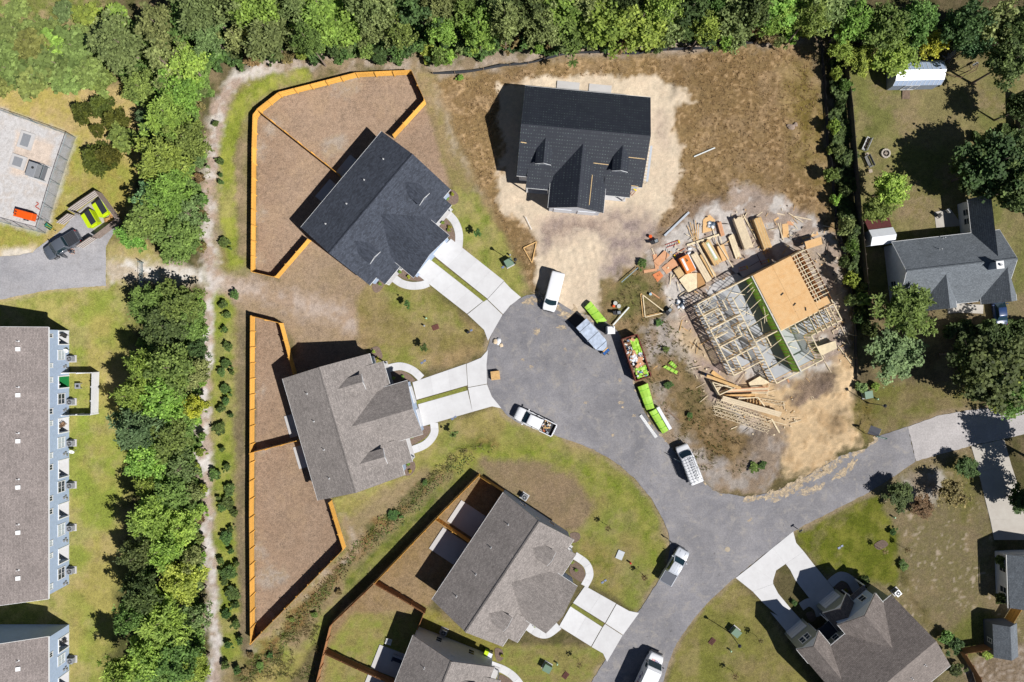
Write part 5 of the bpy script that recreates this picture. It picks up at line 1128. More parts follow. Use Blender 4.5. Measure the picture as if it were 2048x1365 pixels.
for i in range(7): MB().box((-0.9+i*0.19, -2.85, 0.15), (0.17, 1.1, 0.04)).build('deck_board', M('deck_white', A(214, 214, 212), 0.8, 0.1, 4), SD)

# ------------------------------------------------------------ bin enclosure and gravel yard on the left
ENC = M('enclosure_boards', A(130, 116, 108), 0.9, 0.25, 3, fine=12); ENCR = M('enclosure_rail', A(186, 180, 176), 0.85, 0.1, 3)
def board_wall(root, a, b, name, h=1.9, rails_left=True, z0=0.05):
    a = Vector(a); b = Vector(b); d = b-a; L = d.length; rz = math.atan2(d.y, d.x); nrm = Vector((-d.y, d.x)).normalized()*(1 if rails_left else -1); m = (a+b)/2
    o = inst(name, panel_mesh(ENC, 1.85), root, (a.x, a.y, z0), rz, (L/2.4, 1, 1))
    for r in range(4):
        q = m+nrm*0.06; MB().box((q.x, q.y, z0+0.25+r*0.48), (L-0.05, 0.05, 0.12), rz).build('rail', ENCR, root)
c0 = G(195, 430); EN = empty('bin_enclosure', (c0.x, c0.y, 0), 0, 'brown board bin enclosure with two open gates on the lane', 'enclosure')
e2 = lambda px, py: (G2(px, py)[0]-c0.x, G2(px, py)[1]-c0.y)
board_wall(EN, e2(151, 424), e2(178, 405), 'panel', rails_left=False); board_wall(EN, e2(178, 405), e2(205, 387), 'panel', rails_left=False)
board_wall(EN, e2(205, 387), e2(224, 413), 'panel', rails_left=False); board_wall(EN, e2(224, 413), e2(245, 441), 'panel', rails_left=False)
board_wall(EN, e2(245, 444), e2(200, 478), 'panel', rails_left=False)
board_wall(EN, e2(151, 424), e2(170, 434), 'panel', rails_left=True)
g1 = empty('gate', (0, 0, 0)); g1.parent = EN; board_wall(EN, e2(152, 432), e2(129, 450), 'gate', rails_left=True); board_wall(EN, e2(196, 478), e2(168, 497), 'gate', rails_left=True)
bpy.data.objects.remove(g1)
sheet('bin_pad', [(158, 425), (203, 392), (238, 438), (196, 470)], 0.06, CONC_OLD)
LIME = M('lime_paint', A(206, 232, 30), 0.45, 0.08, 2, spec=0.4); LIDB = M('black_lid', A(58, 60, 66), 0.5, 0.1, 4)
def skip_bin(px, py, ang, label):
    p = G(px, py); R = empty('skip_bin', (p.x, p.y, 0.06), ang, label, 'bin', 'lime skip bins')
    w_, d_, h_ = 2.1, 1.75, 1.5
    b = MB(); b.add([(-w_/2, -d_/2+0.2, 0.15), (w_/2, -d_/2+0.2, 0.15), (w_/2, d_/2, 0.15), (-w_/2, d_/2, 0.15), (-w_/2, -d_/2, h_-0.35), (w_/2, -d_/2, h_-0.35), (w_/2, d_/2, h_), (-w_/2, d_/2, h_)], [(3, 2, 1, 0), (0, 1, 5, 4), (1, 2, 6, 5), (2, 3, 7, 6), (3, 0, 4, 7), (4, 5, 6, 7)])
    b.build('body', LIME, R, bevel=0.03)
    for x in (-w_/4, w_/4): MB().box((x, 0.32, h_-0.08), (w_/2-0.04, 0.95, 0.05), 0, ('X', 0.215)).build('lid', LIDB, R)
    for s in (-1, 1):
        MB().box((s*(w_/2+0.06), 0, 0.8), (0.12, 0.9, 0.16)).build('lift_pocket', LIME, R)
        for y in (-0.4, 0.55): MB().cyl((s*0.7, y, 0.08), 0.08, 0.06, 10, axis='X').build('wheel', LIDB, R)
    return R
skip_bin(189, 441, math.radians(-60), 'lime green skip bin with black lid nearest the enclosure gates'); skip_bin(211, 420, math.radians(-60), 'lime green skip bin with black lid in the back corner of the enclosure')
for i, (px, py, cl, s) in enumerate(((222, 441, A(196, 150, 100), (0.9, 0.6, 0.5)), (227, 434, A(186, 138, 92), (0.6, 0.7, 0.35)), (222, 452, A(60, 62, 66), (0.45, 0.4, 0.5)), (219, 459, A(80, 140, 190), (0.7, 0.6, 0.35)), (229, 452, A(225, 225, 228), (0.7, 0.5, 0.3)))):
    lab = ('torn brown cardboard carton inside the bin enclosure', 'flat brown carton lying against the back skip bin', 'small black bag of rubbish on the bin pad', 'blue rubbish bag near the enclosure wall', 'white rubbish bag beside the blue one in the enclosure')[i]
    p = G(px, py); m = M('litter%d' % i, cl, 0.7, 0.1, 4); R = empty('carton' if i < 2 else 'rubbish_bag', (p.x, p.y, 0.06), rnd.random()*3, lab, 'carton' if i < 2 else 'rubbish bag')
    if i < 2:
        MB().box((0, 0, s[2]/2), s).build('box', m, R)
        for k in (-1, 1): MB().box((k*s[0]*0.62, 0, s[2]+0.02), (s[0]*0.3, s[1], 0.015), 0, ('Y', k*0.5)).build('flap', m, R)
    else:
        rg = []
        for z, k in ((0, 0.7), (0.25, 1.0), (0.6, 0.8), (0.85, 0.3), (1.0, 0.12), (1.15, 0.2)): rg.append([Vector((s[0]/2*k*math.cos(t*PI/5)*rnd.uniform(.85, 1.1), s[1]/2*k*math.sin(t*PI/5)*rnd.uniform(.85, 1.1), s[2]*z)) for t in range(10)])
        MB().rings(rg).build('bag', m, R, True)
# chain link fence
CL = bpy.data.materials.new('chain_link'); n, l, p = nodes(CL)
p.inputs['Base Color'].default_value = (0.3, 0.34, 0.35, 1); p.inputs['Metallic'].default_value = 0.6; p.inputs['Roughness'].default_value = 0.5; p.inputs['Alpha'].default_value = 0.16
GALV = M('galvanised', A(150, 168, 172), 0.5, 0.1, 6, metal=0.4)
pts = [Vector(G2(*q)) for q in ((-60, 200), (0, 222), (75, 248), (152, 276), (136, 322), (120, 370), (106, 418), (92, 467), (45, 455), (0, 442), (-60, 425))]
CF = empty('chain_link_fence', (pts[0].x, pts[0].y, 0), 0, 'galvanised chain link fence round the white gravel yard', 'fence'); o0 = pts[0]
for a, b in zip(pts[:-1], pts[1:]):
    a = a-o0; b = b-o0; d = b-a; m = (a+b)/2; rz = math.atan2(d.y, d.x)
    MB().tube([(a.x, a.y, 0), (a.x, a.y, 2.1)], 0.04, 8).build('post', GALV, CF); MB().tube([(a.x, a.y, 2.05), (b.x, b.y, 2.05)], 0.035, 8).build('top_rail', GALV, CF)
    MB().box((m.x, m.y, 1.03), (d.length-0.08, 0.006, 2.0), rz).build('mesh_panel', CL, CF)
    MB().tube([(m.x, m.y, 0), (m.x, m.y, 2.0)], 0.025, 6).build('post', GALV, CF)
# farm gate on the sandy track
gp = [Vector(G2(287, 528)), Vector(G2(288, 574))]; d = gp[1]-gp[0]
FG = empty('field_gate', (gp[0].x, gp[0].y, 0), math.atan2(d.y, d.x), 'tubular metal field gate across the sandy track', 'gate'); L = d.length
for z in (0.25, 0.45, 0.65, 0.9, 1.2): MB().tube([(0, 0, z), (L, 0, z)], 0.025, 6).build('bar', GALV, FG)
for x in (0, L*0.33, L*0.66, L): MB().tube([(x, 0, 0.2), (x, 0, 1.22)], 0.028, 6).build('upright', GALV, FG)
MB().tube([(-0.15, 0, 0), (-0.15, 0, 1.5)], 0.07, 8).build('post', GALV, FG); MB().tube([(L+0.15, 0, 0), (L+0.15, 0, 1.5)], 0.07, 8).build('post', GALV, FG)
# pump station bits
def hatch(px, w_, d_, label):
    p = G(*px); R = empty('access_hatch', (p.x, p.y, 0), math.radians(-18), label, 'hatch', 'steel hatches in the gravel yard')
    MB().box((0, 0, 0.12), (w_+0.9, d_+0.7, 0.24)).build('concrete_surround', CONC_MID, R); MB().box((0, 0, 0.27), (w_, d_, 0.06)).build('steel_lid', ALU, R)
    for s in (-1, 1): MB().box((s*w_*0.2, d_*0.3, 0.32), (0.15, 0.05, 0.04)).build('handle', ALU, R)
hatch((54, 282), 1.2, 1.8, 'large steel hatch on concrete in the upper part of the gravel yard'); hatch((38, 325), 1.3, 1.3, 'smaller steel hatch nearer the left edge of the gravel yard')
p = G(83, 346); CB = empty('pump_platform', (p.x, p.y, 0), math.radians(-18), 'grey equipment platform with control cabinet in the gravel yard', 'platform')
MB().box((0, 0, 0.06), (3.2, 2.6, 0.12)).build('pad', CONC_MID, CB); MB().box((-0.55, 0, 0.75), (1.3, 2.1, 1.3)).build('cabinet', ALU, CB, bevel=0.03); MB().cyl((-0.4, 0.3, 1.43), 0.18, 0.08, 14).build('cap', M('tool_dark', A(50, 50, 50), 0.7), CB)
MB().box((0.75, 0, 0.55), (0.7, 2.1, 0.06)).build('grating', M('grating', A(104, 106, 110), 0.8, 0.2, 20), CB)
for y in (-1.0, 1.0):
    MB().tube([(0.35, y, 0.1), (0.35, y, 1.5)], 0.025, 6).build('railing_post', GALV, CB); MB().tube([(1.15, y, 0.1), (1.15, y, 1.5)], 0.025, 6).build('railing_post', GALV, CB)
    MB().tube([(0.35, y, 1.5), (1.3, y, 1.5)], 0.025, 6).build('handrail', GALV, CB)
MB().tube([(1.15, -1, 1.5), (1.15, 1, 1.5)], 0.025, 6).build('handrail', GALV, CB)
ORNG = M('orange_paint', A(240, 96, 24), 0.45, 0.08, 3)
p = G(59, 433); GEN = empty('generator_trailer', (p.x, p.y, 0), math.radians(-15), 'orange towable generator standing in the gravel yard', 'generator')
MB().box((0, 0, 0.85), (2.7, 1.1, 1.0)).build('housing', ORNG, GEN, bevel=0.06)
for x in (-0.9, 0.1, 0.9): MB().box((x, 0, 1.36), (0.7, 0.9, 0.04)).build('top_panel', ORNG, GEN)
MB().cyl((-1.0, 0.2, 1.45), 0.09, 0.2, 10).build('exhaust', M('tool_dark', A(50, 50, 50), 0.7), GEN); MB().cyl((-1.0, -0.2, 1.42), 0.1, 0.12, 10).build('filler_cap', M('tool_dark', A(50, 50, 50), 0.7), GEN)
for y in (-0.65, 0.65): MB().cyl((-0.1, y, 0.32), 0.32, 0.2, 18, axis='Y').build('wheel', LIDB, GEN)
MB().beam((1.3, 0.35, 0.45), (2.1, 0, 0.45), 0.08, 0.08).build('drawbar', ALU, GEN); MB().beam((1.3, -0.35, 0.45), (2.1, 0, 0.45), 0.08, 0.08).build('drawbar', ALU, GEN); MB().cyl((2.1, 0, 0.4), 0.1, 0.7, 8).build('jockey_wheel', ALU, GEN)
p = G(103, 455); WB = empty('wheelbarrow', (p.x, p.y, 0), math.radians(-35), 'small green and yellow cart against the gravel yard fence', 'cart')
tr = MB(); tr.add([(-0.35, -0.2, 0.3), (0.35, -0.2, 0.3), (0.35, 0.2, 0.3), (-0.35, 0.2, 0.3), (-0.55, -0.33, 0.65), (0.5, -0.33, 0.6), (0.5, 0.33, 0.6), (-0.55, 0.33, 0.65)], [(3, 2, 1, 0), (0, 1, 5, 4), (1, 2, 6, 5), (2, 3, 7, 6), (3, 0, 4, 7)])
o = tr.build('tray', M('tray_green', A(20, 110, 90), 0.5), WB); o.modifiers.new('s', 'SOLIDIFY').thickness = 0.02
MB().cyl((0.75, 0, 0.2), 0.2, 0.1, 14, axis='Y').build('wheel', LIDB, WB)
for y in (-0.25, 0.25): MB().beam((0.75, y*0.3, 0.2), (-1.0, y, 0.6), 0.04, 0.04).build('handle', M('cart_yellow', A(220, 200, 40), 0.5), WB); MB().box((-0.3, y, 0.15), (0.04, 0.04, 0.3)).build('leg', ALU, WB)
p = G(74, 412); HO = MB().tube([(math.sin(t*0.9)*0.25+t*0.02, -t*0.12, 0.07) for t in range(10)], 0.06, 8); o = HO.build('hose', M('hose_red', A(190, 70, 50), 0.6)); o.location = p+Vector((0, 0.5, 0)); tag(o, 'short red hose lying on gravel beside the orange generator', 'hose')
# ------------------------------------------------------------ vehicles
def paint_mat(name, col, rough=0.3, coat=0.6): return M(name, col, rough, 0.02, 2, coat=coat, spec=0.5)
PW = paint_mat('car_white', A(246, 246, 248)); PSIL = paint_mat('car_silver', A(206, 210, 218)); PDARK = paint_mat('car_graphite', A(92, 98, 108)); PBLUE = paint_mat('car_blue', A(40, 66, 112))
CGL = M('car_glass', (0.012, 0.03, 0.04), 0.06, 0.1, 2, spec=0.7); TYRE = M('tyre', (0.02, 0.02, 0.02), 0.85); RIM = M('rim', A(170, 172, 176), 0.35, 0.05, 5, metal=0.7)
BLK = M('black_plastic', (0.025, 0.025, 0.028), 0.6); LAMPW = M('headlamp', A(220, 226, 232), 0.15, 0.05, 5, spec=0.7); LAMPR = M('taillamp', A(190, 24, 24), 0.25)
CHROME = M('chrome', A(200, 204, 210), 0.2, 0.05, 5, metal=0.9)
def rring(x, w, z0, z1, r, n=4):
    r = min(r, w*0.95, (z1-z0)*0.49); out = []
    for cx, cz, a0 in ((w-r, z0+r*0.5, -PI/2), (w-r, z1-r, 0), (-w+r, z1-r, PI/2), (-w+r, z0+r*0.5, PI)):
        for k in range(n):
            t = a0+PI/2*k/(n-1); rr = r if cz > z0+r*0.6 else r*0.5
            out.append(Vector((x, cx+rr*math.cos(t), cz+rr*math.sin(t))))
    return out
def loft(sections, r=0.12):
    mb = MB(); mb.rings([rring(*s[:4], s[4] if len(s) > 4 else r) for s in sections]); return mb
def wheels(R, xs, w, rad=0.38, tw=0.26):
    for x in xs:
        for s in (-1, 1):
            o = MB().cyl((x, s*(w-tw/2+0.02), rad), rad, tw, 24, axis='Y').build('wheel', TYRE, R)
            MB().cyl((x, s*(w+0.025), rad), rad*0.62, 0.02, 16, axis='Y').build('rim', RIM, o)
def mirrors(R, x, w, z, mat):
    for s in (-1, 1):
        o = MB().box((x, s*(w+0.17), z), (0.14, 0.26, 0.22)).build('mirror', mat, R, bevel=0.03); MB().box((x, s*(w+0.03), z-0.05), (0.06, 0.14, 0.05)).build('mirror_arm', BLK, o)
def lights(R, xf, xr, w, zf, zr, hs=(0.08, 0.34, 0.2), ts=(0.06, 0.16, 0.36)):
    for s in (-1, 1):
        MB().box((xf, s*(w-0.24), zf), hs).build('headlight', LAMPW, R, bevel=0.02); MB().box((xr, s*(w-0.12), zr), ts).build('taillight', LAMPR, R, bevel=0.01)
def at_px(px, py, hpx, hdg, name, label, cat, z=0.03):
    """root empty at ground under the apparent px at height hpx, heading in image coords"""
    p = G(px, py, hpx); return empty(name, (p.x, p.y, z), math.atan2(-hdg[1], hdg[0]), label, cat)
def quadplate(mb, pts, t=0.02):
    a, b, c = [Vector(p) for p in pts[:3]]; nrm = (b-a).cross(c-a).normalized(); 
    if nrm.z < 0: nrm = -nrm
    mb.plate([Vector(p)+nrm*0.005 for p in pts], nrm*t); return mb
def pickup(R, P, L=5.9, bedlen=1.9, open_bed=True, cover=None, jeep=False):
    w = 1.0; xf = L/2; xr = -L/2; xb = xr+bedlen; cow = xf-1.35
    hz = 1.12 if not jeep else 1.16
    loft([(xf, 0.74, 0.5, 0.86), (xf-0.08, 0.88, 0.45, 0.98), (xf-0.3, 0.96, 0.42, hz-0.05), (xf-0.7, 0.99, 0.4, hz), (cow, w, 0.4, hz+0.06), (xb+0.02, w, 0.4, hz+0.06)], 0.14).build('body', P, R, True)
    hl = MB()
    for s in (-1, 1): hl.box((xf-0.75, s*0.42, hz+0.015), (1.0, 0.03, 0.03), s*0.05)
    hl.build('hood_crease', P, R)
    # bed
    bd = MB(); bd.box(((xr+xb)/2, 0, 0.62), (bedlen, 1.9, 0.36)); bd.build('bed_floor', BLK if open_bed else P, R)
    for s in (-1, 1): MB().box(((xr+xb)/2, s*0.94, 0.85), (bedlen, 0.12, 0.76)).build('bed_side', P, R, bevel=0.03)
    MB().box((xr+0.04, 0, 0.85), (0.09, 1.78, 0.74)).build('tailgate', P, R, bevel=0.02)
    MB().box((xb+0.03, 0, 0.95), (0.06, 1.8, 0.56)).build('bed_front', P, R)
    MB().box((xr-0.08, 0, 0.55), (0.16, 1.75, 0.16)).build('rear_bumper', CHROME, R, bevel=0.03); MB().box((xf+0.02, 0, 0.55), (0.14, 1.5, 0.2)).build('front_bumper', CHROME if not jeep else BLK, R, bevel=0.04)
    if cover is not None:
        cv = MB().box(((xr+xb)/2-0.0, 0, 1.25), (bedlen-0.06, 1.8, 0.05)).build('bed_cover', cover, R, bevel=0.015)
    # cab
    rl = cow-xb-0.75; xt0 = cow-0.72; xt1 = xb+0.22; zb, zt = hz+0.03, 1.8
    wb, wt = 0.94, 0.74
    g = MB(); g.add([(cow+0.12, wb-0.06, zb), (cow+0.12, -wb+0.06, zb), (xb+0.05, -wb, zb), (xb+0.05, wb, zb), (xt0, wt, zt), (xt0, -wt, zt), (xt1, -wt, zt), (xt1, wt, zt)], [(0, 1, 2, 3), (7, 6, 5, 4), (0, 4, 5, 1), (1, 5, 6, 2), (2, 6, 7, 3), (3, 7, 4, 0)])
    g.build('cab_windows', CGL, R)
    loft([(xt0+0.1, wt-0.12, zt-0.03, zt+0.03, 0.03), (xt0, wt-0.02, zt-0.05, zt+0.06, 0.05), (xt0-0.4, wt+0.03, zt-0.06, zt+0.1, 0.07), (xt1+0.2, wt+0.03, zt-0.06, zt+0.1, 0.07), (xt1-0.08, wt, zt-0.05, zt+0.05, 0.05)]).build('cab_roof', P, R, True)
    for s in (-1, 1):
        MB().beam((cow+0.12, s*(wb-0.05), zb), (xt0, s*(wt+0.01), zt), 0.09, 0.06).build('front_pillar', P, R); MB().beam((xb+0.08, s*(wb+0.0), zb), (xt1, s*(wt+0.02), zt), 0.3, 0.05, (0, s, 0.3)).build('rear_pillar', P, R)
        MB().beam(((cow+xb)/2-0.2, s*(wb+0.01), zb), ((xt0+xt1)/2-0.1, s*(wt+0.02), zt), 0.09, 0.05, (0, s, 0.3)).build('door_pillar', BLK, R)
        for x in (cow-0.9, cow-1.9): MB().box((x, s*(w+0.015), hz-0.08), (0.2, 0.03, 0.04)).build('door_handle', P, R)
    MB().beam((cow+0.12, -0.6, zb+0.04), (cow-0.05, 0.05, zb+0.2), 0.02, 0.02).build('wiper', BLK, R); MB().beam((cow+0.12, 0.1, zb+0.04), (cow-0.05, 0.7, zb+0.2), 0.02, 0.02).build('wiper', BLK, R)
    wheels(R, (xf-0.95, xr+1.15), 0.97, 0.4); mirrors(R, cow-0.2, 0.97, hz+0.16, P if not jeep else BLK); lights(R, xf-0.12, xr+0.0, 0.98, 0.82, 0.92)
    MB().box((xf+0.0, 0, 0.8), (0.05, 1.1, 0.24)).build('grille', BLK, R)
    return xb, xr
def junk(R, x0, x1, y0, y1, z, count, seed, zvar=0.35, name='debris', big=0.35, cols=None):
    r = random.Random(seed); cols = cols or [A(230, 224, 214), A(206, 168, 118), A(180, 186, 196), A(120, 96, 70), A(60, 62, 66), A(238, 238, 240), A(196, 110, 70)]
    for i in range(count):
        x, y = r.uniform(x0, x1), r.uniform(y0, y1); s = (r.uniform(0.12, big), r.uniform(0.08, big*0.7), r.uniform(0.04, 0.16))
        c = cols[i % len(cols)]
        MB().box((x, y, z+r.uniform(0, zvar)), s, r.uniform(0, PI), ('X', r.uniform(-0.5, 0.5))).build(name, M('junk_%d' % (cols.index(c)+len(cols)*10), c, 0.8, 0.15, 4), R)
v = at_px(1070, 843.5, 1.2, (-76, -37), 'pickup_truck', 'white pickup truck with rubbish in its bed, half on the verge', 'pickup truck')
xb, xr = pickup(v, PW, 6.15, 2.0)
junk(v, xb-1.25, xb-0.12, -0.75, 0.75, 0.84, 34, 3, 0.35)
MB().beam((xb-0.4, 0.3, 1.22), (xb-1.3, -0.15, 1.15), 0.16, 0.04).build('plank', LUM2, v)
v = at_px(1350, 1134, 1.2, (38, -65), 'pickup_truck', 'silver pickup truck with grey bed cover parked at the kerb', 'pickup truck')
pickup(v, PSIL, 5.55, 1.75, False, M('tonneau', A(88, 92, 102), 0.6, 0.06, 3))
for s in (-0.35, 0, 0.35): MB().box((0.0, s, 1.905), (1.3, 0.05, 0.02)).build('roof_rail', PSIL, v)
v = at_px(121.5, 491, 1.2, (-62.8, 38.6), 'pickup_truck', 'dark grey pickup truck with its door open beside the bin enclosure', 'pickup truck')
pickup(v, PDARK, 5.45, 1.75, False, M('bed_cover_black', A(58, 60, 66), 0.7, 0.06, 3), True)
for k in range(5): MB().box((-2.6+0.2+k*0.33, 0, 1.29), (0.05, 1.74, 0.03)).build('cover_rib', BLK, v)
od = MB().box((0.55, 1.42, 0.95), (0.09, 0.98, 0.85), 0.35).build('open_door', PDARK, v, bevel=0.02); MB().box((0.55, 1.42, 1.55), (0.05, 0.85, 0.4), 0.35).build('door_window', CGL, od)
def van(R, P, L=5.7, rack=False):
    xf, xr, w = L/2, -L/2, 0.99
    loft([(xf, 0.72, 0.5, 0.9), (xf-0.07, 0.86, 0.45, 1.02), (xf-0.3, 0.94, 0.42, 1.12), (xf-0.75, 0.98, 0.4, 1.2, 0.14), (xf-0.82, 0.98, 0.4, 1.23, 0.14), (xf-1.6, 0.98, 0.4, 2.02, 0.2), (xf-1.9, 0.99, 0.4, 2.1, 0.22), (xr+0.3, 0.99, 0.4, 2.1, 0.22), (xr+0.05, 0.95, 0.42, 2.04, 0.2), (xr, 0.9, 0.45, 1.95, 0.2)], 0.12).build('body', P, R, True)
    ws = MB(); n = 8
    lo = [(xf-0.84-0.22*(abs(t)**2), t*0.86, 1.33+0.19*(abs(t)**2)) for t in [i/n*2-1 for i in range(n+1)]]; hi = [(xf-1.52-0.1*(abs(t)**2), t*0.76, 2.04+0.04*abs(t)**2) for t in [i/n*2-1 for i in range(n+1)]]
    for i in range(n): ws.add([lo[i], lo[i+1], hi[i+1], hi[i], *[(a-0.05, b, c-0.1) for a, b, c in (lo[i], lo[i+1], hi[i+1], hi[i])]], [(0, 1, 2, 3), (7, 6, 5, 4)])
    ws.build('windshield', CGL, R)
    for s in (-1, 1):
        for x, ln in ((xf-2.05, 0.8), (xf-3.1, 0.95)): MB().box((x, s*0.965, 1.58), (ln, 0.03, 0.5), 0, ('X', s*0.06)).build('side_window', CGL, R)
        MB().box((xr-0.02, s*0.45, 1.5), (0.03, 0.7, 0.5)).build('rear_window', CGL, R)
        for x in (xf-2.4, xf-3.5): MB().box((x, s*1.0, 1.1), (0.2, 0.03, 0.05)).build('door_handle', BLK, R)
    wheels(R, (xf-0.95, xr+1.15), 0.97, 0.37); mirrors(R, xf-1.45, 0.99, 1.35, BLK); lights(R, xf-0.12, xr+0.02, 0.95, 0.85, 1.3)
    MB().box((xr-0.1, 0, 0.55), (0.2, 1.8, 0.16)).build('rear_bumper', BLK, R, bevel=0.03); MB().box((xf+0.02, 0, 0.55), (0.16, 1.5, 0.22)).build('front_bumper', BLK, R, bevel=0.05); MB().box((xf-0.0, 0, 0.85), (0.05, 0.9, 0.22)).build('grille', BLK, R)
    MB().box((xf-0.85, 0, 1.21), (0.1, 1.5, 0.03)).build('cowl', BLK, R); MB().cyl((xf-1.85, -0.3, 2.14), 0.02, 0.12, 6).build('aerial', BLK, R)
    if rack:
        for k in range(9): MB().box((xf-2.1-k*0.42, 0, 2.32), (0.05, 1.7, 0.04)).build('rack_bar', ALU, R)
        for y in (-0.85, -0.3, 0.3, 0.85): MB().box((xf-3.8, y, 2.36), (3.7, 0.05, 0.05)).build('rack_rail', ALU, R)
        for x in (xf-2.1, xf-3.6, xr+0.35):
            for s in (-1, 1): MB().box((x, s*0.85, 2.2), (0.05, 0.05, 0.3)).build('rack_foot', BLK, R)
        lad = MB().box((xf-3.7, -0.55, 2.44), (3.4, 0.06, 0.08)).build('ladder_rail', ALU, R); MB().box((xf-3.7, -0.15, 2.44), (3.4, 0.06, 0.08)).build('ladder_rail', ALU, R)
        for k in range(10): MB().box((xf-2.2-k*0.33, -0.35, 2.44), (0.04, 0.4, 0.04)).build('ladder_rung', BLK, R)
        for s in (1,):
            o = MB().box((xf-1.75, 1.36, 0.95), (0.8, 0.08, 1.0), 0.75).build('open_door', P, R, bevel=0.02); MB().box((xf-1.75, 1.36, 1.68), (0.66, 0.05, 0.45), 0.75).build('door_window', CGL, o)
v = at_px(1107, 583.5, 1.7, (-17.5, 69), 'van', 'plain white van parked on the sand at the end of the turning circle', 'van'); van(v, PW, 5.7)
v = at_px(1379.5, 929.5, 1.7, (-30.5, -76), 'van', 'white van with ladder rack on its roof and driver door open', 'van'); van(v, PW, 5.75, True)
# delivery truck
def text_mesh(s, size, name, mat, parent, loc, rot, ext=0.004):
    cu = bpy.data.curves.new('t', 'FONT'); cu.body = s; cu.size = size; cu.extrude = ext; cu.align_x = 'LEFT'
    to = bpy.data.objects.new('t', cu); COL.objects.link(to); bpy.context.view_layer.update()
    me = bpy.data.meshes.new_from_object(to.evaluated_get(bpy.context.evaluated_depsgraph_get())); wd = to.dimensions.x
    bpy.data.objects.remove(to); me.materials.clear(); me.materials.append(mat)
    o = bpy.data.objects.new(name, me); COL.objects.link(o); o.parent = parent; o.location = loc; o.rotation_euler = rot
    return o, wd
hd = Vector((0.419, -0.908)); fp = G(1311, 1301)
c_ = Vector((fp.x, fp.y, 0))-Vector((hd.x, -hd.y, 0))*3.5
DT = empty('delivery_truck', (c_.x, c_.y, 0.03), math.atan2(-hd.y, hd.x), 'white parcel delivery truck entering at the bottom edge', 'truck')
loft([(3.5, 0.78, 0.55, 1.3), (3.42, 0.95, 0.5, 1.42), (3.1, 1.04, 0.45, 1.55), (2.6, 1.08, 0.45, 1.68)], 0.1).build('hood', PW, DT, True)
loft([(2.62, 1.08, 0.45, 1.66), (2.55, 1.1, 0.45, 1.72), (1.95, 1.1, 0.45, 2.65), (1.7, 1.12, 0.45, 2.9), (-3.5, 1.12, 0.5, 2.9)], 0.1).build('cargo_body', PW, DT, False)
MB().box((-0.85, 0, 2.93), (5.1, 2.16, 0.05)).build('roof_panel', PW, DT, bevel=0.02)
quadplate(MB(), [(2.53, 1.0, 1.78), (2.53, -1.0, 1.78), (2.0, -1.0, 2.6), (2.0, 1.0, 2.6)], 0.03).build('windshield', CGL, DT); MB().box((2.26, 0, 2.235), (1.0, 0.05, 0.02), 0, ('Y', 1.0)).build('windshield_divider', BLK, DT)
for s in (-1, 1): MB().box((1.75, s*1.11, 2.0), (0.6, 0.04, 0.8)).build('side_window', CGL, DT); MB().box((1.0, s*1.125, 1.6), (0.8, 0.03, 2.0)).build('sliding_door', PW, DT)
wheels(DT, (2.6, -2.2), 1.0, 0.42, 0.28); mirrors(DT, 2.3, 1.12, 2.0, BLK); lights(DT, 3.4, -3.5, 1.05, 1.0, 1.2); MB().box((3.55, 0, 0.6), (0.2, 1.9, 0.26)).build('front_bumper', BLK, DT, bevel=0.05)
PURP = M('logo_purple', A(70, 40, 130), 0.5); ORED = M('logo_orange', A(232, 64, 30), 0.5)
tl = math.atan2(0.13, 0.5)
R0 = Matrix.Rotation(math.radians(90), 4, 'Z') @ Matrix.Rotation(0.27, 4, 'X')
o, wd = text_mesh('Fed', 0.5, 'lettering', PURP, DT, (2.78, -0.62, 1.645), R0.to_euler()); text_mesh('Ex', 0.5, 'lettering', ORED, DT, (2.78, -0.62+wd+0.03, 1.645), R0.to_euler())
R1 = Matrix.Rotation(PI, 4, 'Z') @ Matrix.Rotation(PI/2, 4, 'X')
o, wd = text_mesh('Fed', 1.2, 'lettering', PURP, DT, (0.6, 1.135, 1.5), R1.to_euler()); text_mesh('Ex', 1.2, 'lettering', ORED, DT, (0.6-wd-0.05, 1.135, 1.5), R1.to_euler())
# blue car
v = at_px(2000, 620, 0.9, (-0.12, -1), 'car', 'dark blue saloon car parked in front of the slate roofed bungalow', 'car')
loft([(2.3, 0.66, 0.4, 0.68), (2.22, 0.8, 0.36, 0.78), (1.9, 0.88, 0.34, 0.88), (1.0, 0.9, 0.32, 0.98), (-1.3, 0.9, 0.32, 1.0), (-2.1, 0.86, 0.34, 0.96), (-2.25, 0.76, 0.4, 0.88)], 0.16).build('body', PBLUE, v, True)
g = MB(); g.add([(1.05, 0.78, 0.95), (1.05, -0.78, 0.95), (-1.6, -0.76, 0.96), (-1.6, 0.76, 0.96), (0.3, 0.6, 1.4), (0.3, -0.6, 1.4), (-0.95, -0.6, 1.4), (-0.95, 0.6, 1.4)], [(0, 1, 2, 3), (7, 6, 5, 4), (0, 4, 5, 1), (1, 5, 6, 2), (2, 6, 7, 3), (3, 7, 4, 0)]); g.build('windows', CGL, v)
loft([(0.36, 0.5, 1.37, 1.41, 0.02), (0.2, 0.6, 1.36, 1.45, 0.04), (-0.8, 0.6, 1.36, 1.45, 0.04), (-1.02, 0.5, 1.36, 1.41, 0.02)]).build('roof', PBLUE, v, True)
wheels(v, (1.4, -1.35), 0.86, 0.32, 0.2); mirrors(v, 0.75, 0.86, 0.98, PBLUE); lights(v, 2.15, -2.2, 0.86, 0.68, 0.78, (0.1, 0.3, 0.12), (0.08, 0.28, 0.14))
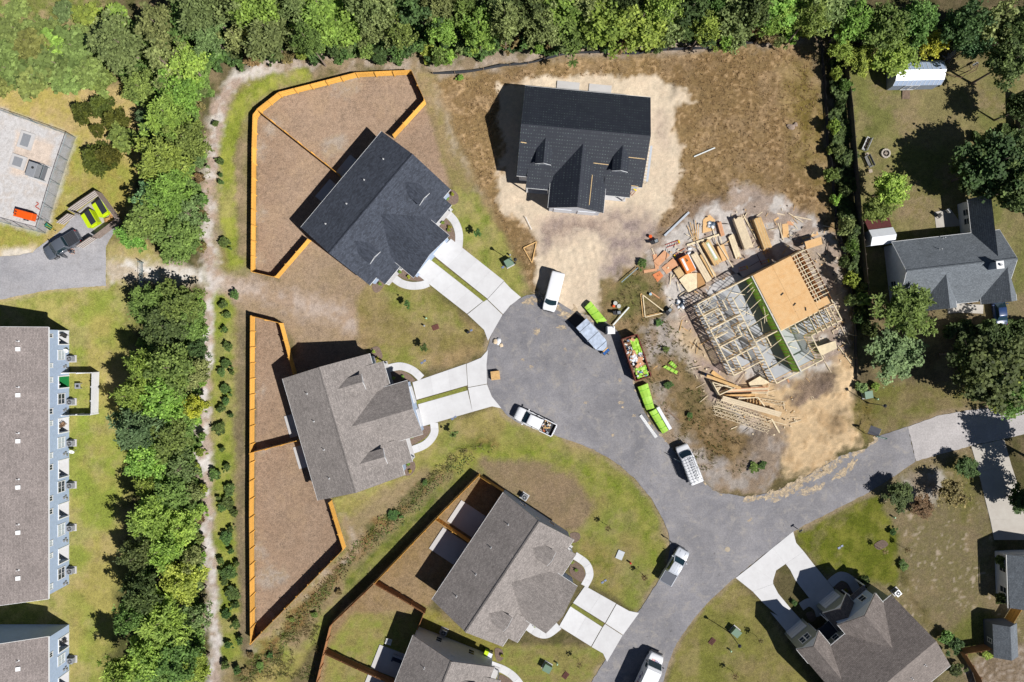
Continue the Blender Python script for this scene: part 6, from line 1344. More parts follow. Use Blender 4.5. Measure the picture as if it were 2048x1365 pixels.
# enclosed trailer
tp = (G(1153.6, 653.6, 2.15)+G(1173.6, 635.7, 2.15)+G(1215, 684, 2.15)+G(1193, 706, 2.15))/4
TR = empty('cargo_trailer', (tp.x, tp.y, 0.03), math.atan2(-51, 46), 'enclosed cargo trailer with shiny metal roof and black ramp lowered', 'trailer')
SHINY = M('trailer_roof_metal', A(196, 208, 226), 0.42, 0.14, 0.9, metal=0.35, fine=2)
MB().box((-0.1, 0, 1.15), (4.3, 2.0, 1.7)).build('body', M('trailer_black', A(70, 74, 82), 0.5), TR)
MB().prism([(2.05, -1.0), (2.75, -0.35), (2.75, 0.35), (2.05, 1.0)], 0.3, 2.0).build('nose', M('trailer_black', A(70, 74, 82), 0.5), TR)
for a, b in ((-2.25, -1.45), (-1.43, 0.28), (0.3, 2.05)): MB().box(((a+b)/2, 0, 2.02), (b-a, 2.02, 0.05)).build('roof_sheet', SHINY, TR)
MB().prism([(2.07, -1.01), (2.78, -0.36), (2.78, 0.36), (2.07, 1.01)], 2.0, 2.045).build('roof_sheet', SHINY, TR)
for x in (-1.44, 0.29, 2.06): MB().box((x, 0, 2.05), (0.05, 2.06, 0.05)).build('roof_seam', BLK, TR)
MB().box((-3.05, 0, 0.28), (1.75, 1.9, 0.07), 0, ('Y', -0.29)).build('ramp', BLK, TR)
for s in (-1, 1):
    for x in (-0.55, 0.35): MB().cyl((x, s*1.1, 0.33), 0.33, 0.2, 18, axis='Y').build('wheel', TYRE, TR)
    MB().box((-0.1, s*1.12, 0.72), (1.9, 0.26, 0.05)).build('fender', ALU, TR)
    for x in (-1.4, 0.3, 1.6): MB().box((x, s*1.03, 1.95), (0.1, 0.12, 0.08)).build('marker_light', LAMPW, TR)
MB().beam((2.7, 0.3, 0.45), (3.9, 0, 0.45), 0.09, 0.1).build('drawbar', BLK, TR); MB().beam((2.7, -0.3, 0.45), (3.9, 0, 0.45), 0.09, 0.1).build('drawbar', BLK, TR)
tb = MB().box((3.25, 0, 0.66), (0.62, 1.15, 0.3)).build('tool_tray', BLK, TR); 
for y in (-0.36, 0.0, 0.36): MB().box((3.32, y, 0.84), (0.4, 0.3, 0.1)).build('blue_case', M('case_blue', A(30, 96, 170), 0.5), tb)
MB().box((3.05, 0.1, 0.84), (0.2, 0.9, 0.07)).build('plywood_lid', LUM2, tb)
# roll-off container
dp = (G(1242.9, 677.9, 1.7)+G(1274.3, 669.3, 1.7)+G(1300, 753.6, 1.7)+G(1274.3, 762, 1.7))/4
RO = empty('rolloff_container', (dp.x, dp.y, 0.03), math.atan2(-84, 28), 'rusty red open container heaped with site waste and lime plastic', 'container')
RUST = M('rust_red', A(132, 70, 58), 0.8, 0.25, 2, fine=9); L_, W_ = 6.3, 2.35
for s in (-1, 1):
    MB().box((0, s*W_/2, 0.95), (L_, 0.07, 1.5)).build('side_wall', RUST, RO); MB().box((0, s*(W_/2), 1.72), (L_, 0.16, 0.1)).build('top_rail', RUST, RO)
    for k in range(8): MB().box((-L_/2+0.4+k*0.78, s*(W_/2+0.08), 0.95), (0.12, 0.1, 1.45)).build('side_rib', RUST, RO)
for x in (-L_/2, L_/2): MB().box((x, 0, 0.95), (0.07, W_-0.08, 1.5)).build('end_wall', RUST, RO); MB().box((x, 0, 1.72), (0.14, W_-0.1, 0.1)).build('top_rail', RUST, RO)
MB().box((0, 0, 0.25), (L_-0.1, W_-0.1, 0.1)).build('floor', RUST, RO)
fill = MB(); nx_, ny_ = 22, 9; hz = [[1.15+0.35*rnd.random()+0.2*math.sin(i*0.9) for j in range(ny_)] for i in range(nx_)]
fill.add([(-L_/2+0.08+(L_-0.16)*i/(nx_-1), -W_/2+0.08+(W_-0.16)*j/(ny_-1), hz[i][j]) for i in range(nx_) for j in range(ny_)], [(i*ny_+j, (i+1)*ny_+j, (i+1)*ny_+j+1, i*ny_+j+1) for i in range(nx_-1) for j in range(ny_-1)])
fill.build('waste_heap', M('waste_mix', A(200, 170, 130), 0.9, 0.4, 4, col2=A(150, 130, 110), fine=12), RO)
LIMEP = M('lime_plastic', A(166, 212, 72), 0.55, 0.14, 1.5, spec=0.4)
def crumple(root, x, y, sx, sy, z, mat, name, seed, amp=0.16):
    r = random.Random(seed); k = 9
    vs = [(x+sx*(i/(k-1)-0.5)+r.uniform(-.06, .06), y+sy*(j/(k-1)-0.5)+r.uniform(-.06, .06), z+r.uniform(0, amp)) for i in range(k) for j in range(k)]
    mb = MB().add(vs, [(i*k+j, (i+1)*k+j, (i+1)*k+j+1, i*k+j+1) for i in range(k-1) for j in range(k-1)]); return mb.build(name, mat, root)
crumple(RO, -1.55, 0.45, 2.2, 1.1, 1.6, LIMEP, 'plastic_wrap', 1); crumple(RO, 2.2, 0.05, 1.5, 1.7, 1.6, LIMEP, 'plastic_wrap', 2)
for a in ((0.0, -0.35, 1.0, 0.9, A(226, 228, 232), 3), (-0.2, 0.7, 0.7, 0.5, A(240, 240, 242), 5)): crumple(RO, a[0], a[1], a[2], a[3], 1.62, M('white_wrap', A(232, 234, 238), 0.6, 0.06, 3), 'plastic_wrap', a[5])
for x, y, rz, s in ((0.8, 0.3, 0.3, (1.1, 0.7, 0.02)), (0.3, 0.5, 1.2, (0.7, 0.5, 0.02)), (1.2, -0.2, 2.2, (0.6, 0.5, 0.02)), (-2.6, 0.3, 0.7, (0.6, 0.4, 0.02)), (-0.6, 0.0, 0.1, (1.0, 0.3, 0.02))): MB().box((x, y, 1.72), s, rz, ('X', 0.2)).build('board', OSBP, RO)
junk(RO, -2.9, 0.2, -1.0, -0.1, 1.5, 60, 11, 0.3, big=0.4, cols=[A(238, 234, 226), A(226, 180, 130), A(240, 240, 242), A(210, 150, 110), A(110, 84, 66), A(120, 150, 190)])
junk(RO, -0.2, 2.9, -1.0, 1.0, 1.5, 46, 12, 0.3, big=0.4, cols=[A(238, 234, 226), A(226, 180, 130), A(240, 240, 242), A(210, 150, 110), A(60, 56, 54), A(150, 160, 180)])
# portable toilet
p = G(1222, 660.5, 2.3); PT = empty('portable_toilet', (p.x, p.y, 0), 0.05, 'white roofed portable toilet between trailer and waste container', 'portable toilet')
MB().box((0, 0, 1.1), (1.05, 1.05, 2.1)).build('cabin', M('toilet_grey', A(180, 190, 205), 0.6, 0.05, 2), PT, bevel=0.02)
rf = MB(); rf.rings([[Vector((x*k, y*k, z)) for x, y in ((-0.58, -0.58), (0.58, -0.58), (0.58, 0.58), (-0.58, 0.58))] for k, z in ((1, 2.12), (1, 2.2), (0.8, 2.34))]); rf.build('roof', WHITE, PT, bevel=0.02)
MB().box((0, -0.55, 1.05), (0.75, 0.04, 1.9)).build('door', M('toilet_door', A(210, 214, 220), 0.6, 0.05, 2), PT); MB().cyl((0.35, 0.35, 2.4), 0.05, 0.3, 8).build('vent_pipe', BLK, PT); MB().box((0, 0, 0.06), (1.2, 1.2, 0.1)).build('skid', BLK, PT)

# ------------------------------------------------------------ person by the dark pickup
def person(loc, rz, label):
    R = empty('person', loc, rz, label, 'person')
    J = {'pel': (0, 0, 0.95), 'sp': (0.0, 0.01, 1.15), 'ch': (0.03, 0, 1.38), 'nk': (0.05, 0, 1.52), 'hd': (0.07, 0, 1.6), 'ht': (0.08, 0, 1.74),
         'ls': (0.04, 0.19, 1.43), 'le': (0.22, 0.34, 1.25), 'lw': (0.46, 0.3, 1.22), 'rs': (0.04, -0.19, 1.43), 're': (0.2, -0.36, 1.28), 'rw': (0.42, -0.42, 1.3),
         'lh': (0.0, 0.1, 0.92), 'lk': (0.05, 0.11, 0.5), 'la': (-0.02, 0.12, 0.09), 'lt': (0.16, 0.13, 0.04), 'rh': (0.0, -0.1, 0.92), 'rk': (0.04, -0.12, 0.5), 'ra': (-0.04, -0.13, 0.09), 'rt': (0.14, -0.15, 0.04)}
    E = [('pel', 'sp'), ('sp', 'ch'), ('ch', 'nk'), ('nk', 'hd'), ('hd', 'ht'), ('ch', 'ls'), ('ls', 'le'), ('le', 'lw'), ('ch', 'rs'), ('rs', 're'), ('re', 'rw'), ('pel', 'lh'), ('lh', 'lk'), ('lk', 'la'), ('la', 'lt'), ('pel', 'rh'), ('rh', 'rk'), ('rk', 'ra'), ('ra', 'rt')]
    RD = {'pel': 0.14, 'sp': 0.13, 'ch': 0.16, 'nk': 0.06, 'hd': 0.085, 'ht': 0.08, 'ls': 0.07, 'le': 0.045, 'lw': 0.032, 'rs': 0.07, 're': 0.045, 'rw': 0.032, 'lh': 0.1, 'lk': 0.06, 'la': 0.045, 'lt': 0.035, 'rh': 0.1, 'rk': 0.06, 'ra': 0.045, 'rt': 0.035}
    # fingers grow out of each wrist
    for sd, wr, dr in (('l', 'lw', Vector((0.98, -0.1, -0.1))), ('r', 'rw', Vector((0.96, -0.2, 0.05)))):
        w0 = Vector(J[wr]); dr.normalize(); sw = dr.cross(Vector((0, 0, 1))).normalized()
        J[sd+'p'] = tuple(w0+dr*0.07); RD[sd+'p'] = 0.03; E.append((wr, sd+'p'))
        for k, (o, ln) in enumerate(((-0.03, 0.06), (-0.01, 0.075), (0.012, 0.07), (0.032, 0.055))):
            a, b = sd+'f%d' % k, sd+'g%d' % k
            J[a] = tuple(w0+dr*(0.1+ln*0.5)+sw*o); J[b] = tuple(w0+dr*(0.1+ln)+sw*o+Vector((0, 0, -0.02))); RD[a] = 0.009; RD[b] = 0.008; E += [(sd+'p', a), (a, b)]
        J[sd+'t'] = tuple(w0+dr*0.07-sw*0.05) if sd == 'l' else tuple(w0+dr*0.07+sw*0.05); RD[sd+'t'] = 0.01; E.append((sd+'p', sd+'t'))
    names = list(J); me = bpy.data.meshes.new('body'); me.from_pydata([J[k] for k in names], [(names.index(a), names.index(b)) for a, b in E], [])
    o = bpy.data.objects.new('body', me); COL.objects.link(o); o.parent = R
    sk = o.modifiers.new('skin', 'SKIN'); bpy.context.view_layer.objects.active = o
    for i, k in enumerate(names):
        me.skin_vertices[0].data[i].radius = (RD[k], RD[k]); me.skin_vertices[0].data[i].use_root = (k == 'pel')
    o.modifiers.new('sub', 'SUBSURF').render_levels = 2
    dg = bpy.context.evaluated_depsgraph_get(); m2 = bpy.data.meshes.new_from_object(o.evaluated_get(dg)); o.modifiers.clear(); o.data = m2
    SKIN = M('skin', A(214, 160, 130), 0.6); SHIRT = M('shirt_navy', A(44, 48, 62), 0.85); SHORTS = M('shorts_grey', A(96, 92, 88), 0.85); SHOE = M('shoe', A(60, 56, 52), 0.8)
    m2.materials.clear()
    for m in (SKIN, SHIRT, SHORTS, SHOE): m2.materials.append(m)
    for f in m2.polygons:
        z = f.center.z; r = math.hypot(f.center.x, f.center.y)
        f.use_smooth = True
        f.material_index = 3 if z < 0.1 else 0 if z < 0.5 else 2 if z < 0.98 and r < 0.28 else 1 if z < 1.52 and r < 0.36 else 0
    hr = MB(); prof = ((0.105, 1.68), (0.112, 1.73), (0.1, 1.78), (0.06, 1.815), (0.01, 1.825))
    hr.rings([[Vector((0.065+rr*math.cos(t*PI/6), rr*0.9*math.sin(t*PI/6), z)) for t in range(12)] for rr, z in prof]); hr.build('hair', M('hair_brown', A(70, 52, 42), 0.8), R, True)
    fc = MB(); fc.box((0.165, 0, 1.68), (0.03, 0.025, 0.04)); fc.build('nose', SKIN, R, bevel=0.008)
    for s in (-1, 1): MB().cyl((0.155, s*0.032, 1.705), 0.012, 0.012, 8, axis='X').build('eye', BLK, R); MB().box((0.075, s*0.09, 1.68), (0.035, 0.02, 0.05)).build('ear', SKIN, R, bevel=0.008)
    MB().box((0.157, 0, 1.64), (0.012, 0.045, 0.01)).build('mouth', M('lips', A(170, 100, 90), 0.6), R)
person(G(143.5, 504, 0.9)+Vector((0, 0, -0.87)), 0.1, 'person in dark shirt reaching out behind the dark grey pickup')
# ------------------------------------------------------------ loose things on the building site
SITE = 'lumber and panels laid out on the building site'
def root_at(name, px, py, label, cat, group=None, rz=0):
    p = G(px, py); return empty(name, (p.x, p.y, 0), rz, label, cat, group)
def stack(quad, label, n_across, layers, mat, cat='lumber stack', name='lumber_stack', z0=0.1, th=0.09, hpx=None, group=SITE, mats=None):
    """quad px: start-left, start-right, end-right, end-left of the top face"""
    top = z0+layers*th; P = [G(x, y, top) for x, y in quad]
    a = (P[0]+P[1])/2; b = (P[2]+P[3])/2; d = b-a; L = d.length; w_ = ((P[1]-P[0]).length+(P[2]-P[3]).length)/2; c = (a+b)/2
    R = empty(name, (c.x, c.y, 0), math.atan2(d.y, d.x), label, cat, group)
    bw = w_/n_across
    for k in range(layers):
        for i in range(n_across):
            if k < layers-1 and 0 < i < n_across-1: continue
            j = rnd.uniform(-0.12, 0.12)
            MB().box((j, -w_/2+bw*(i+0.5), z0+th*(k+0.5)), (L-0.2, bw*0.94, th*0.94)).build('board', (mats or [mat])[(i*3+k) % len(mats or [mat])], R)
    if layers > 2: MB().box((0, 0, z0+th*(layers-1)/2-0.02), (L-0.5, w_-2.2*bw if n_across > 2 else w_*0.3, th*(layers-1)-0.05)).build('stack_core', mat, R)
    for x in (-L*0.3, L*0.3): MB().box((x, 0, z0/2), (0.09, w_, z0)).build('bearer', LUM2, R)
    return R
LL = [LUM, LUM2, WOOD]
PALE = M('pale_lumber', A(244, 226, 194), 0.8, 0.1, 1.5, fine=14)
stack([(1466.7, 436.4), (1483.4, 431.7), (1507.5, 495.8), (1489.9, 499.5)], 'tall pale stack of boards, third big stack from the right', 7, 9, PALE)
stack([(1507.5, 438.2), (1520.5, 432.7), (1544.6, 493.9), (1528.8, 501.3)], 'tall amber stack of boards nearest the deck corner of the frame', 6, 8, LUM2, mats=[LUM2, WOOD])
stack([(1402, 486), (1418.4, 478.1), (1444.4, 524.5), (1429.6, 532.9)], 'stack of boards carrying a strip of green wrap on top', 6, 6, WOOD, mats=[WOOD, LUM2])
stack([(1432.3, 493.9), (1448.1, 486.5), (1457.4, 518), (1446.3, 523.6)], 'short stack of orange board sheets between two longer stacks', 1, 8, OSB, cat='sheet stack', name='sheet_stack', th=0.05)
stack([(1381.3, 508.7), (1392.4, 505), (1425.8, 560.7), (1412.9, 567.2)], 'long wide stack of pale planks beside the orange tool chest', 3, 5, PALE)
stack([(1398, 509), (1407, 506), (1432, 551), (1426, 557)], 'stack of amber planks with loose boards leaning over it', 4, 3, LUM2, mats=[LUM2, WOOD])
stack([(1434, 441.5), (1442, 444), (1449, 470), (1443, 475)], 'small bundle of reddish boards beside the white plastic bags', 2, 4, OSBP)
stack([(1456, 470), (1467, 470), (1483, 513), (1472, 520)], 'loose stack of boards and sheet leaning in the middle of the lumber', 4, 3, LUM, mats=[LUM, PALE])
stack([(1346, 541), (1360, 534), (1370, 550), (1357, 557)], 'low stack of square panels left of the long planks', 1, 7, WOOD, cat='sheet stack', name='sheet_stack', th=0.06)
def board(a, b, wd, label, mat=LUM, z=0.06, th=0.05, name='loose_board', cat='board', z2=None):
    A0 = G(*a, z); B0 = G(*b, z2 if z2 is not None else z); c = (A0+B0)/2; d = B0-A0
    o = MB().beam((-d/2), (d/2), wd, th).build(name, mat); o.location = c
    return tag(o, label, cat, SITE)
brd = [((1375, 452), (1388, 483), .09), ((1380, 445), (1390, 482), .09), ((1385, 448), (1393, 481), .09), ((1391, 441), (1394, 480), .1), ((1397, 449), (1396, 480), .1)]
for i, (a, b, wd) in enumerate(brd): board(a, b, wd, 'thin loose stud in the upright fan of studs, %s from the left' % ordinal(i+1), LUM2, 0.12+0.03*i)
board((1374, 491), (1438, 470), 0.28, 'long plank lying across the studs above the wrapped stack', LUM, 0.2)
board((1439, 468), (1444, 490), 0.1, 'short plank at the right end of the crossing plank', LUM, 0.25)
board((1394, 484), (1428, 552), 0.12, 'long thin plank leaning over the amber plank stack', LUM, 0.5); board((1396, 495), (1432, 556), 0.1, 'second thin plank leaning over the amber plank stack', PALE, 0.45)
board((1430, 477), (1466, 535), 0.14, 'pale plank laid over the orange sheet stack', PALE, 0.62); board((1486, 430), (1507, 468), 0.14, 'plank between the two tallest stacks, upper one', LUM, 0.1); board((1493, 440), (1513, 480), 0.1, 'plank between the two tallest stacks, middle one', LUM, 0.1); board((1500, 440), (1528, 503), 0.09, 'long thin plank touching the amber tall stack', LUM2, 0.12)
board((1577, 427), (1606, 445), 0.12, 'white batten crossing another on the grey sand, upper left one', PALE, 0.3); board((1588, 433), (1622, 440), 0.12, 'white batten pointing to the right edge of the site', PALE, 0.34)
board((1580, 441), (1601, 465), 0.1, 'thin batten slanting above the wire frame', PALE, 0.06); board((1556, 447), (1567, 481), 0.16, 'white plank beside the upright orange sheet', PALE, 0.08); board((1560, 446), (1564, 478), 0.08, 'narrow white plank against the wider white plank', PALE, 0.1)
board((1537, 461), (1554, 457), 0.08, 'short white batten left of the orange sheet', PALE, 0.05); board((1424, 744), (1472, 781), 0.6, 'wide plank leaning near the bottom left corner of the frame', LUM2, 0.15); board((1426, 812), (1572, 850), 0.1, 'edge board hidden under the big pale beam pile', LUM, 0.08)
board((1575, 759), (1591, 790), 0.24, 'reddish plank lying below the frame front', OSBP, 0.08); board((1543, 838), (1559, 866), 0.22, 'short plank leaning down right of the floor trusses', LUM, 0.12)
board((1302, 585), (1319, 597), 0.16, 'short tan offcut between the roof trusses and frame', OSBP, 0.06); board((1358, 592), (1389, 571), 0.1, 'batten across the lowest panels by the frame corner', PALE, 0.1)
board((1354, 641), (1372, 631), 0.08, 'white batten left of the frame corner, upper one', PALE, 0.06); board((1337, 645), (1360, 641), 0.14, 'wide white batten left of the frame corner', PALE, 0.08); board((1388, 314), (1430, 296), 0.16, 'white gutter pipe lying alone in the dry grass', M('gutter_white', A(232, 236, 232), 0.5), 0.15)
board((1378, 425), (1329, 472), 0.3, 'long metal gutter section on the bare soil', M('galv_sheet', A(206, 212, 220), 0.4, 0.08, 4, metal=0.3), 0.12, 0.1); board((1258, 615), (1226, 651), 0.2, 'white drain pipe leaning toward the portable toilet', M('gutter_white', A(232, 236, 232), 0.5), 0.3)
board((1276, 536), (1243, 565), 0.12, 'pale metal stand rail on the green patch', GALV, 0.5); board((1303, 497), (1309, 510), 0.12, 'short white board above the pink panels', PALE, 0.06)
board((1333, 708), (1354, 727), 0.24, 'wooden plank in the weeds below the lime wrap', FENCE_GREY, 0.08) if False else None
board((1330, 818), (1358, 841), 0.22, 'weathered plank lying on the verge right of the lime bundles', FENCE_GREY, 0.08); board((1307, 738), (1315, 732), 0.14, 'small tan offcut beside the waste container', LUM2, 0.06); board((1505, 867), (1512, 882), 0.2, 'white board lying on grey sand below the trusses', PALE, 0.06)
board((1630, 690), (1650, 715), 0.08, 'thin plank leaning off the right corner of the frame', LUM, 0.3); board((1680, 650), (1700, 690), 0.08, 'thin plank right of the frame, upper one', PALE, 0.1); board((1676, 692), (1702, 727), 0.12, 'double plank right of the frame, lower one', LUM, 0.12); board((1648, 722), (1664, 748), 0.09, 'thin plank standing off the front corner of the frame', PALE, 0.1)
def panel(px, label, mat=OSB, z=0.05, th=0.02, name='board_sheet'):
    P = [G(x, y, z) for x, y in px]; c = sum(P, Vector((0, 0, 0)))/len(P)
    o = MB().prism([(p.x-c.x, p.y-c.y) for p in P], 0, th).build(name, mat); o.location = (c.x, c.y, z); tag(o, label, 'board', SITE); return o
panel([(1307, 523), (1329, 501), (1340, 511), (1318, 533)], 'upper pink board sheet of the fanned sheets', OSBP, 0.16); panel([(1323, 536), (1346, 517), (1359, 530), (1333, 549)], 'lower pink board sheet beside the tool chest', OSBP, 0.1)
panel([(1305, 510), (1313, 508), (1318, 538), (1311, 540)], 'narrow pink strip under the fanned sheets', OSBP, 0.06); panel([(1287, 541), (1314, 537), (1314, 542), (1288, 547)], 'long narrow pink strip pointing left', OSBP, 0.07); panel([(1305, 550), (1319, 542), (1327, 552), (1315, 565)], 'single bright orange square sheet', M('orange_sheet', A(238, 150, 96), 0.8, 0.08, 2), 0.05)
panel([(1418, 429), (1430, 440), (1424, 462), (1405, 467), (1406, 440)], 'house shaped board sheet at the top of the lumber', OSB, 0.06); panel([(1358, 560), (1372, 548), (1394, 546), (1394, 580), (1376, 585)], 'large tan sheet in front of the long plank stack', LUM, 0.3); panel([(1394, 546), (1403, 548), (1412, 572), (1395, 580)], 'brown sheet right of the large tan sheet', M('brown_sheet', A(206, 160, 106), 0.85, 0.1, 2), 0.34)
panel([(1540, 418), (1571, 410), (1572, 416), (1548, 420)], 'long strip of board sheet, topmost on the grey sand', OSB, 0.05); panel([(1541, 420), (1550, 418), (1558, 438), (1549, 443), (1540, 428)], 'torn board sheet below the top strip', OSB, 0.06); panel([(1564, 449), (1576, 447), (1578, 475), (1566, 476)], 'upright orange sheet right of the white planks', OSB, 0.06); panel([(1572, 442), (1588, 445), (1586, 452), (1576, 450)], 'small tan sheet above the wire frame', OSBP, 0.05)
panel([(1602, 475), (1634, 463), (1637, 470), (1605, 480)], 'sheet strip behind the blue edged table', OSB, 0.05)
for q, lab, lx in ((((1609, 484), (1642, 474), (1645, 489), (1613, 499)), 'sheet topped blue work table at the upper right of the frame', 0), (((1633, 694), (1671, 682), (1674, 697), (1645, 711)), 'sheet topped blue work table at the right of the frame', 1), (((1497, 766), (1523, 751), (1541, 765), (1503, 778)), 'stack of large sheets on low blocks below the frame', 2)):
    z = (1.6, 1.0, 0.45)[lx]; P = [G(x, y, z) for x, y in q]; c = sum(P, Vector((0, 0, 0)))/4
    R = empty('sheet_table', (c.x, c.y, 0), 0, lab, 'table', SITE); pl = [(p.x-c.x, p.y-c.y) for p in P]
    MB().prism(pl, z-0.06, z).build('top_sheet', OSB if lx == 0 else LUM, R); MB().prism([(x*0.96, y*0.96) for x, y in pl], z-0.5 if lx < 2 else 0.1, z-0.065).build('wrapped_side', M('blue_wrap', A(20, 92, 140), 0.6, 0.1, 3) if lx < 2 else LUM2, R)
    if lx < 2:
        for x, y in pl: MB().box((x*0.85, y*0.85, (z-0.5)/2), (0.1, 0.1, z-0.5)).build('leg', LUM2, R)
def ladder(a, b, label, za=0.1, zb=0.1, col=None, w_=0.45, group=SITE):
    A0 = G(*a, za); B0 = G(*b, zb); d = B0-A0; s = Vector((-d.y, d.x, 0)).normalized()*w_/2; m = col or M('ladder_orange', A(226, 120, 50), 0.5)
    R = empty('ladder', A0, 0, label, 'ladder', group)
    for k in (-1, 1): MB().beam(s*k, d+s*k, 0.06, 0.09).build('rail', m, R)
    n = max(4, int(d.length/0.3))
    for i in range(1, n): MB().beam(d*i/n-s, d*i/n+s, 0.04, 0.04).build('rung', ALU, R)
    MB().box(d, (0.2, 0.5, 0.06), math.atan2(d.y, d.x)).build('top_cap', M('ladder_yellow', A(240, 206, 40), 0.5), R)
ladder((1371, 500), (1350, 513), 'yellow capped step ladder lying above the orange tool chest'); ladder((1477, 540), (1494, 535), 'orange ladder lying on the shaded patio slab', 0.12, 0.5); ladder((1332, 493), (1358, 484), 'red ladder lying on the bare soil above the tool chest', 0.1, 0.1, M('ladder_red', A(200, 80, 60), 0.5)); ladder((1520, 527), (1537, 522), 'orange ladder in the shade beneath the deck', 0.12, 0.4)
# tool chest
P = [G(x, y, 1.0) for x, y in ((1358.1, 516.2), (1376.7, 509.7), (1391.5, 541.2), (1373.9, 547.7))]; c = sum(P, Vector((0, 0, 0)))/4; d = (P[3]-P[0]); TC = empty('tool_chest', (c.x, c.y, 0), math.atan2(d.y, d.x), 'big orange tool chest with white strip in front of the plank stacks', 'tool chest', SITE)
OC = M('chest_orange', A(232, 138, 64), 0.55, 0.12, 2); L = d.length; w_ = (P[1]-P[0]).length
MB().box((0, 0, 0.45), (L, w_, 0.9)).build('body', OC, TC); MB().box((0, 0, 0.94), (L, w_, 0.08)).build('lid', OC, TC, bevel=0.02); MB().box((-0.1, -w_*0.25, 1.0), (L*0.75, w_*0.22, 0.04)).build('white_strip', WHITE, TC); MB().box((-0.1, w_*0.55, 0.6), (L*0.95, 0.16, 0.5)).build('side_wrap', M('white_wrap', A(232, 234, 238), 0.6, 0.06, 3), TC)
for k in range(4): MB().box((-L*0.3+k*0.12, 0.15, 1.02), (0.3, 0.07, 0.06), 0.5+k*0.4).build('tool', M('tool_brown', A(110, 74, 40), 0.7), TC)
# wrap strips on a stack
o = panel([(1411, 487), (1417, 484), (1437, 519), (1430, 522)], 'green tinted strip lying along a board stack', M('strip_green', A(196, 206, 160), 0.6, 0.1, 3), 0.66); o = panel([(1414, 489), (1417, 487), (1434, 516), (1431, 518)], 'white strip on top of the green tinted strip', WHITE, 0.69)
def bagpile(px, label, mat, n, seed, size=0.4, name='plastic_bag_pile', cat='plastic bags'):
    r = random.Random(seed); R = root_at(name, px[0], px[1], label, cat, SITE)
    for i in range(n):
        x, y, s = r.uniform(-0.5, 0.5), r.uniform(-0.5, 0.5), r.uniform(0.6, 1)*size
        rg = [[Vector((x+s*k*math.cos(t*PI/5)*r.uniform(.7, 1.2), y+s*k*math.sin(t*PI/5)*r.uniform(.7, 1.2), z*s+0.03)) for t in range(10)] for z, k in ((0, 0.7), (0.3, 1), (0.6, 0.7), (0.8, 0.25))]
        MB().rings(rg).build('bag', mat[i % len(mat)], R, True)
WRAPS = [M('white_wrap', A(232, 234, 238), 0.6, 0.06, 3), M('wrap_slate', A(90, 104, 120), 0.5, 0.1, 3)]
bagpile((1423, 452), 'crumpled white and grey plastic bags on the house shaped sheet', WRAPS, 7, 1); bagpile((1374, 504), 'white plastic bag pile at the head of the tool chest', WRAPS[:1], 4, 2, 0.35); bagpile((1360, 609), 'scattered wrap and rags at the left corner of the frame', WRAPS, 8, 4, 0.35)
bagpile((996, 685), 'white torn sack pile at the edge of the turning circle', [WRAPS[0], M('sack_tan', A(226, 206, 176), 0.8)], 5, 5, 0.45)
bagpile((1376, 84), 'white litter caught at the top silt fence', WRAPS[:1], 4, 6, 0.3); bagpile((637, 108), 'white litter at the edge of the top woods', WRAPS[:1], 3, 7, 0.35)
def machine(px, label, rz, seed, name='tool_cart', cat='tool'):
    R = root_at(name, px[0], px[1], label, cat, SITE, rz)
    MB().box((0, 0, 0.5), (0.9, 0.6, 0.12)).build('deck', BLK, R); MB().box((0.1, 0, 0.66), (0.45, 0.4, 0.22)).build('motor', M('machine_grey', A(140, 146, 150), 0.5), R)
    for x in (-0.38, 0.38):
        for y in (-0.24, 0.24): MB().box((x, y, 0.24), (0.06, 0.06, 0.48)).build('leg', BLK, R)
    MB().beam((-0.4, 0, 0.6), (-0.8, 0, 0.9), 0.5, 0.04).build('handle', BLK, R)
machine((1309, 484), 'dark compressor cart on the bare soil left of the lumber', 0.4, 1); machine((1337, 622), 'black tool rack near the left corner of the frame', 0.9, 2); machine((1235, 626), 'black tool cart on the grass patch by the drain pipe', 0.1, 3)
def bucket(px, label, mat, r=0.2, h=0.36):
    R = root_at('bucket', px[0], px[1], label, 'bucket', SITE)
    MB().cyl((0, 0, h/2), r*0.85, h, 16, r).build('pail', mat, R); MB().cyl((0, 0, h+0.01), r*1.03, 0.03, 16).build('lid', mat, R); MB().tube([(r*math.cos(t), r*math.sin(t)*0.2, h+0.02+0.1*abs(math.sin(t))) for t in [k*PI/8 for k in range(9)]], 0.008, 4).build('handle', ALU, R)
bucket((1300, 474), 'orange bucket on the soil above the compressor cart', ORNG, 0.24); bucket((1227, 613), 'orange bucket beside two pale discs on the grass', ORNG); bucket((1300, 589), 'pale blue bucket above the triangular trusses', M('bucket_pale', A(180, 210, 225), 0.5)); bucket((1411, 750), 'blue bucket at the tip of the truss pile', M('case_blue', A(30, 96, 170), 0.5), 0.22)
for i, q in enumerate(((1230, 607), (1237, 613))):
    R = root_at('cable_reel', *q, ('pale cable reel beside the orange bucket, farther one', 'pale cable reel beside the orange bucket, nearer one')[i], 'cable reel', SITE)
    MB().cyl((0, 0, 0.1), 0.3, 0.04, 20).build('flange', ALU, R); MB().cyl((0, 0, 0.24), 0.16, 0.26, 16).build('drum', M('cable_grey', A(180, 180, 176), 0.7), R); MB().cyl((0, 0, 0.38), 0.3, 0.03, 20).build('flange', M('reel_pale', A(196, 198, 190), 0.7, 0.15, 8), R)
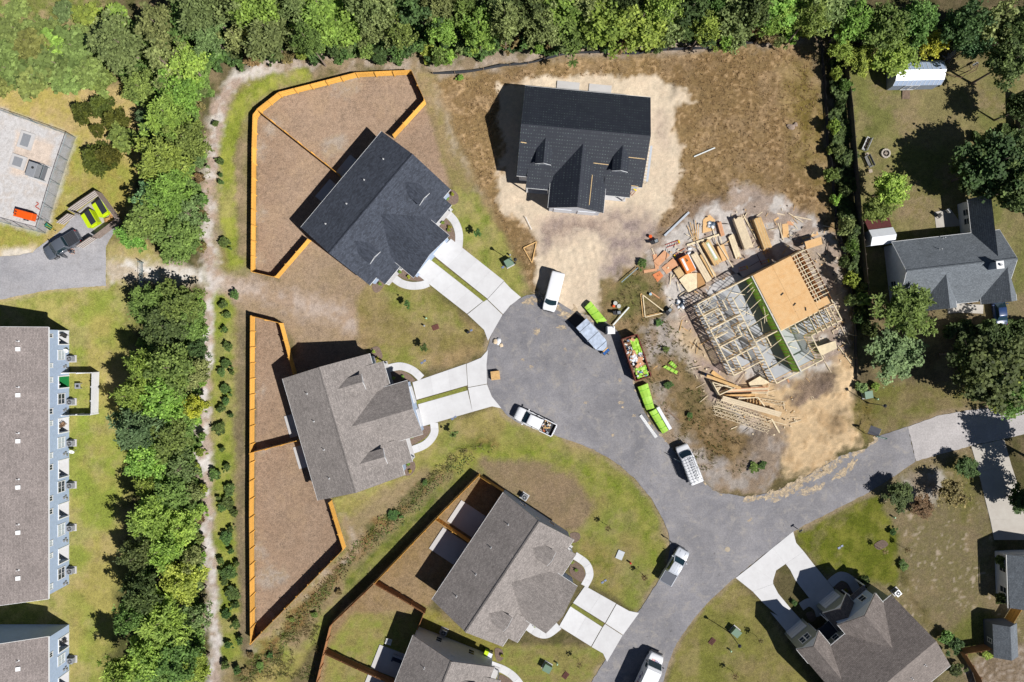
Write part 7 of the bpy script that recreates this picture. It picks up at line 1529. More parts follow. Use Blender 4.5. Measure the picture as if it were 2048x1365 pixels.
# lime wrapped bundles
def bundle(quad, h, label, white_side=0):
    P = [G(x, y, h) for x, y in quad]; c = sum(P, Vector((0, 0, 0)))/4; pl = [(p.x-c.x, p.y-c.y) for p in P]
    R = empty('insulation_bundle', (c.x, c.y, 0.03), 0, label, 'bundle', 'lime wrapped bundles'); d = Vector(((P[3]+P[2])/2-(P[0]+P[1])/2)[:2]); 
    mb = MB(); n = 6; rg = []
    for i in range(n+1):
        t = i/n; a = Vector(pl[0]).lerp(Vector(pl[3]), t); b = Vector(pl[1]).lerp(Vector(pl[2]), t); sag = rnd.uniform(-0.04, 0.04)
        m = (a+b)/2; rg.append([Vector((a.x, a.y, 0)), Vector((b.x, b.y, 0)), Vector((b.x, b.y, h*0.86+sag)), Vector(((b*0.7+a*0.3).x, (b*0.7+a*0.3).y, h+sag)), Vector(((a*0.7+b*0.3).x, (a*0.7+b*0.3).y, h*0.97+sag)), Vector((a.x, a.y, h*0.82+sag))])
    mb.rings(rg); mb.build('wrap', LIMEP, R)
    for k in (0.2, 0.5, 0.8):
        a = Vector(pl[0]).lerp(Vector(pl[3]), k); b = Vector(pl[1]).lerp(Vector(pl[2]), k); MB().beam((a.x, a.y, h*0.9+0.05), (b.x, b.y, h*0.9+0.07), 0.05, 0.02).build('strap', M('strap_green', A(110, 190, 50), 0.6), R)
    if white_side:
        for k in range(7):
            a = Vector(pl[1]).lerp(Vector(pl[2]), (k+0.5)/7); dd = (Vector(pl[1])-Vector(pl[0])).normalized(); MB().box((a.x+dd.x*0.35, a.y+dd.y*0.35, h*0.4), (0.62, 0.5, h*0.75), math.atan2(d.y, d.x)).build('white_package', WRAPS[0], R, bevel=0.05)
    return R
bundle([(1169.3, 615), (1181.4, 602.9), (1214.3, 642.1), (1196, 648)], 0.8, 'lime wrapped bundle lying between the white van and portable toilet'); bundle([(1276, 774.6), (1295.8, 767), (1309, 816.4), (1293.6, 820.8)], 0.85, 'lime wrapped bundle just below the waste container'); bundle([(1299, 825), (1312, 818), (1337, 861), (1325.5, 868)], 0.8, 'lime wrapped bundle with white packages, lowest on the road edge', 1)
bundle([(1326, 735), (1332, 731), (1356, 743), (1353, 749)], 0.25, 'flat lime bag lying in the weeds, longer one'); bundle([(1337, 727), (1343, 722), (1354, 733), (1350, 738)], 0.3, 'flat lime bag lying in the weeds, shorter one')
PB = root_at('pipe_bundle', 1296, 853, 'bundle of white pipes lying on the asphalt beside the lime bundle', 'pipes', SITE, math.atan2(-44, 31))
for k in range(5): MB().tube([(-2.0, -0.16+k*0.08, 0.09+0.06*(k % 2)), (2.0, -0.16+k*0.08+0.02*k, 0.09+0.06*(k % 2))], 0.05, 8).build('pipe', WHITE, PB)
# trusses
def truss_tri(pts, label, copies=1, h=0.09, dz=0.1, z=0.06, webs=(0.33, 0.66), name='roof_truss', off=(0, 0)):
    P = [G(x, y, z) for x, y in pts]; c = sum(P, Vector((0, 0, 0)))/3
    R = empty(name, (c.x, c.y, 0), 0, label, 'truss', 'roof trusses on the site')
    for k in range(copies):
        o = Vector((off[0]*k, off[1]*k, z+dz*k)); Q = [Vector((p.x-c.x, p.y-c.y, 0))*(1-0.05*k)+o for p in P]
        for a, b in ((0, 1), (1, 2), (2, 0)): MB().beam(Q[a], Q[b], 0.13, h).build('chord', LUM if k % 2 else LUM2, R)
        for t in webs: MB().beam(Q[0].lerp(Q[1], t), Q[2].lerp(Q[1], t*0.7), 0.09, h*0.8).build('web', LUM, R)
truss_tri([(1281, 587), (1286, 634), (1329, 624)], 'pair of triangular roof trusses lying on the verge, open middle', 2, webs=(), off=(0.25, -0.15)); truss_tri([(1047, 496.5), (1073, 484), (1064, 527)], 'single triangular roof truss beside the charcoal house driveway', 1, h=0.3, webs=())
def truss_pile():
    R = root_at('truss_pile', 1480, 782, 'heap of roof trusses strapped together below the frame', 'truss pile', 'roof trusses on the site')
    o = G(1480, 782)
    def q(x, y, z): p = G(x, y, z); return Vector((p.x-o.x, p.y-o.y, z))
    MB().beam(q(1413, 752, 1.1), q(1481, 777, 1.0), 0.4, 0.3).build('beam_pack', LUM2, R)
    for k in range(4):
        z = 0.3+k*0.25; dx = k*1.5
        a, b, c_, = q(1420+dx, 762+dx*0.6, z), q(1434+dx, 789+dx*0.3, z), q(1500+dx, 782-dx*0.5, z)
        MB().beam(a, b, 0.14, 0.2).build('chord', LUM, R); MB().beam(a, q(1462+dx, 773+dx, z), 0.14, 0.2).build('chord', LUM, R); MB().beam(b, q(1470+dx, 769+dx, z), 0.14, 0.2).build('chord', LUM, R)
        for t in (0.25, 0.5, 0.75): MB().beam(a.lerp(b, t), a.lerp(q(1462, 773, z), 1-t*0.6), 0.09, 0.12).build('web', PALE, R)
    for k in range(6):
        z = 0.2+0.14*k; MB().beam(q(1452, 786-k*1.2, z), q(1536, 787-k*2.6, z), 0.12, 0.12).build('chord', (PALE, LUM, OSBP)[k % 3], R)
        MB().beam(q(1445+k*3, 790, z), q(1510, 796-k*1.5, z), 0.1, 0.12).build('chord', LUM2, R)
    for k in range(6): MB().beam(q(1488+k*6, 802-k*0.3, 0.5), q(1487+k*6.5, 808+k*0.4, 0.5), 0.1, 0.3).build('web', LUM2, R)
    MB().beam(q(1476, 798, 0.7), q(1515, 795, 0.7), 0.14, 0.2).build('chord', LUM, R); MB().beam(q(1515, 795, 0.7), q(1529, 813, 0.6), 0.16, 0.2).build('chord', LUM, R); MB().beam(q(1529, 776, 0.3), q(1538, 784, 0.3), 0.2, 0.2).build('web', PALE, R)
truss_pile()
stack([(1444, 792), (1441, 801), (1558, 834), (1567, 826)], 'long pale beam pack lying across the truss heap', 3, 4, PALE, cat='beam pack', name='beam_pack', z0=0.5, th=0.2)
def floor_truss(a, b, label, wpx=0.42, z=0.08):
    A0 = G(*a, z); B0 = G(*b, z); d = B0-A0; L = d.length; R = empty('floor_truss', A0, math.atan2(d.y, d.x), label, 'truss', 'floor trusses lying flat')
    for s in (0, wpx): MB().box((L/2, s, 0.04), (L, 0.07, 0.09)).build('chord', PALE, R)
    n = int(L/0.42)
    for i in range(n):
        x0, x1 = L*i/n, L*(i+1)/n; a_, b_ = (0, wpx) if i % 2 else (wpx, 0)
        MB().beam((x0, a_, 0.04), (x1, b_, 0.04), 0.05, 0.07).build('web', LUM, R)
for i, (a, b) in enumerate((((1430, 810), (1540, 850)), ((1432, 803), (1542, 844)), ((1427, 829), (1536, 867)), ((1425, 821), (1540, 858)), ((1515, 802), (1570, 810)))):
    floor_truss(a, b, 'flat floor truss lying below the beam pack, %s from the top' % ordinal((2, 1, 4, 3, 0)[i]) if i < 4 else 'flat floor truss sticking out right of the truss heap')
# pallet on the circle
PL = root_at('pallet', 991, 751, 'wooden pallet of boards on the left of the turning circle', 'pallet', None, 0.12)
for k in range(8): MB().box((0, -0.56+k*0.16, 0.66), (1.3, 0.14, 0.04)).build('board', LUM2, PL)
for y in (-0.5, 0, 0.5): MB().box((0, y, 0.08), (1.3, 0.1, 0.12)).build('bearer', FENCE_GREY, PL)
MB().box((0, 0, 0.39), (1.25, 1.2, 0.48)).build('load', WOOD, PL)
# wire frame stool
p = G(1587, 474); WFm = empty('wire_frame', (p.x, p.y, 0), 0.9, 'black wire frame standing on sand right of the sheets', 'frame', SITE)
for a, b in (((-0.5, -0.3), (0.5, -0.3)), ((0.5, -0.3), (0.5, 0.3)), ((0.5, 0.3), (-0.5, 0.3)), ((-0.5, 0.3), (-0.5, -0.3)), ((-0.5, -0.3), (0.5, 0.3))): MB().tube([(*a, 0.7), (*b, 0.7)], 0.03, 6).build('rail', BLK, WFm)
for x in (-0.5, 0.5):
    for y in (-0.3, 0.3): MB().tube([(x, y, 0), (x, y, 0.7)], 0.03, 6).build('leg', BLK, WFm)
# steel stair beside black house and scaffold
def lean_ladder(a, b, label, z): ladder(a, b, label, 0.1, z, ALU, 0.5, None)
lp = [G(1303, 292, 2.0), G(1294, 364, 2.0)]
SF = empty('scaffold_plank', (lp[0].x, lp[0].y, 0), math.atan2(lp[1].y-lp[0].y, lp[1].x-lp[0].x), 'aluminium walkway plank on trestles along the right side of the black roofed house', 'scaffold'); L = (lp[1]-lp[0]).length
MB().box((L/2, 0, 2.0), (L, 0.3, 0.06)).build('plank', M('galv_sheet', A(206, 212, 220), 0.4, 0.08, 4, metal=0.3), SF)
for k in range(12): MB().box((L*(k+0.5)/12, -0.38, 2.0), (0.12, 0.45, 0.04)).build('rung', M('pale_rung', A(226, 220, 210), 0.7), SF)
for s in (-0.6,): MB().box((L/2, s, 1.98), (L, 0.05, 0.08)).build('rail', ALU, SF)
for x in (0.2, L/2, L-0.2):
    for y in (-0.5, 0.12): MB().tube([(x, y, 0), (x, y, 2.0)], 0.03, 6).build('trestle_leg', ALU, SF)
ladder((1262, 390), (1270, 380), 'red ladder at the front corner of the black roofed house', 0.05, 1.5, M('ladder_red', A(200, 80, 60), 0.5), 0.35, None)
pp_ = MB().tube([(0, 0, 0), (0.9, -1.9, 0.0)], 0.05, 8); o = pp_.build('drain_pipe', WHITE); o.location = G(1051, 434, 0.35); tag(o, 'thin white pipe lying on sand left of the black roofed house front', 'pipe', SITE)
for i, (px, py, sz) in enumerate(((1582, 255, 0.55), (1576, 252, 0.35), (1590, 250, 0.4))):
    r = random.Random(i); rg = [[Vector((sz*k*math.cos(t*PI/5)*r.uniform(.7, 1.2), sz*0.8*k*math.sin(t*PI/5)*r.uniform(.7, 1.2), z*sz)) for t in range(10)] for z, k in ((-0.1, 0.9), (0.3, 1), (0.6, 0.6), (0.7, 0.2))]
    o = MB().rings(rg).build('stump', M('stump_wood', A(176, 156, 140), 0.9, 0.3, 5), None); o.location = G(px, py); tag(o, ('largest pale stump in the dry grass field', 'small pale stump left of the largest stump', 'small pale stump right of the largest stump')[i], 'stump', 'stumps in the field')

# ------------------------------------------------------------ street furniture
TGREEN = M('transformer_green', A(112, 138, 116), 0.6, 0.06, 3)
def transformer(px, rz, label):
    R = root_at('transformer', px[0], px[1], label, 'transformer', 'green transformers', rz)
    MB().box((0, 0, 0.06), (1.25, 1.25, 0.12)).build('pad', CONC_MID, R); MB().box((0, 0, 0.52), (1.1, 1.0, 0.8)).build('cabinet', TGREEN, R, bevel=0.03)
    ld = MB(); ld.add([(-0.58, -0.55, 0.88), (0.58, -0.55, 0.88), (0.58, 0.53, 0.98), (-0.58, 0.53, 0.98), (-0.58, -0.55, 0.94), (0.58, -0.55, 0.94), (0.58, 0.53, 1.04), (-0.58, 0.53, 1.04)], [(3, 2, 1, 0), (4, 5, 6, 7), (0, 1, 5, 4), (1, 2, 6, 5), (2, 3, 7, 6), (3, 0, 4, 7)]); ld.build('lid', TGREEN, R)
    MB().box((0, -0.52, 0.5), (0.08, 0.05, 0.2)).build('latch', ALU, R)
transformer((1018, 527), 0.5, 'green transformer box beside the charcoal roofed house driveway'); transformer((1094, 1332), -0.5, 'green transformer box on the lawn at the bottom edge'); transformer((1469, 1261), -0.7, 'green transformer box near the lamp post, lower right lawn'); transformer((1731, 789), 0.2, 'green transformer box beside the old road, right of the sand')
def pedestal(px, mat, label, h=0.55):
    R = root_at('utility_pedestal', px[0], px[1], label, 'pedestal', 'utility pedestals')
    MB().cyl((0, 0, h/2), 0.12, h, 12).build('post', mat, R); MB().cyl((0, 0, h+0.04), 0.14, 0.08, 12, 0.08).build('cap', mat, R)
PGR = M('pedestal_green', A(176, 210, 170), 0.6); PGY = M('pedestal_grey', A(170, 172, 172), 0.6)
for px, m, lb in (((853, 637), PGR, 'pale green pedestal on the lawn between the two driveways'), ((849, 652), PGY, 'grey pedestal on the lawn between the two driveways'), ((1020, 511), PGY, 'grey pedestal above the transformer by the first driveway'), ((1460, 1300), PGR, 'pale green pedestal near the brown grate, lower right lawn'), ((1114, 1326), PGR, 'pale green pedestal by the bottom edge transformer'), ((1752, 798), PGR, 'pale pedestal right of the roadside transformer'), ((1725, 770), PGY, 'grey box pedestal at the end of the silt fence'), ((1786, 1034), PGR, 'pale green pedestal under the dark shrub, lower right'), ((1260, 1125), M('hydrant_red', A(210, 40, 40), 0.5), 'small red marker post on the lawn near the silver pickup')): pedestal(px, m, lb)
def grate(px, rz, label):
    R = root_at('storm_grate', px[0], px[1], label, 'grate', 'brown storm grates', rz); m = M('grate_brown', A(140, 96, 84), 0.8, 0.1, 3)
    MB().box((0, 0, 0.02), (1.0, 0.75, 0.05)).build('frame', m, R)
    for k in range(4): MB().box((0, -0.27+k*0.18, 0.06), (0.92, 0.12, 0.04)).build('bar', M('grate_bar', A(112, 70, 60), 0.8, 0.1, 3), R)
grate((871, 655), 0.35, 'brown storm grate on the lawn between the two driveways'); grate((1131, 1351), 0.9, 'brown storm grate near the bottom edge lawn transformer'); grate((1424, 1283), 0.9, 'brown storm grate beside the lamp post lawn, lower right')
o = MB().box((0, 0, 0.05), (1.0, 1.3, 0.14)).build('meter_lid', M('lid_pale', A(196, 200, 204), 0.6, 0.05, 3), None, bevel=0.02); o.location = G(1240, 1110); o.rotation_euler[2] = -0.4; tag(o, 'pale grey rectangular utility lid in the lawn near the silver pickup', 'utility lid')
for i, (px, lb) in enumerate((((1205, 1165), 'pair of blue meter lids by the third driveway walkway'), ((905, 838), 'blue meter lid below the second driveway'), ((844, 726), 'blue meter lid above the second driveway walkway'), ((1006, 535), 'pale meter lid left of the first transformer'), ((937, 665), 'small dark post box near the second lawn edge'), ((1678, 1096), 'small grey sprinkler box in the bright green lawn'))):
    R = root_at('meter_lid', px[0], px[1], lb, 'meter lid', 'small meter lids', 0.5); MB().box((0, 0, 0.03), (0.4, 0.28, 0.06)).build('lid', M('lid_blue', A(120, 132, 160), 0.5) if i != 4 else BLK, R)
    MB().box((0.5, 0.05, 0.03), (0.36, 0.26, 0.06)).build('lid', M('lid_blue', A(120, 132, 160), 0.5), R)
    if i == 4: MB().box((0, 0, 0.3), (0.4, 0.3, 0.6)).build('box', BLK, R)
def lamp_post(px, label, h=4.8, rz=0):
    R = root_at('street_lamp', px[0], px[1], label, 'street lamp', 'black street lamps', rz)
    MB().cyl((0, 0, 0.25), 0.14, 0.5, 12, 0.09).build('base', BLK, R); MB().tube([(0, 0, 0.4), (0, 0, h-0.5)], [0.06, 0.045], 10).build('pole', BLK, R)
    ln = MB().cyl((0, 0, h-0.3), 0.13, 0.42, 8, 0.2).build('lantern', M('lamp_glass', A(200, 206, 210), 0.2), R); MB().cyl((0, 0, h), 0.27, 0.22, 8, 0.05).build('lantern_cap', BLK, R); MB().cyl((0, 0, h-0.53), 0.12, 0.06, 8).build('lantern_base', BLK, R)
lamp_post((1030, 527), 'black street lamp behind the first driveway transformer'); lamp_post((1458, 1264), 'black street lamp on the lower right lawn'); lamp_post((1735, 806), 'black street lamp beside the sand and old road')
def mailbox(px, rz, label):
    R = root_at('mailbox', px[0], px[1], label, 'mailbox', 'mailboxes', rz); MB().box((0, 0, 0.5), (0.09, 0.09, 1.0)).build('post', WHITE, R)
    mb = MB(); mb.rings([[Vector((x, 0.1*math.cos(t), 1.1+0.12*math.sin(t) if math.sin(t) > 0 else 1.1+0.1*math.sin(t))) for t in [k*PI/6 for k in range(12)]] for x in (-0.25, 0.25)]); mb.build('box', BLK, R); MB().box((0.26, 0, 1.1), (0.02, 0.18, 0.2)).build('door', ALU, R)
mailbox((1595, 1058), 0.6, 'black mailbox at the mouth of the forked driveway'); mailbox((1337, 1079), 2.4, 'black mailbox beside the road above the silver pickup'); mailbox((1027, 1297), 0.2, 'mailbox') if False else None
# street sign
p = G(1727, 866); SG = empty('street_sign', (p.x, p.y, 0), -0.25, 'green street name sign over a blank grey board on a post', 'street sign')
MB().box((0, 0, 1.7), (0.09, 0.09, 3.4)).build('post', FENCE_GREY, SG); MB().box((0.35, 0.6, 2.1), (0.03, 1.25, 1.5), -0.15, ('Y', 0.75)).build('board', M('sign_back', A(206, 208, 218), 0.5, 0.04, 3), SG)
bl = MB().box((0.75, -0.02, 3.5), (1.5, 0.02, 0.42), 0, ('X', -0.5)).build('name_blade', M('sign_green', A(28, 92, 74), 0.5), SG)
o, wd = text_mesh('HARGES', 0.34, 'lettering', WHITE, SG, (0.08, -0.1, 3.4), (PI/2-0.5, 0, 0)); 
# hot tub yard and small garden things
p = G(800, 1318); HT = empty('patio_set', (p.x, p.y, 0), -0.38, 'covered outdoor seating group on the shaded patio, bottom centre', 'outdoor sofa')
MB().box((0, 0, 0.22), (2.2, 0.9, 0.4)).build('seat', M('sofa_dark', A(70, 78, 96), 0.8), HT, bevel=0.05); MB().box((-1.0, 0, 0.5), (0.25, 0.9, 0.6)).build('armrest', M('sofa_dark', A(70, 78, 96), 0.8), HT, bevel=0.05); MB().box((0, 0.42, 0.55), (2.2, 0.2, 0.6)).build('backrest', M('sofa_pale', A(170, 176, 190), 0.8), HT, bevel=0.05)
R = root_at('crate', 778, 1282, 'white slatted crate on the shaded lawn, bottom centre', 'crate', None, -0.3)
for k in range(5): MB().box((0, -0.36+k*0.18, 0.35), (0.9, 0.1, 0.03)).build('slat', WHITE, R)
for y in (-0.3, 0.3): MB().box((0, y, 0.17), (0.8, 0.06, 0.32)).build('bearer', WHITE, R)
p = G(973, 1301); WBn = empty('wheelie_bin', (p.x, p.y, 0), -0.4, 'lime green wheelie bin at the corner of the bottom house', 'bin'); b = MB(); b.rings([[Vector((x*k, y*k, z)) for x, y in ((-.3, -.35), (.3, -.35), (.3, .35), (-.3, .35))] for k, z in ((0.8, 0.1), (1, 1.0))]); b.build('body', M('bin_green', A(120, 190, 20), 0.5), WBn); MB().box((0, 0, 1.04), (0.64, 0.76, 0.08)).build('lid', LIME, WBn, bevel=0.02)
for s in (-1, 1): MB().cyl((s*0.3, 0.3, 0.12), 0.12, 0.06, 12, axis='X').build('wheel', TYRE, WBn)
p = G(980, 1305); WB2 = empty('wheelie_bin', (p.x, p.y, 0), -0.4, 'white lidded wheelie bin next to the lime green one', 'bin'); b = MB(); b.rings([[Vector((x*k, y*k, z)) for x, y in ((-.3, -.35), (.3, -.35), (.3, .35), (-.3, .35))] for k, z in ((0.8, 0.1), (1, 1.0))]); b.build('body', M('bin_grey', A(190, 192, 200), 0.5), WB2); MB().box((0, 0, 1.04), (0.64, 0.76, 0.08)).build('lid', M('bin_lid_white', A(230, 232, 240), 0.5), WB2, bevel=0.02)
for s in (-1, 1): MB().cyl((s*0.3, 0.3, 0.12), 0.12, 0.06, 12, axis='X').build('wheel', TYRE, WB2)
# fire pit and benches
FP = root_at('fire_pit', 1770, 308, 'round stone fire pit ring in the neighbour garden', 'fire pit')
for k in range(14): 
    t = 2*PI*k/14; MB().box((0.58*math.cos(t), 0.58*math.sin(t), 0.16), (0.22, 0.24, 0.3), t).build('stone', M('pit_stone', A(216, 206, 192), 0.9, 0.12, 4), FP, bevel=0.02)
MB().cyl((0, 0, 0.08), 0.48, 0.1, 20).build('ash', M('ash', A(84, 78, 72), 0.95, 0.3, 8), FP)
for k in range(4): MB().beam((0.3*math.cos(k*1.6), 0.3*math.sin(k*1.6), 0.2), (-0.25*math.cos(k*1.6+0.3), -0.25*math.sin(k*1.6+0.3), 0.24), 0.08, 0.08).build('log', M('log_pale', A(190, 176, 160), 0.9), FP)
def bench(px, rz, label, L=1.9, mat=None, cush=False):
    R = root_at('bench', px[0], px[1], label, 'bench', 'benches by the fire pit', rz); m = mat or M('bench_white', A(206, 206, 206), 0.7, 0.08, 4)
    for k in range(3): MB().box((0, -0.2+k*0.2, 0.45), (L, 0.16, 0.04)).build('seat_slat', m, R)
    for k in range(3): MB().box((0, 0.36, 0.58+k*0.18), (L, 0.04, 0.14)).build('back_slat', m, R)
    for x in (-L/2+0.08, L/2-0.08):
        MB().box((x, 0, 0.65), (0.1, 0.7, 0.05)).build('armrest', m, R)
        for y in (-0.28, 0.34): MB().box((x, y, 0.32), (0.08, 0.08, 0.64)).build('leg', m, R)
    if cush:
        for k in range(3): MB().box((-0.6+k*0.55, 0.1, 0.56), (0.36, 0.3, 0.16), 0.3*k).build('cushion', M('cushion_brown', A(120, 96, 90), 0.9), R, bevel=0.05)
bench((1729, 290), 1.15+PI, 'white bench with dark cushions facing the fire pit', 2.0, None, True); bench((1734, 325), 2.0+PI, 'grey slatted bench below the cushioned bench', 1.8, M('bench_grey', A(150, 150, 148), 0.8, 0.1, 4))
for i, q in enumerate(((1731, 311), (1738, 344))):
    R = root_at('side_table', *q, ('small square side table between the two benches', 'small square side table below the grey bench')[i], 'side table', 'side tables by the benches', 0.3); MB().box((0, 0, 0.43), (0.5, 0.5, 0.04)).build('top', M('table_tan', A(206, 190, 170), 0.8), R)
    for x in (-0.2, 0.2):
        for y in (-0.2, 0.2): MB().box((x, y, 0.2), (0.05, 0.05, 0.42)).build('leg', M('table_tan', A(206, 190, 170), 0.8), R)
# fallen swing frame by the shed
p = G(1918, 140); SW = empty('swing_frame', (p.x, p.y, 0), 0, 'collapsed rusty swing frame right of the white garden shed', 'swing frame'); RB = M('rust_tube', A(120, 92, 76), 0.8, 0.2, 4)
for a, b in (((-2.0, 0.3, 0.1), (0.2, -0.9, 1.2)), ((-2.4, -0.4, 0.1), (-0.2, -1.4, 0.6)), ((0.2, -0.9, 1.2), (2.2, 0.4, 0.9)), ((2.2, 0.4, 0.9), (2.3, 1.2, 0.1)), ((-0.2, -1.4, 0.6), (2.2, -0.2, 0.5)), ((2.2, -0.2, 0.5), (2.2, 0.4, 0.9)), ((-2.0, 0.3, 0.1), (-2.4, -0.4, 0.1))): MB().tube([a, b], 0.05, 6).build('tube', RB, SW)
MB().box((2.0, 0.6, 0.6), (0.9, 0.3, 0.05), 0.5).build('seat', M('bench_grey', A(150, 150, 148), 0.8, 0.1, 4), SW)
# row house garden table
GT = root_at('garden_table', 160, 772, 'small grey fire table inside the white vinyl fence', 'table'); MB().box((0, 0, 0.55), (0.8, 0.8, 0.06)).build('top', ALU, GT); MB().box((0, 0, 0.6), (0.35, 0.35, 0.05)).build('burner', BLK, GT)
for x in (-0.35, 0.35):
    for y in (-0.35, 0.35): MB().box((x, y, 0.26), (0.07, 0.07, 0.52)).build('leg', ALU, GT)
chair(G(134, 672), 1.0, 'dark chair inside the topmost row house patio', ('dark', A(60, 58, 58))); chair(G(131, 848), 2.4, 'wicker chair inside the third row house patio', ('wicker', A(150, 120, 96))); chair(G(133, 1280), 0.3, 'dark chair inside the lower left row house patio', ('dark', A(60, 58, 58))); 

# wood scraps and litter trodden into the site: too many to count
sc = MB(); g_ = random.Random(77)
zone = [G2(*p) for p in ((1330, 500), (1400, 430), (1560, 400), (1650, 450), (1690, 560), (1700, 700), (1650, 780), (1560, 880), (1430, 850), (1380, 760), (1340, 620))]
cx_ = [p[0] for p in zone]; cy_ = [p[1] for p in zone]; kk = 0
while kk < 260:
    x, y = g_.uniform(min(cx_), max(cx_)), g_.uniform(min(cy_), max(cy_))
    if sdist(zone, np.array([x]), np.array([y]))[0] < 0: continue
    lx, ly = fF.loc((x, y))[:2]
    if abs(lx) < FL+0.4 and -FS-0.3 < ly < FS+0.4: continue
    L_ = g_.choice([0.15, 0.25, 0.4, 0.6, 1.0, 1.6]); sc.cur = g_.randrange(4); kk += 1
    sc.box((x, y, 0.12+g_.random()*0.12), (L_, g_.uniform(0.05, 0.12)+0.1*(L_ < 0.3), 0.04), g_.uniform(0, PI), ('Y', g_.uniform(-0.1, 0.1)))
o = sc.build('wood_scraps', [LUM, PALE, LUM2, M('scrap_dark', A(90, 76, 64), 0.9)]); tag(o, 'wood scraps and offcuts trodden into the soil round the frame', 'scraps', kind='stuff')
# ------------------------------------------------------------ vegetation
def leaf_mat(name, c, c2=None, hue=0.03):
    if name in MATS: return MATS[name]
    m = bpy.data.materials.new(name); n, l, p = nodes(m)
    at = n.new('ShaderNodeAttribute'); at.attribute_name = 'tint'
    oi = n.new('ShaderNodeObjectInfo')
    c2 = c2 or tuple(x*0.6 for x in c)
    sx = n.new('ShaderNodeSeparateColor'); l.new(at.outputs['Color'], sx.inputs[0])
    col = mixc(n, l, sx.outputs[0], c2, c)
    col = mixc(n, l, 1.0, col, ramp(n, l, sx.outputs[1], 0, 1, 1.2, 2.8), 'MULTIPLY')
    hs = n.new('ShaderNodeHueSaturation'); l.new(col, hs.inputs['Color'])
    l.new(ramp(n, l, oi.outputs['Random'], 0, 1, 0.5-hue, 0.5+hue), hs.inputs['Hue'])
    wn_ = n.new('ShaderNodeTexWhiteNoise'); wn_.noise_dimensions = '1D'; l.new(oi.outputs['Random'], wn_.inputs['W'])
    l.new(ramp(n, l, wn_.outputs['Value'], 0, 1, 0.8, 1.2), hs.inputs['Value'])
    l.new(hs.outputs[0], p.inputs['Base Color']); p.inputs['Roughness'].default_value = 0.65; p.inputs['Specular IOR Level'].default_value = 0.25
    tr = n.new('ShaderNodeBsdfTranslucent'); l.new(hs.outputs[0], tr.inputs['Color'])
    mx = n.new('ShaderNodeMixShader'); mx.inputs[0].default_value = 0.42
    l.new(p.outputs[0], mx.inputs[1]); l.new(tr.outputs[0], mx.inputs[2]); l.new(mx.outputs[0], n['Material Output'].inputs['Surface'])
    MATS[name] = m
    return m
LF_PINE = leaf_mat('leaf_pine', (0.165, 0.235, 0.045), (0.085, 0.13, 0.028)); LF_OAK = leaf_mat('leaf_oak', (0.135, 0.19, 0.046), (0.065, 0.10, 0.026))
LF_OLIVE = leaf_mat('leaf_olive', (0.16, 0.195, 0.07), (0.085, 0.11, 0.038)); LF_YEL = leaf_mat('leaf_yellow', (0.32, 0.29, 0.03), (0.15, 0.16, 0.03))
LF_BLUE = leaf_mat('leaf_bluegreen', (0.11, 0.165, 0.07), (0.05, 0.085, 0.036)); LF_DARK = leaf_mat('leaf_dark', (0.075, 0.105, 0.032), (0.032, 0.05, 0.018))
LF_CEDAR = leaf_mat('leaf_cedar', (0.10, 0.105, 0.018), (0.035, 0.042, 0.01)); LF_SHRUB = leaf_mat('leaf_shrub', (0.09, 0.135, 0.034), (0.04, 0.066, 0.022))
LF_GRASSY = leaf_mat('leaf_scrub', (0.18, 0.21, 0.06), (0.10, 0.12, 0.035)); LF_BROWN = leaf_mat('leaf_brown', (0.17, 0.12, 0.055), (0.09, 0.07, 0.03)); LF_LIMEY = leaf_mat('leaf_fresh', (0.21, 0.275, 0.05), (0.11, 0.16, 0.034))
BARK = M('bark', A(128, 112, 100), 0.95, 0.25, 3, fine=12); BARKG = M('bark_grey', A(176, 166, 156), 0.95, 0.2, 3, fine=12)
def quads_mesh(name, cen, ax, ay, tint):
    """cen,ax,ay (n,3); tint (n,3)"""
    n = len(cen); v = np.stack([cen-ax-ay, cen+ax-ay, cen+ax+ay, cen-ax+ay], 1).reshape(-1, 3).astype(np.float32)
    me = bpy.data.meshes.new(name); me.vertices.add(4*n); me.vertices.foreach_set('co', v.ravel())
    me.loops.add(4*n); me.loops.foreach_set('vertex_index', np.arange(4*n, dtype=np.int32)); me.polygons.add(n); me.polygons.foreach_set('loop_start', np.arange(0, 4*n, 4, dtype=np.int32))
    me.update(calc_edges=True)
    ca = me.color_attributes.new('tint', 'FLOAT_COLOR', 'POINT'); t = np.concatenate([tint, np.ones((n, 1))], 1)
    ca.data.foreach_set('color', np.repeat(t, 4, 0).astype(np.float32).ravel())
    return me
def unit(v): return v/(np.linalg.norm(v, axis=1, keepdims=True)+1e-9)
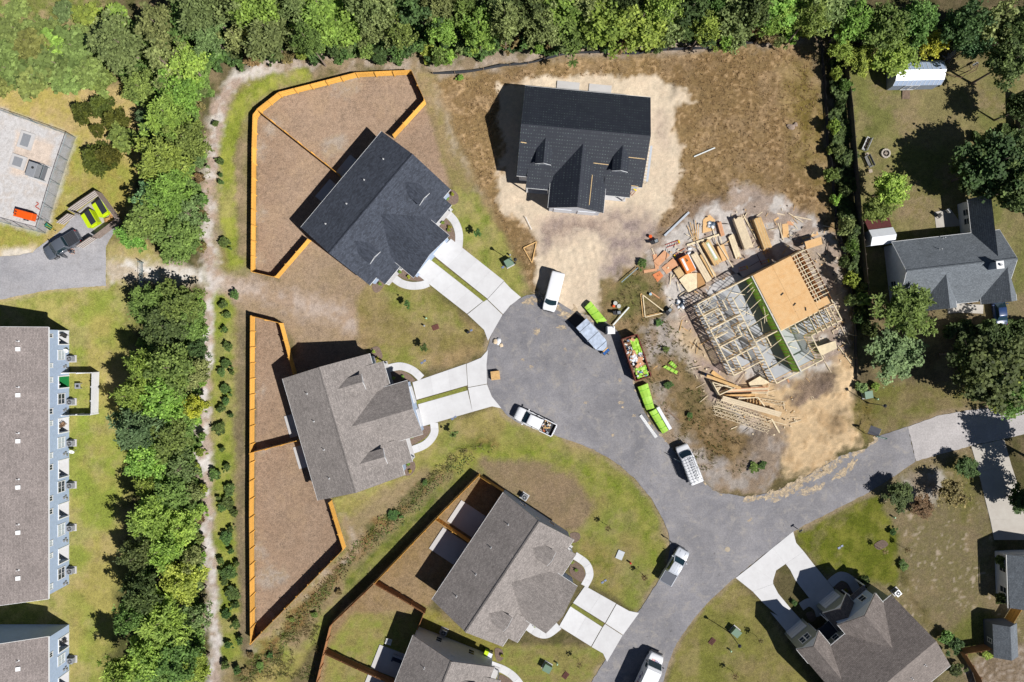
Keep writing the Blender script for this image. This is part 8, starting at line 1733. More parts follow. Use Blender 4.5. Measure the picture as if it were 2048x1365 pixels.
def crown_mesh(name, seed, kind, R=3.0, z0=3.0, z1=9.0, clumps=90, per=70, leaf=0.11, asp=1.6, open_=0.0):
    g = np.random.default_rng(seed)
    # clump centres in a lumpy ellipsoid
    d = unit(g.normal(size=(clumps*3, 3))); d[:, 2] = np.where(d[:, 2] < -0.2, -d[:, 2]*0.6, d[:, 2])
    az = np.arctan2(d[:, 1], d[:, 0]); lob = 0.74+0.2*np.sin(3*az+seed)*np.cos(2*d[:, 2]+seed*0.7)+0.14*np.sin(5*az+seed*1.7)+0.2*g.normal(size=len(d))
    rad = (g.random(len(d))**0.45)*np.clip(lob, 0.35, 1.35)
    zc, hz = (z0+z1)/2, (z1-z0)/2
    if kind == 'pine':
        rr = np.sqrt(np.clip(1-((d[:, 2]*rad)+0.1)**2*0.8, 0.1, 1)); c = np.stack([d[:, 0]*rad*R*rr, d[:, 1]*rad*R*rr, zc+d[:, 2]*rad*hz], 1)
    elif kind == 'cone':
        t = g.random(len(d))**1.4; a = g.random(len(d))*2*PI; q = (1-t)*(0.55+0.45*g.random(len(d))); c = np.stack([np.cos(a)*q*R, np.sin(a)*q*R, z0+t*(z1-z0)], 1)
    else:
        c = np.stack([d[:, 0]*rad*R, d[:, 1]*rad*R, zc+d[:, 2]*rad*hz], 1)
    c = c[:clumps]; cr = R*(0.125 if kind == 'pine' else 0.15 if kind == 'cone' else 0.145)*(0.7+0.6*g.random(clumps))
    ctint = g.random(clumps)
    n = clumps*per; ci = np.repeat(np.arange(clumps), per)
    off = g.normal(size=(n, 3))*cr[ci][:, None]*np.array([0.62, 0.62, 0.42])
    cen = c[ci]+off
    if kind in ('pine', 'cone'):
        ax = unit(off+g.normal(size=(n, 3))*0.25*cr[ci][:, None]+np.array([0, 0, 0.06])); 
    else: ax = unit(g.normal(size=(n, 3))*np.array([1, 1, 0.45]))
    tmp = g.normal(size=(n, 3))*0.45+np.array([0.25, -0.15, 1.0]); ay = unit(np.cross(ax, tmp))
    s = leaf*(0.7+0.6*g.random((n, 1)))
    topness = np.clip((cen[:, 2]-z0)/(z1-z0), 0, 1)
    tint = np.stack([np.clip(ctint[ci]*0.7+g.random(n)*0.4-0.05, 0, 1), np.clip(0.48+g.normal(size=n)*0.3, 0, 1), topness], 1)
    return quads_mesh(name, cen, ax*s*asp, ay*s, tint), c
def trunk_mesh(name, c, h, r, n_limb=14, seed=0, thin=1.0, bend=0.3):
    q = random.Random(seed); mb = MB(); b1, b2 = q.uniform(-bend, bend), q.uniform(-bend, bend)
    P = [Vector((b1*math.sin(t*2.4), b2*math.sin(t*2), h*t)) for t in (0, 0.15, 0.35, 0.55, 0.75, 0.92)]
    mb.tube(P, [r*1.35, r, r*0.85, r*0.65, r*0.42, r*0.15], 8)
    ids = list(range(len(c))); q.shuffle(ids)
    for i in ids[:n_limb]:
        e = Vector(c[i]); t = min(0.88, max(0.3, (e.z/h)*0.8)); s = Vector((b1*math.sin(t*2.4), b2*math.sin(t*2), h*t)); m = s.lerp(e, 0.5)+Vector((0, 0, 0.1*(e-s).length))
        mb.tube([s, m, e], [r*0.32*thin, r*0.2*thin, r*0.06*thin], 5, False)
    o = mb.build(name, BARK); me = o.data; bpy.data.objects.remove(o)
    for p in me.polygons: p.use_smooth = True
    return me
PROTO = {}
def proto(key, kind, seed, R, z0, z1, clumps, per, leaf, asp, tr, limbs=14, thin=1.0):
    cm, c = crown_mesh('crown_'+key, seed, kind, R, z0, z1, clumps, per, leaf, asp)
    cm.materials.append(LF_OAK); tm = trunk_mesh('trunk_'+key, c, z1, tr, limbs, seed, thin)
    PROTO[key] = (cm, tm, R, z0, z1)
for i in range(4): proto('pine%d' % i, 'pine', 20+i*3, 3.0, 3.2, 10.5, 200, 40, 0.066, 2.6, 0.17, 18)
for i in range(4): proto('oak%d' % i, 'oak', 50+i*5, 3.0, 1.8, 9.0, 190, 42, 0.092, 1.3, 0.2, 18)
for i in range(2): proto('open%d' % i, 'oak', 80+i*3, 3.0, 1.6, 8.5, 60, 34, 0.1, 1.3, 0.15, 50, 0.9)
for i in range(2): proto('cone%d' % i, 'cone', 90+i*3, 1.6, 0.2, 3.2, 100, 46, 0.05, 2.0, 0.08, 4)
for i in range(3): proto('bush%d' % i, 'oak', 100+i*3, 1.0, 0.05, 1.3, 46, 48, 0.055, 1.5, 0.05, 8)
for i in range(2): proto('sapling%d' % i, 'oak', 120+i*3, 0.62, 0.7, 2.3, 22, 26, 0.055, 1.5, 0.03, 10)
for i in range(1): proto('bare%d' % i, 'oak', 130, 0.6, 0.7, 2.4, 30, 3, 0.05, 1.5, 0.035, 28, 1.2)
def tree(name, key, px, py, rpx, h, mat, label, cat, group, bark=None, ground_px=False):
    cm, tm, R, z0, z1 = PROTO[key]
    hc = 0 if ground_px else h*0.62
    p = G(px, py, hc); s = rpx/PXM*(1-hc/CAMH)/R; sz = h/z1
    r = empty(name, (p.x, p.y, 0), rnd.random()*6.28, label, cat, group); r.rotation_euler[0] = rnd.uniform(-0.04, 0.04)
    o = inst('crown', cm, r, (0, 0, 0), 0, (s, s, sz)); o.material_slots[0].link = 'OBJECT'; o.material_slots[0].material = mat
    o2 = inst('trunk', tm, r, (0, 0, 0), 0, (max(0.5, s*0.8), max(0.5, s*0.8), sz))
    if bark: o2.material_slots[0].link = 'OBJECT'; o2.material_slots[0].material = bark
    return r
P_, O_, N_ = 'pine', 'oak', 'open'
KN = {P_: 'pine_tree', O_: 'broadleaf_tree', N_: 'thin_tree'}
def plant_group(lst, group, where, cat='tree', order='top', noun=None):
    srt = sorted(lst, key=(lambda t: t[1]) if order == 'top' else (lambda t: t[0]))
    cnt = {}
    for i, (px, py, r, h, kind, mat) in enumerate(srt):
        cnt[(kind, mat.name)] = cnt.get((kind, mat.name), 0)+1
    seen = {}
    for i, (px, py, r, h, kind, mat) in enumerate(srt):
        k = (kind, mat.name); seen[k] = seen.get(k, 0)+1
        tone = {'leaf_pine': 'bright green', 'leaf_oak': 'mid green', 'leaf_olive': 'dull olive', 'leaf_yellow': 'yellow leaved', 'leaf_bluegreen': 'blue-green', 'leaf_dark': 'dark green', 'leaf_brown': 'brownish', 'leaf_fresh': 'yellow-green', 'leaf_cedar': 'dark olive', 'leaf_shrub': 'deep green', 'leaf_scrub': 'pale green'}[mat.name]
        nm = noun or {P_: 'pine', O_: 'broadleaf tree', N_: 'thin branchy tree'}[kind]
        lab = '%s %s %s' % (tone, nm, where)+(', %s such from the %s' % (ordinal(seen[k]), order) if cnt[k] > 1 else '')
        key = kind+str(rnd.randrange(4 if kind in (P_, O_) else 2))
        tree(KN.get(kind, 'shrub'), key, px, py, r, h, mat, lab, cat, group)
belt = [(245, 95, 58, 8, O_, LF_OLIVE), (325, 55, 46, 9, O_, LF_OLIVE), (335, 128, 50, 9, N_, LF_OLIVE), (392, 42, 48, 10, O_, LF_OAK), (375, 130, 42, 8, O_, LF_YEL if False else LF_LIMEY), (362, 185, 44, 8, O_, LF_LIMEY), (285, 178, 34, 6, O_, LF_OAK), (338, 232, 48, 9, P_, LF_LIMEY), (380, 285, 40, 8, O_, LF_OAK), (298, 240, 22, 5, O_, LF_BLUE), (330, 320, 50, 10, P_, LF_PINE), (345, 395, 50, 10, P_, LF_PINE), (385, 430, 38, 8, N_, LF_OLIVE), (298, 440, 46, 8, O_, LF_OAK), (355, 475, 48, 8, O_, LF_OAK), (310, 395, 32, 8, O_, LF_BLUE), (268, 470, 34, 6, P_, LF_PINE),
        (300, 610, 42, 6, O_, LF_OAK), (360, 615, 50, 7, O_, LF_OAK), (335, 655, 48, 7, O_, LF_DARK), (390, 650, 34, 6, O_, LF_OAK), (345, 735, 52, 10, O_, LF_OAK), (292, 735, 34, 10, P_, LF_PINE), (388, 745, 32, 7, O_, LF_OLIVE), (270, 790, 38, 10, P_, LF_PINE), (335, 800, 48, 9, O_, LF_LIMEY), (392, 812, 24, 6, O_, LF_YEL), (278, 850, 46, 11, P_, LF_BLUE), (340, 870, 46, 9, O_, LF_OAK), (300, 915, 44, 9, O_, LF_LIMEY), (365, 935, 40, 7, N_, LF_OLIVE), (345, 985, 40, 8, O_, LF_OAK), (390, 985, 26, 6, N_, LF_OLIVE), (305, 1035, 46, 11, P_, LF_PINE), (370, 1050, 38, 8, O_, LF_LIMEY), (330, 1095, 42, 10, P_, LF_LIMEY), (285, 1105, 36, 11, O_, LF_DARK), (385, 1115, 28, 7, N_, LF_OLIVE), (290, 1175, 44, 12, P_, LF_DARK), (365, 1160, 44, 8, O_, LF_LIMEY), (330, 1235, 54, 10, P_, LF_LIMEY), (272, 1225, 34, 11, O_, LF_OAK), (392, 1235, 30, 6, N_, LF_OLIVE), (300, 1310, 44, 9, O_, LF_LIMEY), (355, 1320, 48, 8, O_, LF_OAK), (250, 1340, 38, 10, P_, LF_PINE), (395, 1330, 34, 6, O_, LF_LIMEY), (395, 700, 26, 5, O_, LF_DARK), (300, 970, 30, 8, P_, LF_PINE)]
plant_group(belt, 'trees in the left belt', 'in the left belt')
woods = []
rw = random.Random(42)
for x in range(420, 1660, 66):
    woods.append((x+rw.uniform(-14, 14), (64 if x > 640 else 78)-(x-640)*0.022+rw.uniform(-10, 12), rw.uniform(30, 64), rw.uniform(8, 13.5), rw.choice([P_, P_, O_, O_, N_]), rw.choice([LF_PINE, LF_LIMEY, LF_OAK, LF_OLIVE, LF_OLIVE])))
for x in range(410, 1680, 60):
    woods.append((x+rw.uniform(-16, 16), 14+rw.uniform(-14, 10), rw.uniform(36, 66), rw.uniform(10, 15), rw.choice([P_, P_, O_]), rw.choice([LF_PINE, LF_OLIVE, LF_OAK, LF_DARK])))
plant_group(woods, 'trees in the top woods', 'in the top woods', order='left')
under = []
for x in range(430, 1640, 26):
    under.append((x+rw.uniform(-12, 12), (110 if x < 900 else 98-(x-900)*0.03)+rw.uniform(-22, 4), rw.uniform(12, 24), rw.uniform(1.6, 3.6), 'bush', rw.choice([LF_OAK, LF_LIMEY, LF_DARK, LF_OLIVE, LF_BROWN])))
def shrub_group(lst, group, where, order='top', noun='shrub'):
    srt = sorted(lst, key=(lambda t: t[1]) if order == 'top' else (lambda t: t[0]))
    for i, (px, py, r, h, kind, mat) in enumerate(srt):
        tree('shrub', kind+str(i % (3 if kind == 'bush' else 2)), px, py, r, h, mat, '%s %s, %s from the %s' % (noun, where, ordinal(i+1), order), 'shrub', group)
shrub_group(under, 'undergrowth shrubs below the woods', 'edging the top woods', 'left', 'low shrub')
scrub = [(20, 60, 26, 1.6, 'bush', LF_GRASSY), (60, 90, 34, 2.2, 'bush', LF_GRASSY), (20, 130, 34, 2.2, 'bush', LF_GRASSY), (100, 130, 36, 2.4, 'bush', LF_GRASSY), (150, 100, 34, 2.4, 'bush', LF_GRASSY), (60, 155, 32, 2, 'bush', LF_GRASSY), (130, 165, 26, 1.8, 'bush', LF_GRASSY), (175, 145, 28, 2.2, 'bush', LF_GRASSY), (90, 60, 24, 1.5, 'bush', LF_GRASSY), (170, 30, 22, 1.5, 'bush', LF_LIMEY), (235, 30, 22, 1.5, 'bush', LF_LIMEY), (30, 20, 22, 1.2, 'bush', LF_GRASSY), (130, 20, 20, 1.2, 'bush', LF_OLIVE), (205, 160, 20, 1.6, 'bush', LF_OAK), (0, 165, 22, 1.5, 'bush', LF_GRASSY), (105, 98, 26, 2.0, 'bush', LF_LIMEY), (200, 65, 24, 1.5, 'bush', LF_OLIVE)]
brush = [(402+rw.uniform(-8, 5), y+rw.uniform(-10, 10), rw.uniform(9, 16), rw.uniform(1, 2.4), 'bush', rw.choice([LF_OAK, LF_OLIVE, LF_LIMEY, LF_BROWN])) for y in list(range(190, 520, 34))+list(range(600, 1365, 34))]
shrub_group(brush, 'brush at the belt edge', 'between left belt and sandy path', 'top', 'ragged brush')
scrub = [(a, b, c*1.45, d*1.1, e, f) for a, b, c, d, e, f in scrub]
shrub_group(scrub, 'scrub bushes in the top left corner', 'in the top left scrub', 'left', 'pale bush')
ced = [(158, 220, 24, 3.2, 'cone', LF_CEDAR), (195, 207, 24, 3.0, 'cone', LF_CEDAR), (222, 238, 28, 2.6, 'cone', LF_CEDAR), (243, 275, 34, 2.8, 'bush', LF_OAK), (187, 258, 14, 2, 'cone', LF_CEDAR), (185, 312, 34, 3.4, 'cone', LF_CEDAR), (255, 165, 16, 2, 'cone', LF_CEDAR), (205, 310, 26, 3.0, 'cone', LF_CEDAR)]
shrub_group(ced, 'olive bushes beside the gravel yard', 'right of the gravel yard', 'left', 'dense olive bush')
hedge = [(432, 247, 7), (442, 323, 9), (441, 350, 5), (443, 365, 6), (447, 484, 14), (455, 693, 11), (450, 727, 12), (442, 744, 10), (463, 745, 6), (449, 777, 13), (451, 802, 9), (442, 818, 10), (463, 831, 6), (440, 859, 15), (445, 899, 6), (454, 934, 9), (431, 949, 14), (459, 982, 14), (456, 1008, 17), (443, 1018, 9), (467, 1025, 10), (451, 1076, 15), (461, 1103, 7), (441, 1121, 9), (473, 1128, 7), (455, 1146, 18), (464, 1189, 17), (451, 1230, 12), (472, 1250, 11), (480, 1282, 9), (456, 630, 9), (450, 660, 8), (460, 1060, 8), (448, 1165, 10), (470, 1210, 9), (455, 1290, 9), (450, 1330, 10), (474, 1340, 9), (468, 590, 11), (446, 610, 10)]
shrub_group([(a, b, c*1.05, 1.2, 'bush', LF_SHRUB) for a, b, c in hedge], 'planted shrubs along the sandy path', 'in the strip beside the long fence', 'top', 'dark shrub')
swale = [(784.6, 1030, 17), (628, 1230, 9), (677, 1184, 9), (850, 965, 8), (520, 1330, 12), (490, 1345, 12), (540, 1310, 9), (585, 1240, 8), (500, 1310, 10)]
shrub_group([(a, b, c*0.85, 0.6, 'bush', (LF_SHRUB, LF_OAK, LF_BROWN)[i % 3]) for i, (a, b, c) in enumerate(swale)], 'weedy shrubs in the swale', 'along the swale', 'top', 'weedy shrub')
garden = [(1700, 45, 44, 10, P_, LF_PINE), (1762, 55, 48, 10, O_, LF_OAK), (1832, 45, 44, 10, O_, LF_OAK), (1785, 112, 46, 7, O_, LF_LIMEY), (1722, 120, 30, 5, O_, LF_LIMEY), (1862, 92, 32, 6, N_, LF_YEL), (1925, 55, 46, 11, O_, LF_DARK), (1985, 45, 50, 12, N_, LF_OLIVE), (2035, 60, 46, 12, O_, LF_DARK), (2010, 130, 44, 11, O_, LF_DARK), (1940, 95, 30, 8, O_, LF_BLUE), (2045, 215, 34, 9, O_, LF_DARK), (1990, 330, 70, 10, O_, LF_DARK), (2035, 375, 60, 11, O_, LF_DARK), (1950, 345, 46, 8, O_, LF_DARK), (2040, 300, 50, 10, N_, LF_OLIVE), (1975, 290, 30, 7, N_, LF_OLIVE), (1774, 380, 38, 7, O_, LF_YEL if False else LF_LIMEY), (1752, 420, 30, 6, O_, LF_OAK), (1680, 100, 24, 6, P_, LF_PINE),
          (1807, 622, 56, 8, P_, LF_OAK), (1790, 712, 52, 5, O_, LF_BLUE), (1985, 750, 76, 10, O_, LF_DARK), (2050, 700, 50, 10, N_, LF_OLIVE), (1930, 710, 44, 9, N_, LF_DARK), (2010, 780, 50, 8, N_, LF_LIMEY), (2025, 800, 40, 9, O_, LF_OAK), (2140, 935, 52, 12, O_, LF_DARK), (2100, 1010, 44, 9, O_, LF_DARK), (2040, 1000, 30, 4, O_, LF_DARK), (1800, 990, 30, 3.2, O_, LF_DARK), (1905, 985, 36, 4, N_, LF_BROWN), (1845, 1015, 24, 2.5, O_, LF_BROWN), (1930, 935, 24, 3, O_, LF_DARK)]
plant_group(garden, 'trees on the right side', 'on the right side')
line = [(1690, 170, 14, 3), (1682, 210, 10, 3), (1668, 255, 14, 3), (1680, 300, 13, 3), (1664, 350, 16, 3), (1690, 385, 13, 3), (1668, 400, 12, 2.5), (1690, 455, 18, 4), (1702, 490, 14, 4), (1688, 525, 13, 3), (1702, 560, 16, 4), (1700, 600, 14, 4), (1728, 600, 16, 4), (1738, 660, 16, 4), (1672, 150, 12, 3), (1730, 575, 12, 2), (1660, 300, 10, 2), (1715, 640, 12, 3)]
shrub_group([(a, b, c*1.1, h, 'bush', (LF_OAK, LF_DARK, LF_LIMEY, LF_OLIVE)[i % 4]) for i, (a, b, c, h) in enumerate(line)], 'bushes along the dark fence', 'along the weathered dark fence', 'top', 'bush')
misc = [(1722, 775, 14, 1.2, LF_OLIVE, 'olive shrub at the lower end of the right silt fence'), (1752, 772, 11, 1.0, LF_LIMEY, 'bright green grassy clump right of the roadside transformer'), (2003, 1120, 14, 2.5, LF_DARK, 'round dark shrub at the upper corner of the right edge house'), (2000, 1198, 13, 2.5, LF_DARK, 'round dark shrub at the lower corner of the right edge house'), (1915, 1290, 20, 1.6, LF_DARK, 'palm-like shrub behind the brown roofed house'), (1975, 1310, 14, 1.0, LF_LIMEY, 'bright grassy shrub beside the grey shed deck'), (1890, 1275, 16, 1.4, LF_OAK, 'shrub at the rear corner of the brown roofed house'), (1910, 1340, 18, 1.4, LF_DARK, 'dark shrub at the bottom right behind the house'), (1728, 1160, 14, 2.0, LF_DARK, 'dark shrub at the porch of the brown roofed house'), (1588, 1205, 7, 0.6, LF_SHRUB, 'tiny shrub at the tip of the driveway island') , (922, 155, 8, 0.8, LF_LIMEY, 'single green bush below the left end of the silt fence'), (1332, 700, 8, 0.6, LF_SHRUB, 'small weed bush right of the waste container, upper'), (1338, 770, 10, 0.6, LF_SHRUB, 'small weed bush right of the waste container, lower'), (1380, 830, 8, 0.6, LF_SHRUB, 'small weed bush below the lime bundles'), (1510, 935, 13, 0.8, LF_OAK, 'green weed bush on the grey heap by the junction'), (1525, 930, 10, 0.8, LF_SHRUB, 'smaller weed bush right of the one on the grey heap'), (1285, 525, 12, 0.9, LF_SHRUB, 'green weed bush left of the pink sheets'), (1317, 645, 9, 0.6, LF_SHRUB, 'weed bush below the triangular trusses'), (1806, 1130, 12, 0.7, LF_SHRUB, 'low dark shrub on the boundary of the green lawn'), (1785, 1065, 9, 0.9, LF_SHRUB, 'low shrub above the boundary of the green lawn'), (1750, 1365, 14, 0.8, LF_LIMEY, 'grass clump at the bottom edge') if False else (1640, 1375, 10, 0.6, LF_LIMEY, 'green clump at the bottom edge lawn')]
for i, (px, py, r, h, m, lb) in enumerate(misc): tree('shrub', 'bush%d' % (i % 3), px, py, r, h, m, lb, 'shrub', None)
sap = [(957, 468, 'beside the first driveway walkway'), (816, 609, 'on the lawn left of the first driveway'), (851, 694, 'above the second driveway'), (909, 868, 'below the second driveway')]
for i, (px, py, wh) in enumerate(sap): tree('sapling', 'sapling%d' % (i % 2), px, py, 8.5, 2.3, LF_SHRUB, 'young planted sapling %s' % wh, 'sapling', 'young saplings', ground_px=True)
for px, py, wh in ((1213, 1050, 'on the lawn right of the taupe house gable'), (1283, 1147, 'on the lawn beside the silver pickup'), (1512, 1272, 'beside the brown roofed house, lower right'), (1464, 1342, 'near the bottom edge lawn, lower right'), (1156, 1318, 'on the bottom lawn near the third driveway'), (1756, 1096, 'in a mulch ring on the bright green lawn'), (1800, 1092, 'at the right edge of the bright green lawn')):
    tree('sapling', 'bare0', px, py, 8, 2.4, LF_BROWN, 'nearly bare young sapling %s' % wh, 'sapling', 'bare saplings', ground_px=True)
bp = [(905, 389), (896, 398), (886, 446), (897, 461), (760, 568), (800, 545), (818, 555), (748, 704), (756, 718), (788, 757), (806, 753), (836, 868), (826, 872), (818, 928), (821, 943), (1152, 1140), (1143, 1124), (1005, 1310), (1070, 1250), (1690, 1180), (1700, 1192), (900, 455)]
for i, (px, py) in enumerate(sorted(bp, key=lambda t: t[1])): tree('bedding_plant', 'bush%d' % (i % 3), px, py, 4.2, 0.5, LF_LIMEY if i % 3 else LF_YEL, 'tiny yellow-green plant in the house mulch beds, %s from the top' % ordinal(i+1), 'plant', 'plants in mulch beds', ground_px=True)
# dead tree by the shed
p = G(1893, 118); DTr = empty('dead_tree', (p.x, p.y, 0), 0, 'bare dead leaning tree beside the white garden shed', 'tree'); q = random.Random(5)
mb = MB(); mb.tube([(0, 0, 0), (0.4, 0.5, 1.8), (0.9, 1.0, 3.6), (1.5, 1.6, 5.2)], [0.3, 0.24, 0.15, 0.05], 8); mb.build('trunk', BARKG, DTr, True)
for k in range(9):
    t = 0.3+k*0.07; s = Vector((1.5*t*0.9, 1.6*t*0.9, 5.2*t)); e = s+Vector((q.uniform(-0.8, 1.2), q.uniform(-0.9, 1.0), q.uniform(0.3, 1.2))); MB().tube([s, s.lerp(e, 0.5)+Vector((0, 0, 0.1)), e], [0.09, 0.06, 0.02], 6).build('branch', BARKG, DTr, True)
for k in range(5): MB().tube([(0, 0, 0.1), (math.cos(k*1.3)*0.9, math.sin(k*1.3)*0.9, 0.05)], [0.15, 0.04], 6).build('root', BARKG, DTr, True)

# ------------------------------------------------------------ grasses: too many to count
def grass(name, polys, dens, hmin, hmax, mat, label, seed, blades=6, wid=0.03, excl=()):
    g = np.random.default_rng(seed); cs = []
    for px in polys:
        poly = [G2(*p) for p in px]; xs = [p[0] for p in poly]; ys = [p[1] for p in poly]
        n = int((max(xs)-min(xs))*(max(ys)-min(ys))*dens); X = g.uniform(min(xs), max(xs), n); Y = g.uniform(min(ys), max(ys), n)
        k = (sdist(poly, X, Y) > 0.2+g.random(n)*0.8) & (fbm(X, Y, 3.0, seed+1) > 0.40)
        for ex in excl: k &= sdist([G2(*p) for p in ex], X, Y) < 0
        cs.append(np.stack([X[k], Y[k]], 1))
    C_ = np.concatenate(cs); n = len(C_); b = blades; ci = np.repeat(np.arange(n), b); N = n*b
    a = g.random(N)*2*PI; ln = g.uniform(0.25, 0.9, N); h = g.uniform(hmin, hmax, N)
    base = np.stack([C_[ci, 0]+g.normal(size=N)*0.07, C_[ci, 1]+g.normal(size=N)*0.07, np.full(N, -0.03)], 1)
    tip = base+np.stack([np.cos(a)*ln*h, np.sin(a)*ln*h, h], 1); sd = np.stack([-np.sin(a), np.cos(a), np.zeros(N)], 1)*(wid*(0.6+0.8*g.random((N, 1))))
    # ground height lookup
    ix = np.clip(np.searchsorted(gx, base[:, 0]), 0, len(gx)-1); iy = np.clip(np.searchsorted(gy, base[:, 1]), 0, len(gy)-1); gz = ZED.reshape(GX.shape)[iy, ix]; base[:, 2] += gz; tip[:, 2] += gz
    v = np.stack([base-sd, base+sd, tip], 1).reshape(-1, 3).astype(np.float32)
    me = bpy.data.meshes.new(name); me.vertices.add(3*N); me.vertices.foreach_set('co', v.ravel()); me.loops.add(3*N); me.loops.foreach_set('vertex_index', np.arange(3*N, dtype=np.int32)); me.polygons.add(N); me.polygons.foreach_set('loop_start', np.arange(0, 3*N, 3, dtype=np.int32)); me.update(calc_edges=True)
    ca = me.color_attributes.new('tint', 'FLOAT_COLOR', 'POINT'); t = np.stack([np.clip(fbm(base[:, 0], base[:, 1], 2.5, seed+9)*1.6-0.3+g.normal(size=N)*0.2, 0, 1), np.clip(0.5+g.normal(size=N)*0.2, 0, 1), np.zeros(N), np.ones(N)], 1)
    ca.data.foreach_set('color', np.repeat(t, 3, 0).astype(np.float32).ravel()); me.materials.append(mat)
    o = bpy.data.objects.new(name, me); COL.objects.link(o); tag(o, label, 'grass', kind='stuff'); return o
GR_TAN = leaf_mat('grass_tan', (0.30, 0.215, 0.12), (0.22, 0.15, 0.08), 0.0); GR_GREEN = leaf_mat('grass_green', (0.10, 0.12, 0.035), (0.17, 0.125, 0.07), 0.0)
sandx = [(1000, 172), (1060, 158), (1315, 148), (1388, 200), (1366, 310), (1345, 415), (1290, 510), (1205, 570), (1210, 620), (1085, 600), (1072, 470), (990, 385), (998, 250)]
grass('tall_dry_grass', [[(866, 165), (1000, 140), (1140, 120), (1300, 114), (1480, 100), (1600, 90), (1640, 95), (1650, 300), (1660, 430), (1500, 380), (1440, 400), (1370, 440), (1300, 490), (1280, 500)], [(870, 170), (1010, 170), (1000, 340), (985, 390), (1070, 470), (1075, 590), (1050, 560), (985, 430), (930, 330)]], 5.0, 0.08, 0.28, GR_TAN, 'tall tan grass covering the open field round the sand', 5, 7, 0.045, [sandx])
grass('verge_weeds', [[(1240, 640), (1320, 540), (1370, 640), (1400, 720), (1430, 820), (1500, 880), (1500, 960), (1400, 950), (1340, 880), (1275, 760)], [(1700, 800), (1745, 790), (1750, 870), (1715, 870)], [(1215, 570), (1290, 530), (1300, 600), (1230, 640)]], 4.5, 0.12, 0.4, GR_GREEN, 'mixed weeds and dry grass on the verge beside the site', 6, 6, 0.045)
grass('swale_weeds', [[(990, 885), (920, 925), (860, 985), (780, 1060), (690, 1150), (590, 1270), (530, 1340), (470, 1365), (480, 1340), (560, 1260), (680, 1110), (800, 1000), (900, 900), (950, 880)], [(545, 1300), (640, 1200), (660, 1250), (630, 1365), (510, 1365)]], 11, 0.15, 0.55, GR_GREEN, 'rank green weeds growing along the swale', 7, 6, 0.045)
grass('fence_line_weeds', [[(1655, 100), (1685, 100), (1705, 340), (1730, 600), (1740, 720), (1712, 720), (1690, 500), (1665, 330)]], 5, 0.15, 0.5, GR_GREEN, 'weeds growing along the dark fence line', 8, 6, 0.045)
grass('scrub_grass', [[(0, 0), (210, 0), (250, 80), (240, 150), (130, 180), (0, 175)]], 5.0, 0.15, 0.45, GR_GREEN, 'long grass in the scrub patch, top left', 9, 6, 0.045)
grass('path_edge_weeds', [[(405, 240), (432, 200), (425, 330), (425, 520), (408, 540)], [(395, 600), (412, 600), (402, 800), (398, 1000), (420, 1200), (425, 1365), (405, 1365), (395, 1100)]], 6, 0.12, 0.4, GR_GREEN, 'weeds along the left edge of the sandy path', 10, 6, 0.045)

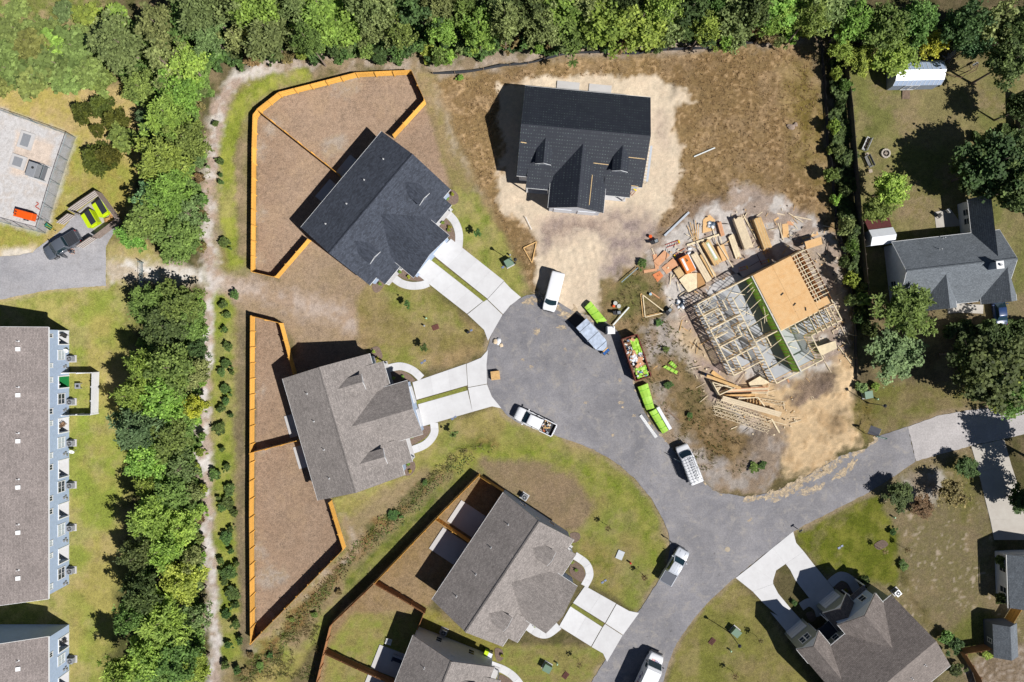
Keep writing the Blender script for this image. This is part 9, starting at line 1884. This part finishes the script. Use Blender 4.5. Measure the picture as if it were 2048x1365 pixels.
# tangled understory below the trees: reads as one mass
def thicket(name, polys, n, hmin, hmax, mat, label, seed, leaf=0.1):
    g = np.random.default_rng(seed); cs = []
    for px in polys:
        poly = [G2(*p) for p in px]; xs = [p[0] for p in poly]; ys = [p[1] for p in poly]
        X = g.uniform(min(xs), max(xs), n*2); Y = g.uniform(min(ys), max(ys), n*2)
        k = sdist(poly, X+(vnoise(X, Y, 1.5, seed)-0.5)*2.5, Y+(vnoise(X, Y, 1.5, seed+1)-0.5)*2.5) > 0
        cs.append(np.stack([X[k], Y[k]], 1)[:n])
    C_ = np.concatenate(cs); N = len(C_); hm = fbm(C_[:, 0], C_[:, 1], 2.2, seed+2, 4, 0.6); z = (hmin+(hmax-hmin)*np.clip((hm-0.3)*2.4, 0, 1))*(0.25+0.75*g.random(N)**0.5)
    cen = np.stack([C_[:, 0], C_[:, 1], z], 1); ax = unit(g.normal(size=(N, 3))*np.array([1, 1, 0.45])); ay = unit(np.cross(ax, g.normal(size=(N, 3))*0.45+np.array([0.25, -0.15, 1.0])))
    s = leaf*(0.6+0.8*g.random((N, 1))); cl = vnoise(C_[:, 0], C_[:, 1], 0.9, seed+5)
    me = quads_mesh(name, cen, ax*s*1.4, ay*s, np.stack([np.clip(cl+g.normal(size=N)*0.15, 0, 1), np.clip(0.45+g.normal(size=N)*0.3, 0, 1), np.zeros(N)], 1)); me.materials.append(mat)
    o = bpy.data.objects.new(name, me); COL.objects.link(o); tag(o, label, 'undergrowth', kind='stuff')
thicket('undergrowth', [[(250, 60), (430, 40), (430, 150), (405, 230), (400, 510), (330, 520), (300, 400), (300, 230), (230, 130)], [(290, 590), (402, 590), (400, 800), (396, 1000), (412, 1150), (415, 1380), (270, 1380), (290, 1150), (310, 900), (300, 750)]], 42000, 0.3, 2.6, LF_OAK, 'tangled undergrowth filling the left tree belt', 201)
thicket('undergrowth', [[(420, 20), (1660, -10), (1660, 62), (1480, 80), (1250, 98), (1000, 112), (860, 122), (560, 118), (430, 150)]], 60000, 0.3, 2.8, LF_SHRUB, 'tangled undergrowth below the top woods', 202)
thicket('undergrowth', [[(1660, 40), (2060, 40), (2060, 130), (1900, 95), (1760, 110), (1700, 100)], [(1655, 120), (1680, 130), (1702, 340), (1716, 500), (1735, 640), (1712, 660), (1690, 500), (1668, 330)], [(1880, 640), (2060, 640), (2060, 790), (1920, 760)], [(1940, 270), (2060, 250), (2060, 440), (1990, 400)]], 13000, 0.2, 1.6, LF_DARK, 'dark undergrowth under the trees on the right', 203)
thicket('scrub_cover', [[(-20, 40), (120, 50), (215, 80), (215, 160), (120, 182), (-20, 178)]], 26000, 0.2, 1.5, LF_GRASSY, 'dense pale green ground cover in the top left scrub', 204)
sw_ = [[(985, 880), (930, 900), (860, 958), (800, 1012), (720, 1082), (650, 1160), (590, 1232), (540, 1292), (480, 1352), (496, 1370), (558, 1310), (608, 1250), (668, 1178), (738, 1100), (814, 1030), (874, 974), (940, 916), (992, 892)]]
thicket('swale_growth', sw_, 11000, 0.02, 0.35, LF_SHRUB, 'continuous dark green growth along the bottom of the swale', 205, 0.05)
thicket('swale_growth', sw_, 7000, 0.02, 0.35, LF_BROWN, 'withered brown growth mixed along the bottom of the swale', 206, 0.05)
